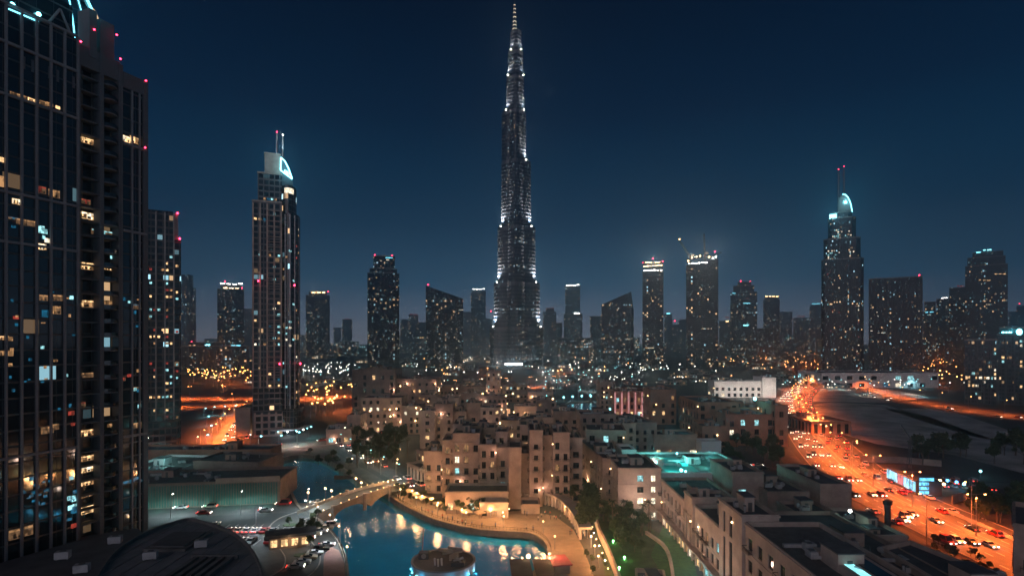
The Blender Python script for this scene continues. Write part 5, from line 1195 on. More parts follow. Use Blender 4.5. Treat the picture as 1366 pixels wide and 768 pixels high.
# ================================================================== near glass tower at the left edge
nt = thing('glass_tower', 'huge dark glass tower filling the left edge, with a cyan-lit glass dome on top', 'tower', (-110, 140, 0))
u_ = Vector((.3494, .9370)); n_ = Vector((.9370, -.3494)); A0 = Vector((-106.8, 140.0))   # facade line and its outward side
def fp(s, d=0.0): p = A0 + u_ * s + n_ * d; return (p.x, p.y)
def fs(px):
    k = (px - 683.0) / F; return (k * A0.y - A0.x) / (u_.x - k * u_.y)
def fz(px, py): p = fp(fs(px)); return CZ - (py - HZ) / F * p[1]
NG = facade_mat('near_tower_glass', (.010, .016, .022), (.022, .024, .028), 3.6, 3.6, .12, .03, .012, coolmix=.5, strength=.6, rough=.06, seed=41, ior=1.85)
MULL = mat('grey_mullion', (.20, .20, .215), .5, .1, .5); PIER = mat('grey_stone_cladding', (.10, .108, .125), .8, .15, .3)
def slabbox(mb, s0, s1, d0, d1, z0, z1, mi=0, top=None):
    mb.prism([fp(s0, d1), fp(s1, d1), fp(s1, d0), fp(s0, d0)], z0, z1, mi, top, True); return mb
s103, s133, s160, s195 = fs(103), fs(133), fs(160), fs(195)
slabbox(MB(), -48, s103 - .01, -34, 0, 0, 134, 0, 1).build('glass_shaft', [NG, M['roof']], nt)
bays = [fs(p) for p in (7, 27, 48, 66, 83, 103)]; bw_ = (bays[-1] - bays[0]) / 5
for i in range(14):
    s = bays[-1] - bw_ * i
    if s < -46: break
    slabbox(MB(), s - .22, s + .22, .02, .55, 3, 134.4).build('mullion', MULL, nt)
for py in (48, 95, 158, 275, 335, 596):
    z = fz(100, py); slabbox(MB(), -47.5, s103 - .3, .02, .62, z - .28, z + .28).build('floor_band', MULL, nt)
z = fz(100, 100)
for i in range(16):
    s = s103 - .6 - i * 1.75; slabbox(MB(), s - .6, s, .01, .12, z - 3.4, z - .6).build('spandrel_panel', PIER, nt) if i % 3 != 1 else None
# balcony stacks
slabbox(MB(), s103, s160, -30, -2.4, 0, 133, 0, 1).build('balcony_back_wall', [facade_mat('balcony_back', (.008, .010, .013), (.05, .046, .045), 3.6, 2.4, .2, .2, .05, coolmix=.3, strength=.8, seed=43), M['roof']], nt)
for px, w, zt in ((104, .55, 134), (134.5, .6, 134.5), (159.5, .7, 132.5)):
    s = fs(px); slabbox(MB(), s - w / 2, s + w, -2.4, .3, 0, zt).build('stone_pier', PIER, nt)
slabbox(MB(), s103, s160, -2.4, .1, 128, 133).build('stone_frieze', PIER, nt)
nf = 35
for i in range(nf):
    z = 3.2 + i * 3.6
    slabbox(MB(), s103 + .6, fs(133.2), -2.35, -.15, z, z + .3).build('balcony_slab', PIER, nt)
    a, b = fs(136.5), fs(158); mb = MB(); pts = []
    for k in range(9):
        t = k / 8; pts.append((a + (b - a) * t, -.2 + 1.1 * math.sin(math.pi * t)))
    poly = [fp(s, d) for s, d in pts] + [fp(b, -2.35), fp(a, -2.35)]
    mb.prism(poly, z, z + .3, 0, None, True)
    for (sa, da), (sb, db) in zip(pts, pts[1:]):
        p, q = fp(sa, da), fp(sb, db); mb.face([(p[0], p[1], z + .3), (q[0], q[1], z + .3), (q[0], q[1], z + 1.2), (p[0], p[1], z + 1.2)], 1)
    mb.build('curved_balcony', [PIER, M['glass']], nt)
# end bay
slabbox(MB(), s160 + .7, s195, -28, -.2, 0, 128.4, 0, 1).build('end_bay_glass', [NG, M['roof']], nt)
for px in (162, 176, 186): s = fs(px); slabbox(MB(), s - .18, s + .18, -.18, .3, 0, 127).build('mullion', MULL, nt)
s = fs(192.5); slabbox(MB(), s - .5, s195 + .3, -28, .4, 0, 131.2).build('stone_pier', PIER, nt)
slabbox(MB(), s160 + .72, s - .52, -1.2, .25, 127, 131).build('stone_frieze', PIER, nt)
for py in (196, 310, 580):
    z = fz(180, py); slabbox(MB(), s160 + .7, s195, -.17, .42, z - .3, z + .3).build('floor_band', MULL, nt)
# crown
slabbox(MB(), -48, fs(100), -1.0, -.9, 134.02, 142).build('glass_screen', [NG, NG], nt)
slabbox(MB(), -48, fs(100), -.88, -.2, 134.02, 135).build('roof_edge', PIER, nt)
p, q, r = fp(fs(64), -.5), fp(fs(82), -.5), fp(fs(98), -.5)
MB().path([(p[0], p[1], fz(64, 33)), (q[0], q[1], fz(82, 12)), (r[0], r[1], fz(98, 50))], .3, 6).build('roof_strut', MULL, nt)
mb = MB(); cxd, cyd, czd, rx, ry, rz = -123.5, 150.0, 128.0, 16.6, 11.0, 31.0
for j in range(12):
    t0, t1 = math.pi / 2 * j / 12, math.pi / 2 * (j + 1) / 12
    for i in range(28):
        a0, a1 = 2 * math.pi * i / 28, 2 * math.pi * (i + 1) / 28
        Pq = lambda t, a: (cxd + rx * math.cos(t) * math.cos(a), cyd + ry * math.cos(t) * math.sin(a), czd + rz * math.sin(t))
        mb.face([Pq(t0, a0), Pq(t0, a1), Pq(t1, a1), Pq(t1, a0)], 0, [(i * 2, j * 3), (i * 2 + 2, j * 3), (i * 2 + 2, j * 3 + 3), (i * 2, j * 3 + 3)])
dome = mb.build('glass_dome', [facade_mat('dome_glass', (.01, .03, .045), (.05, .09, .11), 3.2, 2.2, .06, .06, 0, rough=.1, seed=5)], nt)
for a, r_ in ((-.10, .34), (-.42, .13), (-.62, .16), (-.85, .10)):
    MB().path([(cxd + (rx + .2) * math.cos(t) * math.cos(a), cyd + (ry + .2) * math.cos(t) * math.sin(a), czd + (rz + .2) * math.sin(t)) for t in [R(k) for k in range(8, 86, 6)]], r_, 6).build('dome_light_strip', M['cyanstrip'], dome)
lamp(nt, (-104, 142, 147), 2600, (.2, .8, 1.0), .6)
for px, py in ((18, 7), (53, 20)):
    p = fp(fs(px), -.4); beacon(nt, p[0], p[1], fz(px, py) - .6, .5, 'cyanlamp', 'roof_floodlight'); lamp(nt, (p[0] + .9, p[1] - .5, fz(px, py)), 220, (.35, .9, 1), .3)
for i in range(15):
    px = 12 + i * 2.7; p = fp(fs(px), .1); MB().box(p[0] - .16, p[0] + .16, p[1] - .1, p[1] + .1, fz(px, 13.5 + i * 1.15), fz(px, 13.5 + i * 1.15) + .28, 0).build('roof_string_light', M['cyanstrip'], nt)
mb = MB(); slabbox(mb, fs(118), fs(128), -4, .4, 131, 143); mb.build('service_shaft', PIER, nt)
slabbox(MB(), fs(137), fs(156), -9, -1, 133, 142.5).build('service_block', PIER, nt)
for px, py in ((154, 47), (159, 79), (193, 108), (192, 197), (124, 40), (106, 56)):
    p = fp(fs(px), .5); beacon(nt, p[0], p[1], fz(px, py) - .4, .22)
# rooms with lights on, joined below by painted city-light reflections: (px, py, width px, height px, kind)
rooms = [(20, 126, 9, 7, 'w_dim'), (30, 129, 7, 7, 'w_dim'), (42, 133, 7, 6, 'w_warm'), (58, 137, 8, 7, 'w_dim'), (66, 139, 6, 6, 'w_dim'), (77, 143, 4, 5, 'w_warm'), (55, 252, 9, 12, 'w_red'), (72, 257, 11, 13, 'w_dim'),
         (1, 240, 5, 18, 'w_dim'), (1, 212, 5, 8, 'w_warm'), (22, 268, 8, 9, 'w_white'), (18, 291, 9, 4, 'w_blue'), (35, 296, 18, 10, 'w_dim'), (55, 305, 6, 12, 'w_cool'), (60, 308, 4, 8, 'w_cool'), (63, 320, 5, 7, 'w_white'), (58, 316, 3, 6, 'w_cool'), (56, 328, 8, 10, 'w_white'), (18, 302, 4, 4, 'w_blue'),
         (116, 182, 27, 11, 'w_warm'), (109, 267, 8, 9, 'w_dim'), (122, 267, 9, 8, 'w_red'), (116, 284, 27, 11, 'w_white'), (116, 352, 27, 12, 'w_warm'), (116, 403, 27, 12, 'w_warm'), (137, 287, 8, 7, 'w_white'), (145, 309, 24, 9, 'w_cool'), (148, 355, 20, 8, 'w_warm'), (147, 318, 8, 5, 'w_cool'), (157, 342, 4, 5, 'w_cool'), (149, 404, 21, 13, 'w_dim'), (146, 391, 18, 6, 'w_warm'),
         (168, 184, 10, 10, 'w_white'), (181, 186, 12, 11, 'w_warm'), (183, 408, 9, 8, 'w_blue'), (5, 450, 9, 7, 'w_warm'), (13, 451, 5, 7, 'w_dim'), (4, 470, 8, 8, 'w_dim'), (13, 470, 6, 9, 'w_dim'), (21, 423, 5, 5, 'w_red'), (60, 417, 6, 12, 'w_blue'), (58, 396, 8, 10, 'w_dim'), (75, 412, 9, 14, 'w_dim'), (75, 396, 12, 10, 'w_dim'),
         (116, 500, 26, 8, 'w_dim'), (122, 577, 18, 11, 'w_warm'), (110, 579, 6, 10, 'w_dim'), (118, 612, 22, 9, 'w_warm'), (118, 627, 20, 9, 'w_white'), (118, 645, 22, 9, 'w_warm'), (118, 662, 18, 6, 'w_warm'), (120, 681, 24, 12, 'w_white'), (28, 708, 22, 17, 'w_dim'), (73, 568, 8, 10, 'w_dim'), (63, 572, 12, 12, 'w_dim'), (183, 566, 10, 9, 'w_dim'), (156, 567, 9, 6, 'w_dim'), (112, 540, 14, 10, 'w_red'), (108, 527, 5, 6, 'w_red'), (95, 550, 6, 7, 'w_red'), (97, 565, 4, 5, 'w_red'), (98, 700, 5, 7, 'w_red'), (112, 715, 4, 5, 'w_red'), (141, 715, 8, 6, 'w_red'), (163, 505, 8, 6, 'w_red'), (174, 500, 6, 5, 'w_red'), (140, 448, 4, 5, 'w_red'), (183, 517, 9, 4, 'w_dim')]
rr_ = random.Random(77)  # cyan reflections of city lights, put on the glass as small glowing panes
for _ in range(34):
    px = rr_.choice([18, 36, 57, 74, 93, 168, 183]) + rr_.uniform(-5, 5); rooms.append((px, rr_.uniform(384, 545), rr_.uniform(2, 4), rr_.uniform(2, 6), rr_.choice(['w_blue', 'w_cool', 'w_blue', 'w_dim'])))
for _ in range(20): rooms.append((rr_.uniform(20, 66), rr_.gauss(655, 12), rr_.uniform(2, 4), rr_.uniform(2, 6), 'w_blue'))
for _ in range(14): rooms.append((rr_.uniform(91, 101), rr_.uniform(635, 692), rr_.uniform(3, 5), rr_.uniform(4, 8), rr_.choice(['w_blue', 'w_cool'])))
for _ in range(8): rooms.append((rr_.uniform(165, 190), rr_.gauss(639, 3), rr_.uniform(4, 7), 4, 'w_blue'))
for px, py, w, h, key in rooms:
    d = -2.32 if 103 < px < 160 else (-.12 if px > 160 else .06)
    s = fs(px); p = fp(s, d); sc = p[1] / F
    if d < -1: p = fp(fs(px) + .2, d)
    place('lit_window', slab_pane(key) if w < 6.5 else room_pane(key, int(px + py) % 5), nt, (p[0], p[1], fz(px, py) - h * sc / 2), math.atan2(u_.y, u_.x), (w * sc / .62 * .8, .35, h * sc * .8))  # these windows include the painted reflections as well as lit rooms
pdn = thing('podium_roof', 'dark podium roof at the foot of the huge left glass tower', 'podium', (-90, 110, 0))
MB().prism([(-130, 70), (-72, 92), (-78, 128), (-96, 146), (-102, 142), (-125, 92)], 0, 12, 0, 1).build('wall', [PIER, M['roof']], pdn)

# ================================================================== mall buildings left of the lake
MALL = mat('mall_render', (.20, .22, .22), .85, .25, .15)
ml2 = bldg('long dark-roofed mall block with a green-lit ribbed wall along the street', [(xa(200, 193) - 30, 199), (xa(382, 216), 210), (xa(382, 216) - 2, 232), (xa(200, 193) - 34, 222)], 9, wm='plaster2', walls=[], units=5, name='mall_building', cat='mall', rm='roof2')
ga, gb = Vector((xa(200, 193) - 30, 199)), Vector((xa(382, 216), 210)); gt = (gb - ga).normalized(); gn = Vector((gt.y, -gt.x)); gl_ = (gb - ga).length
gw = MB()
for i in range(int(gl_ / .9)):
    a = ga + gt * (i * .9); b = a + gt * .55; q = .03 if i % 2 else .22
    gw.prism([tuple(a + gn * q), tuple(b + gn * q), tuple(b + gn * .02), tuple(a + gn * .02)], .4, 8.0, 0)
gw.build('ribbed_wall_cladding', mat('ribbed_cladding', (.10, .20, .18), .6, .25, .4), ml2)
for i in range(11):
    q = ga + gt * (12 + i * (gl_ - 16) / 10) + gn * 2.2; lamp(ml2, (q.x, q.y, 1.2), 480, (.25, 1.0, .80), .3)
pl = MB(); e0 = ga + gt * (gl_ - 22) ; e1 = gb
pl.prism([tuple(e0 + gn * .5), tuple(e1 + gn * .5), tuple(e1 - gn * .3), tuple(e0 - gn * .3)], 8.4, 10.2, 0).build('fascia', M['plaster3'], ml2)
bldg('flat-roofed mall hall with two raised roof boxes behind the green-lit wall', rect(-132, -103, 236, 256, -.12), 10, wm='plaster2', walls=[], rm='roof2', units=7, name='mall_hall', cat='mall')
bldg('low open-roofed yard building lit pale cyan beside the raised roof boxes', rect(-160, -135, 228, 262, -.1), 7.5, wm='white_wall', rm='roof2', walls=[], units=4, name='yard_building', cat='yard building'); 
for x, y, e in ((-146, 240, 6000), (-138, 228, 4000), (-154, 254, 4600)): lamp(None, (x, y, 10.5), e, (.4, 1, .95), .4)
lamp(None, (-160, 226, 3), 700, (.3, 1, .5), .4)
bldg('long low dark market roof bordering the junction road', rect(-186, -116, 272, 286, .03), 8, wm='plaster4', walls=[], rm='roof', units=8, name='market_hall', cat='hall')
bldg('pale angular roof wedge left of the cyan-lit yard', [(-178, 236), (-168, 230), (-165, 246), (-176, 252)], 9.5, wm='white_wall', walls=[], units=0, name='roof_wedge', cat='building', rm='roof2')
# curved dark roof at the bottom left
cvp = smooth_line([gp(*p, 20) for p in [(110, 800), (146, 745), (176, 722), (205, 708), (235, 698), (256, 694), (285, 702), (313, 714), (333, 731), (345, 750), (352, 772), (356, 800)]], 3)
cvp = cvp[::-1]; cc = [tuple(p) for p in cvp]
if sum(cc[i - 1][0] * cc[i][1] - cc[i][0] * cc[i - 1][1] for i in range(len(cc))) < 0: cc = cc[::-1]
cv = thing('curved_building', 'dark curved-roof building with a beige wall and a cyan window at the lower left', 'building', (-66, 105, 0))
MB().prism(cc, 0, 20, 0, 1).build('wall', [M['plaster'], mat('grey_roof_sheet', (.17, .17, .18), .7, .35, .4, bump=.3)], cv)
def scale_poly(poly, k):
    cx = sum(p[0] for p in poly) / len(poly); cy_ = sum(p[1] for p in poly) / len(poly); return [(cx + (p[0] - cx) * k, cy_ + (p[1] - cy_) * k) for p in poly]
for k0, z0_, z1_ in ((1.0, 20.01, 20.7),):
    mb = MB(); o, i_ = scale_poly(cc, k0), scale_poly(cc, k0 - .03); n = len(cc)
    for i in range(n):
        j = (i + 1) % n
        mb.face([(*o[i], z0_), (*o[j], z0_), (*o[j], z1_), (*o[i], z1_)]); mb.face([(*i_[j], z0_), (*i_[i], z0_), (*i_[i], z1_), (*i_[j], z1_)]); mb.face([(*o[i], z1_), (*o[j], z1_), (*i_[j], z1_), (*i_[i], z1_)])
    mb.build('roof_rim', M['roof2'], cv)
mb = MB().box(-70, -62, 108, 118, 20.02, 20.5, 0).box(-69.2, -62.8, 109, 117, 20.5, 20.8, 1); mb.build('roof_hatch', [M['roof2'], M['roof']], cv)
mb = MB()
for i in range(5): mb.box(-58 + i * 1.6, -57.2 + i * 1.6, 94, 104, 20.02, 20.7, 0)
mb.box(-58.6, -50.2, 93.4, 93.9, 20.02, 20.8, 0).box(-58.6, -50.2, 104.1, 104.6, 20.02, 20.8, 0); mb.build('roof_louvres', M['roof2'], cv)
xs0, xs1 = min(p[0] for p in cc), max(p[0] for p in cc); mb = MB()
for i in range(1, 13):
    x = xs0 + (xs1 - xs0) * i / 13; ys = []
    for p, q in zip(cc, cc[1:] + cc[:1]):
        if (p[0] - x) * (q[0] - x) < 0: ys.append(p[1] + (q[1] - p[1]) * (x - p[0]) / (q[0] - p[0]))
    if len(ys) >= 2: mb.box(x - .06, x + .06, min(ys) + 1.2, max(ys) - 1.2, 20.01, 20.09, 0)
mb.build('roof_seams', M['metal'], cv)
for x, y in ((-78, 112), (-82, 104), (-74, 98), (-66, 104), (-60, 110)): place('rooftop_unit', unit_mesh(0), cv, (x, y, 20.1), .3)
lw = bldg('low beige wing with a glowing cyan shop window under the curved roof', rect(-46.6, -38, 86, 97), 14.5, wm='plaster', walls=[0], lit=1, litset='cool', fl=7, bay=4.5, win=(2.8, 3.4), sill=9.4, units=1, name='low_wing', cat='building', skip=0, balc=0, seed='lw', wins={0: ([(1.0, 5.4)], [(10.2, 13.0)])}, fixed={(0, 0, 0): 'w_cool'})
kb = thing('ticket_pavilion', 'flat dark-roofed pavilion spilling warm light onto the car forecourt', 'pavilion', (-68, 158, 0))
kx, ky = gp(388, 728); MB().prism(rect(kx - 7, kx + 7, ky - 3, ky + 3, .35), 3.6, 4.4, 0, 1, True).build('roof', [M['steel_dark'], M['roof']], kb)
MB().prism(rect(kx - 6, kx + 5, ky - 1.5, ky + 2.2, .35), 0, 3.58, 0).build('wall', M['plaster3'], kb)
for i in range(4): q = Vector((kx, ky)) + Matrix.Rotation(.35, 2) @ Vector((-4.5 + i * 2.8, -1.56)); place('lit_window', pane_mesh(2.0, 2.2, 'w_warm'), kb, (q.x, q.y - .05, .6), .35)
lamp(kb, (kx + 1, ky - 3.6, 2.8), 900, (1, .6, .3), .3); lamp(kb, (kx - 5, ky - 2.5, 2.8), 700, (1, .55, .25), .3)

# ================================================================== stone bridge
br = thing('stone_bridge', 'arched stone bridge with lamp-lit parapets crossing between the two lake basins', 'bridge', (-58, 211, 0))
b0, b1 = Vector(gp(408, 689)), Vector(gp(540, 646)); bt = (b1 - b0).normalized(); bn = Vector((bt.y, -bt.x)); bl = (b1 - b0).length; bw2 = 4.4
def deck(t): return .35 + 2.6 * math.sin(math.pi * min(max(t, 0), 1))
mb = MB(); N_ = 30; pts = []
for i in range(N_ + 1):
    t = i / N_; p = b0 + bt * (bl * t + math.sin(t * math.pi) * 0); bend = bn * (3.0 * math.sin(math.pi * t)); pts.append((p + bend, deck(t), t))
def under(t):
    for c, w in ((.30, .16), (.66, .20)):
        if abs(t - c) < w: return -2.0 + math.sqrt(max(0, 1 - ((t - c) / w) ** 2)) * 3.4
    return -2.0
for (p, z, t), (q, w, t2) in zip(pts, pts[1:]):
    a, b, c, d = p + bn * bw2, q + bn * bw2, q - bn * bw2, p - bn * bw2
    mb.face([(a.x, a.y, z), (b.x, b.y, w), (c.x, c.y, w), (d.x, d.y, z)], 1)
    mb.face([(a.x, a.y, min(under(t), z - .5)), (b.x, b.y, min(under(t2), w - .5)), (b.x, b.y, w), (a.x, a.y, z)], 0)
    mb.face([(c.x, c.y, min(under(t2), w - .5)), (d.x, d.y, min(under(t), z - .5)), (d.x, d.y, z), (c.x, c.y, w)], 0)
    mb.face([(a.x, a.y, min(under(t), z - .5)), (d.x, d.y, min(under(t), z - .5)), (c.x, c.y, min(under(t2), w - .5)), (b.x, b.y, min(under(t2), w - .5))], 0)
mb.build('deck', [M['stone'], M['asphalt2']], br)
for sg_ in (1, -1):
    mb = MB()
    for (p, z, t), (q, w, t2) in zip(pts, pts[1:]):
        a, b = p + bn * (sg_ * bw2), q + bn * (sg_ * bw2); c, d = q + bn * (sg_ * (bw2 - .4)), p + bn * (sg_ * (bw2 - .4))
        P4 = [a, b, c, d] if sg_ > 0 else [b, a, d, c]; Z4 = [z, w, w, z] if sg_ > 0 else [w, z, z, w]
        mb.face([(v.x, v.y, h - .3) for v, h in zip(P4[:2], Z4[:2])] + [(v.x, v.y, h + 1.1) for v, h in zip(P4[:2][::-1], Z4[:2][::-1])])
        mb.face([(v.x, v.y, h + 1.1) for v, h in zip(P4, Z4)]); mb.face([(P4[2].x, P4[2].y, Z4[2] + .01), (P4[3].x, P4[3].y, Z4[3] + .01), (P4[3].x, P4[3].y, Z4[3] + 1.1), (P4[2].x, P4[2].y, Z4[2] + 1.1)])
    par = mb.build('parapet', M['stone'], br)
    for i in range(2, N_, 2):
        p, z, t = pts[i]; q = p + bn * (sg_ * (bw2 - .2)); beacon(par, q.x, q.y, z + 1.1, .13, 'warmlamp', 'parapet_lamp')
        if i % 4 == 0: lamp(br, (q.x - bn.x * sg_ * .9, q.y - bn.y * sg_ * .9, z + 2.4), 1600, (1, .66, .4), .2)
    for i in (4, 12, 20, 27):
        p, z, t = pts[i]; q = p + bn * (sg_ * (bw2 + .1)); MB().tube((q.x, q.y, -2), (q.x, q.y, z + 1.6), .7, 8).build('pier', M['stone'], br)
lampposts('bridge_pylon', 'glowing lantern pylon standing on the stone bridge', 'lantern pylon', 'bridge lantern pylons', 4.2, 0, 'warmlamp', (1, .75, .5), [gp(434, 668) + (0, .2), gp(442, 672) + (0, .4), gp(475, 655) + (0, .6), gp(482, 661) + (0, .6), gp(411, 673) + (0, 0)], 260, ball=.36)

# ================================================================== floating stage in the lake
fx, fy = gp(591.5, 747, .6); sr = 8.6
st = thing('floating_stage', 'round floating stage with a tilted ramp and a small crane, glowing cyan at the waterline', 'stage', (fx, fy, -1.6))
DECKM = mat('stage_deck', (.14, .115, .105), .8, .25, .8)
MB().prism(ellipse(fx, fy, sr, sr * .98, 40), -1.6, .6, 0, 1).build('drum', [M['white_wall'], DECKM], st)
mb = MB(); o, i_ = ellipse(fx, fy, sr + .12, sr * .98 + .12, 40), ellipse(fx, fy, sr - .5, sr * .98 - .5, 40)
for i in range(40):
    j = (i + 1) % 40; mb.face([(*o[i], .62), (*o[j], .62), (*o[j], .85), (*o[i], .85)]); mb.face([(*o[i], .85), (*o[j], .85), (*i_[j], .85), (*i_[i], .85)]); mb.face([(*i_[j], .61), (*i_[i], .61), (*i_[i], .85), (*i_[j], .85)])
mb.build('rim', M['concrete'], st)
def orient(c, ang, L, w, z0, z1, mb, mi=0, h=.25):
    t = Vector((math.cos(ang), math.sin(ang))); n = Vector((-t.y, t.x)); a, b = Vector(c) - t * L / 2, Vector(c) + t * L / 2
    q = [(a - n * w / 2, z0), (b - n * w / 2, z1), (b + n * w / 2, z1), (a + n * w / 2, z0)]
    mb.face([(p.x, p.y, z + h) for p, z in q], mi); mb.face([(p.x, p.y, z) for p, z in reversed(q)], mi)
    for k in range(4): (p, z), (r, y) = q[k], q[(k + 1) % 4]; mb.face([(p.x, p.y, z), (r.x, r.y, y), (r.x, r.y, y + h), (p.x, p.y, z + h)], mi)
    return mb
rc = (fx + 1.6, fy + 2.4); mb = MB(); orient(rc, R(-62), 10.5, 2.6, .65, 3.4, mb, 0); orient((rc[0] - 1.25, rc[1] - .65), R(-62), 10.5, .18, .9, 3.65, mb, 1, .8); orient((rc[0] + 1.25, rc[1] + .65), R(-62), 10.5, .18, .9, 3.65, mb, 1, .8)
for q in (-.3, .3): orient((rc[0] + q * 4, rc[1] - q * 7), R(28), 2.6, .2, .6, .6, mb, 1, 1.4 + q)
rp_ = mb.build('ramp', [M['concrete'], M['metal']], st)
MB().box(fx + 2.5, fx + 6, fy - 4.4, fy - 1.6, .62, 1.6, 0).tube((fx + 3, fy - 3, 1.6), (fx + 5.6, fy - 2.4, 2.3), .35, 8, 1).tube((fx + 5.2, fy - 4.0, 1.6), (fx + 3.6, fy - 1.6, 2.2), .28, 8, 1).build('machinery', [M['steel_dark'], M['metal']], st)
mb = MB().tube((fx - 6.2, fy + 2.6, .6), (fx - 5.8, fy + 3.0, 8.6), .16, 6)
for i in range(5): mb.tube((fx - 6.1 + i * .05, fy + 2.7, 3.8 + i * 1.0), (fx - 8.4 + i * .2, fy + 3.2, 3.2 + i * 1.0), .07, 5)
mb.build('lighting_mast', M['metal'], st)
MB().box(fx - 6.8, fx - 4.2, fy + .4, fy + 2.6, .62, 2.4, 0).tube((fx - 5.4, fy + .3, 1.6), (fx - 5.4, fy + .36, 1.6), .7, 12, 1).build('control_box', [M['steel_dark'], M['metal']], st)
mb = MB()
for i in range(3): mb.tube((fx - 1.8 + i * .9, fy - 3.4 - (i % 2) * .6, .6), (fx - 1.9 + i * .9, fy - 3.3 - (i % 2) * .6, 2.0), .24, 8).ball((fx - 1.9 + i * .9, fy - 3.3 - (i % 2) * .6, 2.25), .3)
mb.build('speakers', M['white_wall'], st)
for a in (200, 235, 290, 325, 350): lamp(st, (fx + (sr + .4) * math.cos(R(a)), fy + (sr + .8) * math.sin(R(a)), -1.0), 360, (.05, .55, 1), .2)
for a in range(190, 360, 17): MB().box(fx + (sr + .02) * math.cos(R(a)) - .3, fx + (sr + .02) * math.cos(R(a)) + .3, fy + (sr + .05) * math.sin(R(a)) - .1, fy + (sr + .05) * math.sin(R(a)) + .1, -1.3, -.9, 0).build('waterline_lamp', M['cyanstrip'], st)
# underwater lamps of the lit lake
for px, py, k in [(490, 775, 1), (540, 775, 1), (640, 772, 1), (500, 738, 1), (545, 728, 1), (590, 712, .8), (640, 722, 1), (690, 732, .9), (470, 712, 1), (510, 700, .9), (545, 690, .7), (455, 690, .8), (490, 676, .6), (420, 655, .45), (450, 640, .45), (405, 628, .4), (430, 622, .35)]:
    x, y = gp(px, py, -3); lamp(None, (x, y, -2.4), 950000 * k, (.0, .60, .66), .3, 'SPOT', 165, (0, 0, -1))
for px, py in ((750, 550), (775, 546), (798, 548), (775, 556)): x, y = gp(px, py, -3); lamp(None, (x, y, -1.4), 500000, (.03, .45, 1), .3, 'SPOT', 165, (0, 0, -1))

lamp(st, (fx - 4, fy - 2, 7), 1500, (1, .75, .6), .5)  # added lamp above the deck to brighten the stage, no fixture
# parking bays and islands of the forecourt
dashes('road_marking', [[(-92 + i * 2.7, 186), (-92 + i * 2.7, 181)] for i in range(9)] + [[(-92 + i * 2.7, 172), (-92 + i * 2.7, 167)] for i in range(7)], .02, 5, 1, .15)
for px0_, py0_ in ((388, 700), (404, 740), (362, 712)):
    x, y = gp(px0_, py0_); tag(MB().prism(ellipse(x, y, 2.6, 1.5, 14), 0, .18, 0).build('traffic_island', M['lawn']), kind='structure')
# ================================================================== pavilions moored at the path end
pv = thing('floating_pavilion', 'black-roofed twin pavilion moored at the lake edge with a warm globe on its roof', 'pavilion', (20, 148, -1.6))
for a, b in ((681, 708), (712, 736)):
    x0, x1 = xa(a, 147), xa(b, 147)
    mb = MB(); mb.prism(rect(x0, x1, 138, 148.6, .06), 2.6, 3.1, 0, 1, True); mb.prism(rect(x0 + .8, x1 - .8, 139, 147.6, .06), -1.6, 2.58, 2)
    mb.build('roof_bay', [M['steel_dark'], M['roof'], M['plaster2']], pv)
beacon(pv, xa(705, 147), 148, 3.2, .5, 'warmlamp', 'globe_lamp'); lamp(pv, (xa(705, 147), 149.4, 4.6), 500, (1, .6, .3), .3)
for px in (683, 697, 716, 734): beacon(pv, xa(px, 147), 149.1, 2.9, .16, 'warmlamp', 'edge_lamp')
kk = thing('kiosk_cart', 'small kiosk with a rosy-lit awning beside the moored twin pavilion', 'kiosk', (xa(746, 148), 148, 0))
xk = xa(746, 148); MB().prism(rect(xk - 2.6, xk + 2.6, 145, 152, .2), 2.6, 2.9, 0, None, True).build('awning', mat('rose_awning', (.45, .10, .12), .7, .2, .8), kk)
MB().prism(rect(xk - 2.1, xk + 2.1, 146, 151, .2), .1, 2.58, 0).build('body', M['plaster2'], kk); lamp(kk, (xk, 148.5, 5), 460, (1, .3, .32), .3)
bt_ = thing('wooden_boat', 'small dark wooden boat lying by the far bank of the small basin', 'boat', gp(464, 634) + (-1.5,))
gx, gy = gp(464, 634); mb = MB(); sec = []
for i in range(9):
    t = i / 8; w = 1.5 * math.sin(math.pi * (.1 + .8 * t)) ** .7; h = .5 + .5 * (2 * t - 1) ** 2; sec.append([(gx - 6 + 12 * t, gy + 2 * t - w, -1.5 + h + .6), (gx - 6 + 12 * t, gy + 2 * t - w * .6, -1.7), (gx - 6 + 12 * t, gy + 2 * t + w * .6, -1.7), (gx - 6 + 12 * t, gy + 2 * t + w, -1.5 + h + .6)])
for a, b in zip(sec, sec[1:]):
    for k in range(3): mb.face([a[k], b[k], b[k + 1], a[k + 1]][::-1], 0)
    mb.face([(a[0][0], a[0][1], -.9), (b[0][0], b[0][1], -.9), (b[3][0], b[3][1], -.9), (a[3][0], a[3][1], -.9)], 0)
WOOD = mat('dark_wood', (.10, .07, .05), .7, .3, 1.5); mb.build('hull', WOOD, bt_)
MB().box(gx - 2, gx + 2.4, gy - .2, gy + 1.6, .6, .75, 0).tube((gx - 1.8, gy, -.9), (gx - 1.8, gy, .6), .06, 5).tube((gx + 2.2, gy + 1.2, -.9), (gx + 2.2, gy + 1.2, .6), .06, 5).build('awning', M['plaster2'], bt_)

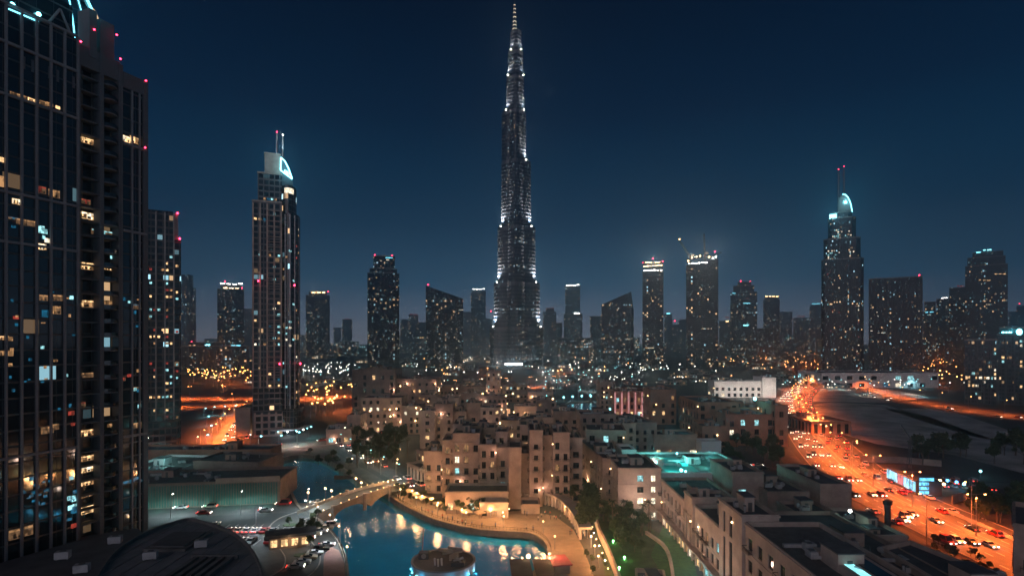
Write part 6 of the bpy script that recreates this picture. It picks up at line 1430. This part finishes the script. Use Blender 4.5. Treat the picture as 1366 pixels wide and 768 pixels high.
# ================================================================== garden wall, ramp arcade and railings
def wallrun(name, label, cat, pts, h, w, m, z0=0.0, extra=None):
    r = thing(name, label, cat, (pts[0][0], pts[0][1], z0)); mb = MB()
    for a, b in zip(pts, pts[1:]):
        A, B = Vector(a), Vector(b); t = (B - A).normalized(); n = Vector((t.y, -t.x)) * w / 2
        mb.prism([tuple(A - n), tuple(A + n), tuple(B + n), tuple(B - n)][::1] if ((B - A).x * n.y - (B - A).y * n.x) > 0 else [tuple(A + n), tuple(B + n), tuple(B - n), tuple(A - n)][::-1], z0, z0 + h, 0)
    mb.build('wall', m, r); return r
arc = thing('lit_arcade', 'curving low arcade with glowing warm openings beside the orange-lit path', 'arcade', gp(720, 672) + (0,))
ap = smooth_line([gp(*p) for p in [(700, 673), (722, 672), (742, 677), (757, 689), (768, 705), (775, 722)]], 4); mb = MB(); rf_ = MB()
for i, (a, b) in enumerate(zip(ap, ap[1:])):
    A, B = Vector(a), Vector(b); t = (B - A).normalized(); n = Vector((t.y, -t.x)); L = (B - A).length
    if n.dot(Vector((0, -1))) < 0 and n.dot(Vector((-1, 0))) < 0: n = -n
    for q in (A,):
        mb.prism(rect(q.x - .4, q.x + .4, q.y - .4, q.y + .4, math.atan2(t.y, t.x)), 0, 3.6, 0)
    P4 = [tuple(A + n * .6), tuple(B + n * .6), tuple(B - n * 3.4), tuple(A - n * 3.4)]
    if sum(P4[k - 1][0] * P4[k][1] - P4[k][0] * P4[k - 1][1] for k in range(4)) < 0: P4 = P4[::-1]
    rf_.prism(P4, 3.6 + .002 * (i % 2), 4.3 + .004 * (i % 2), 0, None, True)
    m_ = (A + B) / 2 - n * 1.6
    if L > 1.5: place('lit_opening', pane_mesh(round(min(L - .9, 2.4), 1), 2.7, ['w_warm', 'w_dim', 'w_white'][i % 3]), arc, (m_.x, m_.y, .2), math.atan2(t.y, t.x))
    if i % 3 == 1: q = (A + B) / 2 + n * 1.2; lamp(arc, (q.x, q.y, 2.8), 620, (1, .55, .24), .3)
mb.build('columns', M['plaster3'], arc); rf_.build('roof', M['plaster3'], arc)
gwp = [gp(*p) for p in [(792, 690), (800, 716), (812, 742), (830, 790)]]
gw_ = wallrun('garden_wall', 'pale garden wall with small lamps between the lakeside path and the dark garden', 'garden wall', gwp, 2.6, .7, M['plaster3'])
for i, (x, y, r) in enumerate(along(gwp, 5.5, .6, 1)): beacon(gw_, x - 1.0, y, .5, .17, 'whitelamp' if i % 2 else 'warmlamp', 'wall_lamp')
wlights([(gp(798, 730)[0] - 2, gp(798, 730)[1], 2.2), (gp(806, 752)[0] - 2.4, gp(806, 752)[1], 2.2)], 420, (1, .75, .6))
wallrun('courtyard_wall', 'low dark terrace wall in the courtyard left of the plain-walled block', 'wall', [gp(778, 668), gp(800, 676), gp(822, 688)], 4, .6, M['plaster2'])
wallrun('terrace_kerb', 'curved pale kerb wall along the terrace lawn', 'wall', smooth_line([gp(*p) for p in [(862, 712), (884, 728), (894, 748), (900, 790)]], 3), 1.0, .8, M['plaster3'])
gr_ = bldg('dark roof with a ribbed skylight at the foot of the garden', rect(xa(848, 128), xa(886, 128), 120, 134, -.2), 6.5, wm='plaster3', walls=[], units=3, name='garden_building', cat='building')
def railing(label, line, d=0.0, h=1.1):
    r = thing('railing', label, 'railing', (line[0][0], line[0][1], 0)); c = offset(line, d) if d else line
    MB().path([(x, y, h + .1) for x, y in c], .05, 5).path([(x, y, .65) for x, y in c], .03, 4).build('handrail', M['rail'], r)
    mb = MB()
    for x, y, _ in along(c, 1.1, 0, .3): mb.tube((x, y, .1), (x, y, h + .1), .045, 4, 0, None, False)
    mb.build('balusters', M['rail'], r); return r
railing('thin dark railing along the promenade edge below the waterfront restaurants', smooth_line([gp(*p) for p in pr_in[::-1][:6]], 4), -.6)
railing('thin dark railing round the lake bay beside the orange-lit path', smooth_line([gp(*p) for p in pr_in[::-1][5:]], 4), -.6)
railing('thin dark railing along the left quay below the car forecourt', smooth_line([gp(*p) for p in [(404, 682), (428, 695), (450, 717), (462, 743), (466, 790)]], 4), .5)
# parasol restaurant
pr = None
for i, (x, y, r) in enumerate(along([gp(*p) for p in [(540, 662), (575, 678), (612, 690), (650, 696)]], 5.2, -1.5, 1)):
    if pr is None:
        pr = thing('parasol', 'pale square parasol over the waterfront restaurant tables', 'parasol', (x, y, .1), 'restaurant parasols'); g = (x, y)
        MB().tube((x, y, .1), (x, y, 2.7), .05, 6).build('pole', WOOD, pr); mb = MB()
        q = [(x - 1.7, y - 1.7), (x + 1.7, y - 1.7), (x + 1.7, y + 1.7), (x - 1.7, y + 1.7)]
        for k in range(4): mb.face([(*q[k], 2.3), (*q[(k + 1) % 4], 2.3), (x, y, 3.1)]); mb.face([(*q[k], 2.05), (*q[(k + 1) % 4], 2.05), (*q[(k + 1) % 4], 2.3), (*q[k], 2.3)])
        mb.build('canopy', mat('parasol_cloth', (.42, .32, .22), .9, .15, .8), pr)
        MB().tube((x + .9, y, .1), (x + .9, y, .8), .06, 6).tube((x + .9, y, .8), (x + .9, y, .86), .5, 12).build('table', WOOD, pr); kids(pr)
    else: c = copy_tree(pr); c.location = (x + RND.uniform(-.6, .6), y + RND.uniform(-1.2, 1.2), .1); c.rotation_euler.z = RND.uniform(0, 1.5)

# ================================================================== building site with screens and yard
scn = thing('screen_pavilion', 'long site pavilion wrapped in glowing cyan and pink advertising screens beside the highway', 'pavilion', gp(1215, 655) + (0,))
sx0, sy0 = gp(1183, 640); sx1, sy1 = gp(1222, 660); a, b = Vector((sx0, sy0)), Vector((sx1, sy1)); t = (b - a).normalized(); n = Vector((-t.y, t.x))
if n.x < 0: n = -n
body = [tuple(a), tuple(b), tuple(b + n * 9), tuple(a + n * 9)]
MB().prism(body, 0, 5.6, 0, 1).build('body', [M['steel_dark'], M['roof']], scn)
SCR = emit('screen_cyan', (.25, .75, 1.0), 1.6, var=.8, scale=.8); SCP = emit('screen_pink', (1.0, .3, .35), .9, var=.8, scale=.8)
Ls = (b - a).length; rz = math.atan2(t.y, t.x); nn = Vector((t.y, -t.x))
for i in range(5):
    p = a + t * (Ls * (i + .5) / 5) - n * .12
    o = MB().box(-Ls / 10 + .3, Ls / 10 - .3, -.06, .06, 1.2, 5.0, 0).mesh('screen', [SCR if i % 3 != 2 else SCP]); place('screen', o, scn, (p.x, p.y, 0), rz)
e2 = Vector(gp(1224, 660)); MB().prism(rect(e2.x, e2.x + 6, e2.y - .6, e2.y + 3), 0, 7.2, 0, 0).build('tower_body', M['steel_dark'], scn)
for k in range(4): MB().box(e2.x + .2, e2.x + 5.8, e2.y - .8, e2.y - .62, .6 + k * 1.7, 1.7 + k * 1.7, 0).build('screen_row', emit('screen_blue', (.15, .65, 1), 2.0, var=.7, scale=1.4) if k == 0 else bpy.data.materials['screen_blue'], scn)
for x, y, e in ((e2.x + 3, e2.y - 3, 900), (a.x - 3, a.y - 2, 700)): lamp(scn, (x, y, 3), e, (.3, .75, 1), .5)
sc2 = thing('site_crane', 'slim lattice crane rising above the screen-wrapped pavilion', 'crane', gp(1212, 632) + (0,)); q = gp(1212, 632)
mb = MB(); top = (q[0] + 1, q[1], za(585, q[1]))
for dx, dy in ((-.7, -.7), (.7, -.7), (.7, .7), (-.7, .7)): mb.tube((q[0] + dx, q[1] + dy, 0), (top[0] + dx * .5, top[1] + dy * .5, top[2]), .12, 4)
for i in range(12):
    z0_, z1_ = top[2] * i / 12, top[2] * (i + 1) / 12
    mb.tube((q[0] - .7, q[1] - .7, z0_), (q[0] + .7, q[1] - .6, z1_), .07, 4); mb.tube((q[0] + .7, q[1] - .7, z0_), (q[0] + .7, q[1] + .6, z1_), .07, 4)
mb.build('mast', M['steel_dark'], sc2); MB().tube(top, (top[0] - 3, top[1] + 2, top[2] + 6), .25, 5).build('jib', M['steel_dark'], sc2)
for i, (px, py, k, lab) in enumerate([(1254, 641, 'warmlamp', 'warm floodlight in the dark yard right of the screen-wrapped pavilion'), (1264, 641, 'bluelamp', 'blue floodlight left of its blue neighbour in the dark yard'), (1276, 643, 'bluelamp', 'blue floodlight between another blue one and the cyan one in the dark yard'), (1286, 646, 'cyanlamp', 'cyan floodlight at the edge of the dark yard'), (1308, 628, 'cyanlamp', 'small lone cyan lamp on the dark sand beyond the yard'), (1259, 646, 'warmlamp', 'low warm floodlight in front of the dark yard lights')]):
    x, y = gp(px, py + 8); r = thing('floodlight', lab, 'floodlight', (x, y, 0)); MB().tube((x, y, 0), (x, y, 2.2), .1, 5).build('pole', M['steel_dark'], r); MB().ball((x, y, 2.6), .55, 0, 8, 6).build('lamp_head', M[k], r)
    lamp(r, (x, y - 1.5, 3.4), 700, {'warmlamp': (1, .6, .3), 'bluelamp': (.1, .4, 1), 'cyanlamp': (.3, .9, 1)}[k], .4)
wallrun('site_fence', 'pale orange-lit hoarding fence round the yard left of the roadside trees', 'fence', [gp(1270, 672), gp(1284, 668), gp(1310, 684)], 3.2, .2, M['plaster3'])
wallrun('boundary_wall', 'long low boundary wall across the sand beyond the highway', 'wall', [gp(1148, 616), gp(1200, 617), gp(1256, 622)], 3, .4, M['plaster2'])
wallrun('barrier', 'low concrete barrier along the far edge of the highway', 'barrier', [gp(1262, 682), gp(1310, 702), gp(1366, 726), gp(1420, 748)], 1.0, .5, M['concrete'])
ch = thing('chimney_mast', 'dark round shaft with a small caged top standing before the highway', 'mast', (xa(1184, 150), 150, 0)); xm = xa(1184, 150)
MB().tube((xm, 150, 0), (xm, 150, za(672, 150)), .75, 12).build('shaft', M['steel_dark'], ch); mb = MB().tube((xm, 150, za(672, 150)), (xm, 150, za(667, 150)), 1.1, 12)
mb.build('cage', M['rail'], ch)
lampposts('light_mast', 'tall orange-lit mast at the near edge of the highway', 'light mast', 'near highway masts', 15, 2.0, 'sodium', SOD, [gp(1137, 632) + (0,), (xa(1236, 168), 168, 3.1), (xa(1296, 182), 182, 3.1)], 16000)
# ================================================================== trees
LEAF = mat('foliage', (.050, .070, .028), .8, .55, .9, spec=.2); LEAF2 = mat('palm_foliage', (.045, .065, .03), .7, .45, .9, spec=.25); BARK = mat('bark', (.12, .09, .065), .9, .3, 2)
def tree_meshes(seed, h=6.5, r=2.6, nclump=16, per=70, leaf=.34):
    rnd = random.Random(seed); tr = MB(); top = h * .45
    tr.tube((0, 0, 0), (rnd.uniform(-.2, .2), rnd.uniform(-.2, .2), top), .22, 7, 0, .13)
    cl = []
    for i in range(nclump):
        a = rnd.uniform(0, 2 * math.pi); q = rnd.random() ** .6; z = top + rnd.uniform(.05, 1) * (h - top)
        w = math.sin(math.pi * min(.95, .25 + .75 * (z - top) / (h - top)) ) ** .6
        cl.append((r * q * w * math.cos(a), r * q * w * math.sin(a), z, rnd.uniform(.5, 1.0) * r * .42))
    for c in cl[:6]: tr.tube((0, 0, top * .9), c[:3], .09, 5, 0, .03)
    cr_ = MB()
    for cx, cy_, cz, cr0 in cl:
        for _ in range(per):
            d = Vector((rnd.gauss(0, 1), rnd.gauss(0, 1), rnd.gauss(0, .8))).normalized() * cr0 * rnd.random() ** .4
            p = Vector((cx, cy_, cz)) + d; a = Vector((rnd.gauss(0, 1), rnd.gauss(0, 1), rnd.gauss(0, 1))).normalized(); b = a.orthogonal().normalized(); s = leaf * rnd.uniform(.6, 1.3)
            cr_.face([p - a * s, p + b * s * .5, p + a * s, p - b * s * .5], 0)
    return tr.mesh('trunk', BARK), cr_.mesh('crown', LEAF)
def palm_meshes(seed, h=8):
    rnd = random.Random(seed); tr = MB(); pts = [(.25 * math.sin(i * .35), .1 * i / 6, h * i / 6) for i in range(7)]
    for i in range(6): tr.tube(pts[i], pts[i + 1], .24 - .015 * i, 8, 0, .225 - .015 * i, False)
    cr_ = MB(); tp = Vector(pts[-1])
    for k in range(22):
        a = 2 * math.pi * k / 22 + rnd.uniform(-.15, .15); el = rnd.uniform(-.2, 1.1); L = rnd.uniform(2.2, 3.1); d = Vector((math.cos(a), math.sin(a), 0)); side = Vector((-d.y, d.x, 0)); prev = tp
        for i in range(1, 8):
            t = i / 7; p = tp + d * (L * t * math.cos(el * .6)) + Vector((0, 0, L * (math.sin(el) * t - .75 * t * t)))
            w = .5 * math.sin(math.pi * min(.97, .12 + t * .85))
            for sg_ in (1, -1):
                for q in range(2):
                    u = prev.lerp(p, q / 2); v = prev.lerp(p, (q + .7) / 2); tipv = u.lerp(p, .9) + side * sg_ * w + Vector((0, 0, -w * .5)); cr_.face([u, v, tipv], 0)
            prev = p
    return tr.mesh('trunk', BARK), cr_.mesh('crown', LEAF2)
TM = [tree_meshes(s) for s in (1, 2, 3)]; PM = [palm_meshes(s, h) for s, h in ((4, 8), (5, 10))]
def tree(x, y, s, label, group, kind='t', z=0.0):
    r = thing('tree' if kind == 't' else 'palm_tree', label, 'tree' if kind == 't' else 'palm tree', (x, y, z), group, RND.uniform(0, 6.28)); r.scale = (s, s, s * RND.uniform(.85, 1.15))
    a, b = (TM if kind == 't' else PM)[RND.randrange(3 if kind == 't' else 2)]
    for n_m, me in (('trunk', a), ('crown', b)):
        o = bpy.data.objects.new(n_m, me); COL.objects.link(o); o.parent = r
    return r
def grove(n, box, label, group, s=(.8, 1.3), kinds='ttp'):
    for _ in range(n):
        px = RND.uniform(box[0], box[1]); py = RND.uniform(box[2], box[3]) if len(box) == 4 else RND.uniform(box[2], box[3]) + (px - box[0]) * box[4]
        x, y = gp(px, py); tree(x, y, RND.uniform(*s), label + (' (palm)' if False else ''), group, RND.choice(kinds))
grove(34, (468, 538, 588, 622), 'dark tree in the unlit garden between the lakeside drive and the houses', 'dark garden trees', (1.0, 1.7), 't')
grove(12, (470, 545, 592, 625), 'palm in the dark garden between the lakeside drive and the houses', 'dark garden palms', (.8, 1.2), 'p')
grove(15, (590, 648, 678, 684, .10), 'leafy tree shading the waterfront restaurant tables', 'restaurant trees', (.55, .85), 't')
grove(12, (520, 596, 650, 660, .36), 'small tree hung over the promenade tables', 'promenade trees', (.4, .65), 't')
grove(9, (776, 794, 680, 716), 'tall dense tree in the dark clump right of the orange-lit path', 'path-side trees', (1.1, 1.6), 't')
grove(18, (800, 862, 690, 745), 'tree in the dark garden with green spotlights', 'green-spotlit garden trees', (.6, 1.1), 't')
grove(6, (812, 872, 690, 712), 'palm in the dark garden with green spotlights', 'green-spotlit garden palms', (.7, 1.0), 'p')
grove(14, (1290, 1366, 668, 700), 'broad orange-lit tree behind the roadside wall', 'roadside trees', (.9, 1.5), 't')
grove(20, (1230, 1340, 716, 752, .34), 'low bush along the near edge of the highway', 'highway verge bushes', (.3, .5), 't')
grove(16, (955, 1040, 598, 626), 'dark tree by the car park below the orange-lit hotel', 'hotel garden trees', (.9, 1.4), 't')
grove(12, (745, 790, 648, 676), 'dark courtyard tree at the right foot of the stepped lakeside block', 'courtyard trees', (.7, 1.1), 't')
grove(16, (1220, 1366, 604, 622), 'distant dark tree along the back of the sand lot', 'sand lot trees', (1.2, 2.0), 't')
grove(10, (405, 470, 600, 622, .3), 'small tree beside the lakeside drive', 'lakeside drive trees', (.5, .8), 't')
grove(6, (780, 812, 742, 768), 'low planting lit by warm lanterns along the path', 'path planting', (.25, .4), 't')
grove(9, (360, 425, 694, 745), 'small tree on the forecourt left of the lake', 'forecourt trees', (.4, .7), 't')
for px, py, e in ((818, 724, 900), (833, 746, 1100), (826, 760, 400)): 
    x, y = gp(px, py); r = thing('garden_spotlight', {724: 'green garden spotlight beneath the upper palms of the dark garden', 746: 'yellow-green spotlight lighting a shrub in the middle of the dark garden', 760: 'green spotlight lowest in the dark garden'}[py], 'spotlight', (x, y, 0))
    MB().tube((x, y, 0), (x, y, .5), .12, 6).ball((x, y, .7), .3, 0, 8, 6).build('lamp_head', M['greenlamp'], r); lamp(r, (x, y - .8, 1.3), e, (.25, 1, .22), .2)
for px, py in ((908, 735), (922, 756), (892, 716)): x, y = gp(px, py); lamp(None, (x, y, 2.5), 170, (.4, 1, .45), .3)
# ================================================================== cars
GLS = M['glass']; TYRE = mat('tyre_rubber', (.02, .02, .02), .9, .1, 2); RIM = mat('alloy_rim', (.4, .4, .4), .35, .1, 2, metal=.8)
HEAD = emit('headlamp', (1, .90, .75), 14); TAIL = emit('tail_lamp', (1, .05, .03), 7)
def car_parts(kind):
    L, Wd, H = ((4.5, 1.8, 1.45), (4.8, 1.95, 1.8), (5.2, 2.0, 2.2))[kind]
    prof = [[(-L / 2, .35), (-L / 2, .85), (-L / 2 + .25, .95), (-L * .22, 1.0), (L * .2, 1.0), (L / 2 - .15, .85), (L / 2, .7), (L / 2, .35)]][0]
    b = MB(); w = Wd / 2
    for i in range(len(prof)):
        p, q = prof[i], prof[(i + 1) % len(prof)]; b.face([(p[0], -w, p[1]), (p[0], w, p[1]), (q[0], w, q[1]), (q[0], -w, q[1])], 0)
    b.face([(p[0], -w, p[1]) for p in prof][::-1], 0); b.face([(p[0], w, p[1]) for p in prof], 0)
    r0, r1 = (-L * .40, L * .22) if kind else (-L * .34, L * .2); k0, k1 = (-L * .36, L * .08) if kind else (-L * .22, L * .03); wt = w * .78
    rf = [(k0, -wt, H), (k1, -wt, H), (k1, wt, H), (k0, wt, H)]; b.face(rf, 0)
    for x in (k0, k1): b.tube((x, -wt, H - .02), (r0 if x == k0 else r1, -w * .96, 1.0), .05, 4).tube((x, wt, H - .02), (r0 if x == k0 else r1, w * .96, 1.0), .05, 4)
    g = MB(); bs = [(r0, -w * .95, 1.0), (r1, -w * .95, 1.0), (r1, w * .95, 1.0), (r0, w * .95, 1.0)]
    for i in range(4): j = (i + 1) % 4; g.face([bs[i], bs[j], (rf[j][0], rf[j][1], H - .03), (rf[i][0], rf[i][1], H - .03)], 0)
    wh_ = MB().tube((0, -.11, .33), (0, .11, .33), .33, 14, 0).tube((0, -.125, .33), (0, .125, .33), .2, 10, 1)
    hl = MB().box(-.06, .06, -.22, .22, -.09, .09, 0)
    return b, g, wh_, hl, (L, Wd)
PAINT = [mat('car_paint_' + n, c, .3, .05, .5, metal=.2) for n, c in (('white', (.7, .7, .7)), ('silver', (.4, .4, .42)), ('black', (.02, .02, .022)), ('red', (.35, .02, .02)), ('beige', (.45, .38, .28)))]
CP = [car_parts(k) for k in range(3)]; CARM = {}
def car(x, y, rz, kind, paint, label, group, parts=True, lights=True, name='car'):
    b, g, w_, h_, (L, Wd) = CP[kind]; key = (kind, paint)
    if key not in CARM: CARM[key] = (b.mesh('body', [PAINT[paint]]), g.mesh('windows', [GLS]), w_.mesh('wheel', [TYRE, RIM]), h_.mesh('headlight', [HEAD]), h_.mesh('tail_light', [TAIL]))
    ms = CARM[key]; r = thing(name, label, 'car' if name == 'car' else 'van', (x, y, .03), group, rz)
    def ch(n, me, loc):
        o = bpy.data.objects.new(n, me); COL.objects.link(o); o.parent = r; o.location = loc
    ch('body', ms[0], (0, 0, 0)); ch('windows', ms[1], (0, 0, 0))
    if parts:
        for sx in (-.3, .3):
            for sy in (-1, 1): ch('wheel', ms[2], (L * sx, sy * (Wd / 2 - .08), 0))
    if lights:
        for sy in (-1, 1): ch('headlight', ms[3], (L / 2, sy * Wd * .36, .72)); ch('tail_light', ms[4], (-L / 2, sy * Wd * .36, .8))
    return r
CN = ['white', 'silver', 'black', 'red', 'beige']; KN = ['saloon car', 'estate car', 'van']
cn = random.Random(19); used = {}
def traffic(c, lanes, step, group, where, dirs, jitter=6, parts=True, jam=1.0):
    for d, sgn in zip(lanes, dirs):
        for x, y, r in along(c, step, d, cn.uniform(0, step)):
            if cn.random() > jam: continue
            if y < 95 or abs(xa(683 + 683, y)) * 1.06 < abs(x): continue
            k = cn.choice((0, 0, 0, 1, 1, 2)); p = cn.randrange(5); o = cn.uniform(-jitter, jitter)
            car(x + math.cos(r) * o, y + math.sin(r) * o, r + (0 if sgn > 0 else math.pi), k, p, '%s %s %s' % (CN[p], KN[k], where), '%s %ss %s' % (CN[p], KN[k], group), parts, True, 'van' if k == 2 else 'car')
traffic(HW, (3.0, 6.3, 9.8, 13.2), 26, 'on the highway', 'driving on the wide orange-lit highway', (1, 1, 1, 1), parts=True, jam=.85)
traffic(HW, (-3.0, -6.3, -9.8, -13.2), 26, 'on the highway', 'driving on the wide orange-lit highway', (-1, -1, -1, -1), parts=True, jam=.85)
traffic(LR1, (-12, 6), 34, 'on the crossing road', 'on the wide road behind the spired hotel', (-1, -1, 1, 1), parts=False, jam=.5)
traffic(LR2, (-6, -2, 2, 6), 13, 'at the junction', 'at the orange junction left of the spired hotel', (-1, -1, 1, 1), 3, parts=False, jam=.45)
traffic(LR3, (-6, -2, 2, 6), 14, 'round the hotel', 'on the road round the foot of the spired hotel', (-1, -1, 1, 1), 3, parts=False, jam=.4)
traffic(SR2, (-9, 3), 30, 'on the side road', 'on the orange road beyond the sand lots', (-1, -1, 1, 1), parts=False, jam=.6)
traffic(LR5, (-4, 4), 11, 'below the mall', 'on the street below the green-lit mall wall', (-1, 1), 2, jam=.8)
traffic(LR4, (-2, 2), 13, 'on the lakeside drive', 'on the lakeside drive above the small basin', (-1, 1), 2, parts=True, jam=.7)
def lot(corner, du, dv, nu, nv, rz, group, where, fill=.8):
    for i in range(nu):
        for j in range(nv):
            if cn.random() > fill: continue
            k = cn.choice((0, 0, 1)); p = cn.randrange(5)
            car(corner[0] + du[0] * i + dv[0] * j, corner[1] + du[1] * i + dv[1] * j, rz, k, p, '%s %s %s' % (CN[p], KN[k], where), '%s %ss %s' % (CN[p], KN[k], group), True, cn.random() < .35)
lot((-96, 184), (-2.8, 0), (0, -8.5), 4, 2, math.pi / 2, 'in the forecourt', 'parked in rows on the forecourt left of the lake', .75)
lot((-57, 150), (.6, 3.2), (1, 0), 6, 1, .2, 'on the traffic island', 'parked along the red-paved island by the left quay', .9)
lot((-62, 172), (1.0, 3.0), (1, 0), 5, 1, .2, 'by the quay', 'parked by the left quay below the bridge', .8)
lot((-91, 178.5), (2.7, 0), (0, -9), 8, 2, math.pi / 2, 'in the forecourt', 'parked in rows on the forecourt left of the lake', .85)
lot((112, 245), (0, 3.4), (5.6, 0), 10, 2, 0, 'in the hotel car park', 'parked in the car park below the orange-lit hotel', .6)
lot((168, 236), (3.0, -1), (2, 7), 9, 3, 1.2, 'in the site yard', 'parked in the yard beside the screen-wrapped pavilion', .5)
lot((126, 100), (0, 5.8), (3, 0), 18, 1, math.pi / 2, 'on the verge', 'parked on the service road along the near highway edge', .35)
# ================================================================== strollers on the promenade
def person_mesh(seed):
    rnd = random.Random(seed); import bmesh
    J = {'pel': (0, 0, .95), 'che': (0, 0, 1.32), 'nek': (0, .0, 1.5), 'hed': (0, -.02, 1.66), 'kl': (.11, -.05 * rnd.random(), .5), 'fl': (.12, .1, .06), 'kr': (-.11, -.12 * rnd.random(), .5), 'fr': (-.12, -.08, .06), 'tl': (.12, -.05, .03), 'tr': (-.12, -.22, .03),
         'sl': (.2, 0, 1.42), 'el': (.27, .04, 1.14), 'hl': (.26, -.08, .9), 'sr': (-.2, 0, 1.42), 'er': (-.27, .02, 1.14), 'hr': (-.25, -.12, .92)}
    E = [('pel', 'che'), ('che', 'nek'), ('nek', 'hed'), ('pel', 'kl'), ('kl', 'fl'), ('fl', 'tl'), ('pel', 'kr'), ('kr', 'fr'), ('fr', 'tr'), ('che', 'sl'), ('sl', 'el'), ('el', 'hl'), ('che', 'sr'), ('sr', 'er'), ('er', 'hr')]
    rad = {'pel': .16, 'che': .17, 'nek': .065, 'hed': .11, 'kl': .075, 'kr': .075, 'fl': .05, 'fr': .05, 'tl': .045, 'tr': .045, 'sl': .08, 'sr': .08, 'el': .05, 'er': .05, 'hl': .045, 'hr': .045}
    names = list(J); me = bpy.data.meshes.new('person_body'); me.from_pydata([J[n] for n in names], [(names.index(a), names.index(b)) for a, b in E], []); o = bpy.data.objects.new('person_tmp', me); COL.objects.link(o)
    m = o.modifiers.new('s', 'SKIN'); m.use_smooth_shade = True
    for i, n in enumerate(names): me.skin_vertices[0].data[i].radius = (rad[n], rad[n] * (.8 if n in ('pel', 'che') else 1))
    me.skin_vertices[0].data[0].use_root = True; o.modifiers.new('d', 'SUBSURF').levels = 1
    dg = bpy.context.evaluated_depsgraph_get(); out = bpy.data.meshes.new_from_object(o.evaluated_get(dg)); bpy.data.objects.remove(o); return out
SKIN = mat('skin', (.42, .27, .2), .6, .1, 3); HAIR = mat('dark_hair', (.02, .015, .012), .7, .2, 4); TROU = mat('dark_trousers', (.03, .03, .04), .9, .2, 3)
hair = MB().ball((0, .015, 1.70), .118, 0, 10, 6).mesh('hair', HAIR)
PPL = []
for sd_, (nm, c) in enumerate((('pale', (.55, .53, .5)), ('red', (.4, .06, .05)), ('dark', (.05, .05, .07)), ('blue', (.08, .13, .3)))):
    me = person_mesh(sd_); me.materials.clear()
    for m_ in (SKIN, mat('shirt_' + nm, c, .9, .15, 3), TROU): me.materials.append(m_)
    for p in me.polygons:
        z = p.center.z; p.material_index = 2 if z < .92 else (0 if z > 1.47 or (abs(p.center.x) > .22 and z < 1.15) else 1)
    PPL.append((nm, me))
def person(x, y, rz, k, where, group, z=.1):
    nm, me = PPL[k]; o = bpy.data.objects.new('person', me); COL.objects.link(o); o.location = (x, y, z); o.rotation_euler.z = rz
    tag(o, 'stroller in a %s top and dark trousers %s' % (nm, where), 'person', 'strollers in %s tops %s' % (nm, group))
    h = bpy.data.objects.new('hair', hair); COL.objects.link(h); h.parent = o
for x, y, r in along(smooth_line([gp(*p) for p in pr_in[::-1][:7]], 4), 2.1, -1.3, 1):
    if cn.random() < .6: person(x + cn.uniform(-.5, .5), y + cn.uniform(0, 1.6), cn.uniform(0, 6.28), cn.randrange(4), 'by the lake railing below the restaurants', 'by the lake railing')
for _ in range(14):
    px = cn.uniform(695, 770); py = 688 + max(0, px - 740) * .9 + cn.uniform(-4, 8); x, y = gp(px, py); person(x, y, cn.uniform(0, 6.28), cn.randrange(4), 'walking on the orange-lit path', 'on the orange-lit path')
# ================================================================== haze
hz = MB().box(-3300, 3300, -400, 3600, -12, 880, 0)
hm = bpy.data.materials.new('haze_air'); hm.use_nodes = True
hn = hm.node_tree.nodes; hn.clear(); ho = hn.new('ShaderNodeOutputMaterial'); hv = hn.new('ShaderNodeVolumePrincipled')
hv.inputs['Color'].default_value = (.50, .80, 1.0, 1); hv.inputs['Density'].default_value = HAZE_DENSITY; hv.inputs['Anisotropy'].default_value = .84
hm.node_tree.links.new(hv.outputs[0], ho.inputs['Volume'])
tag(hz.build('haze', hm), kind='stuff')
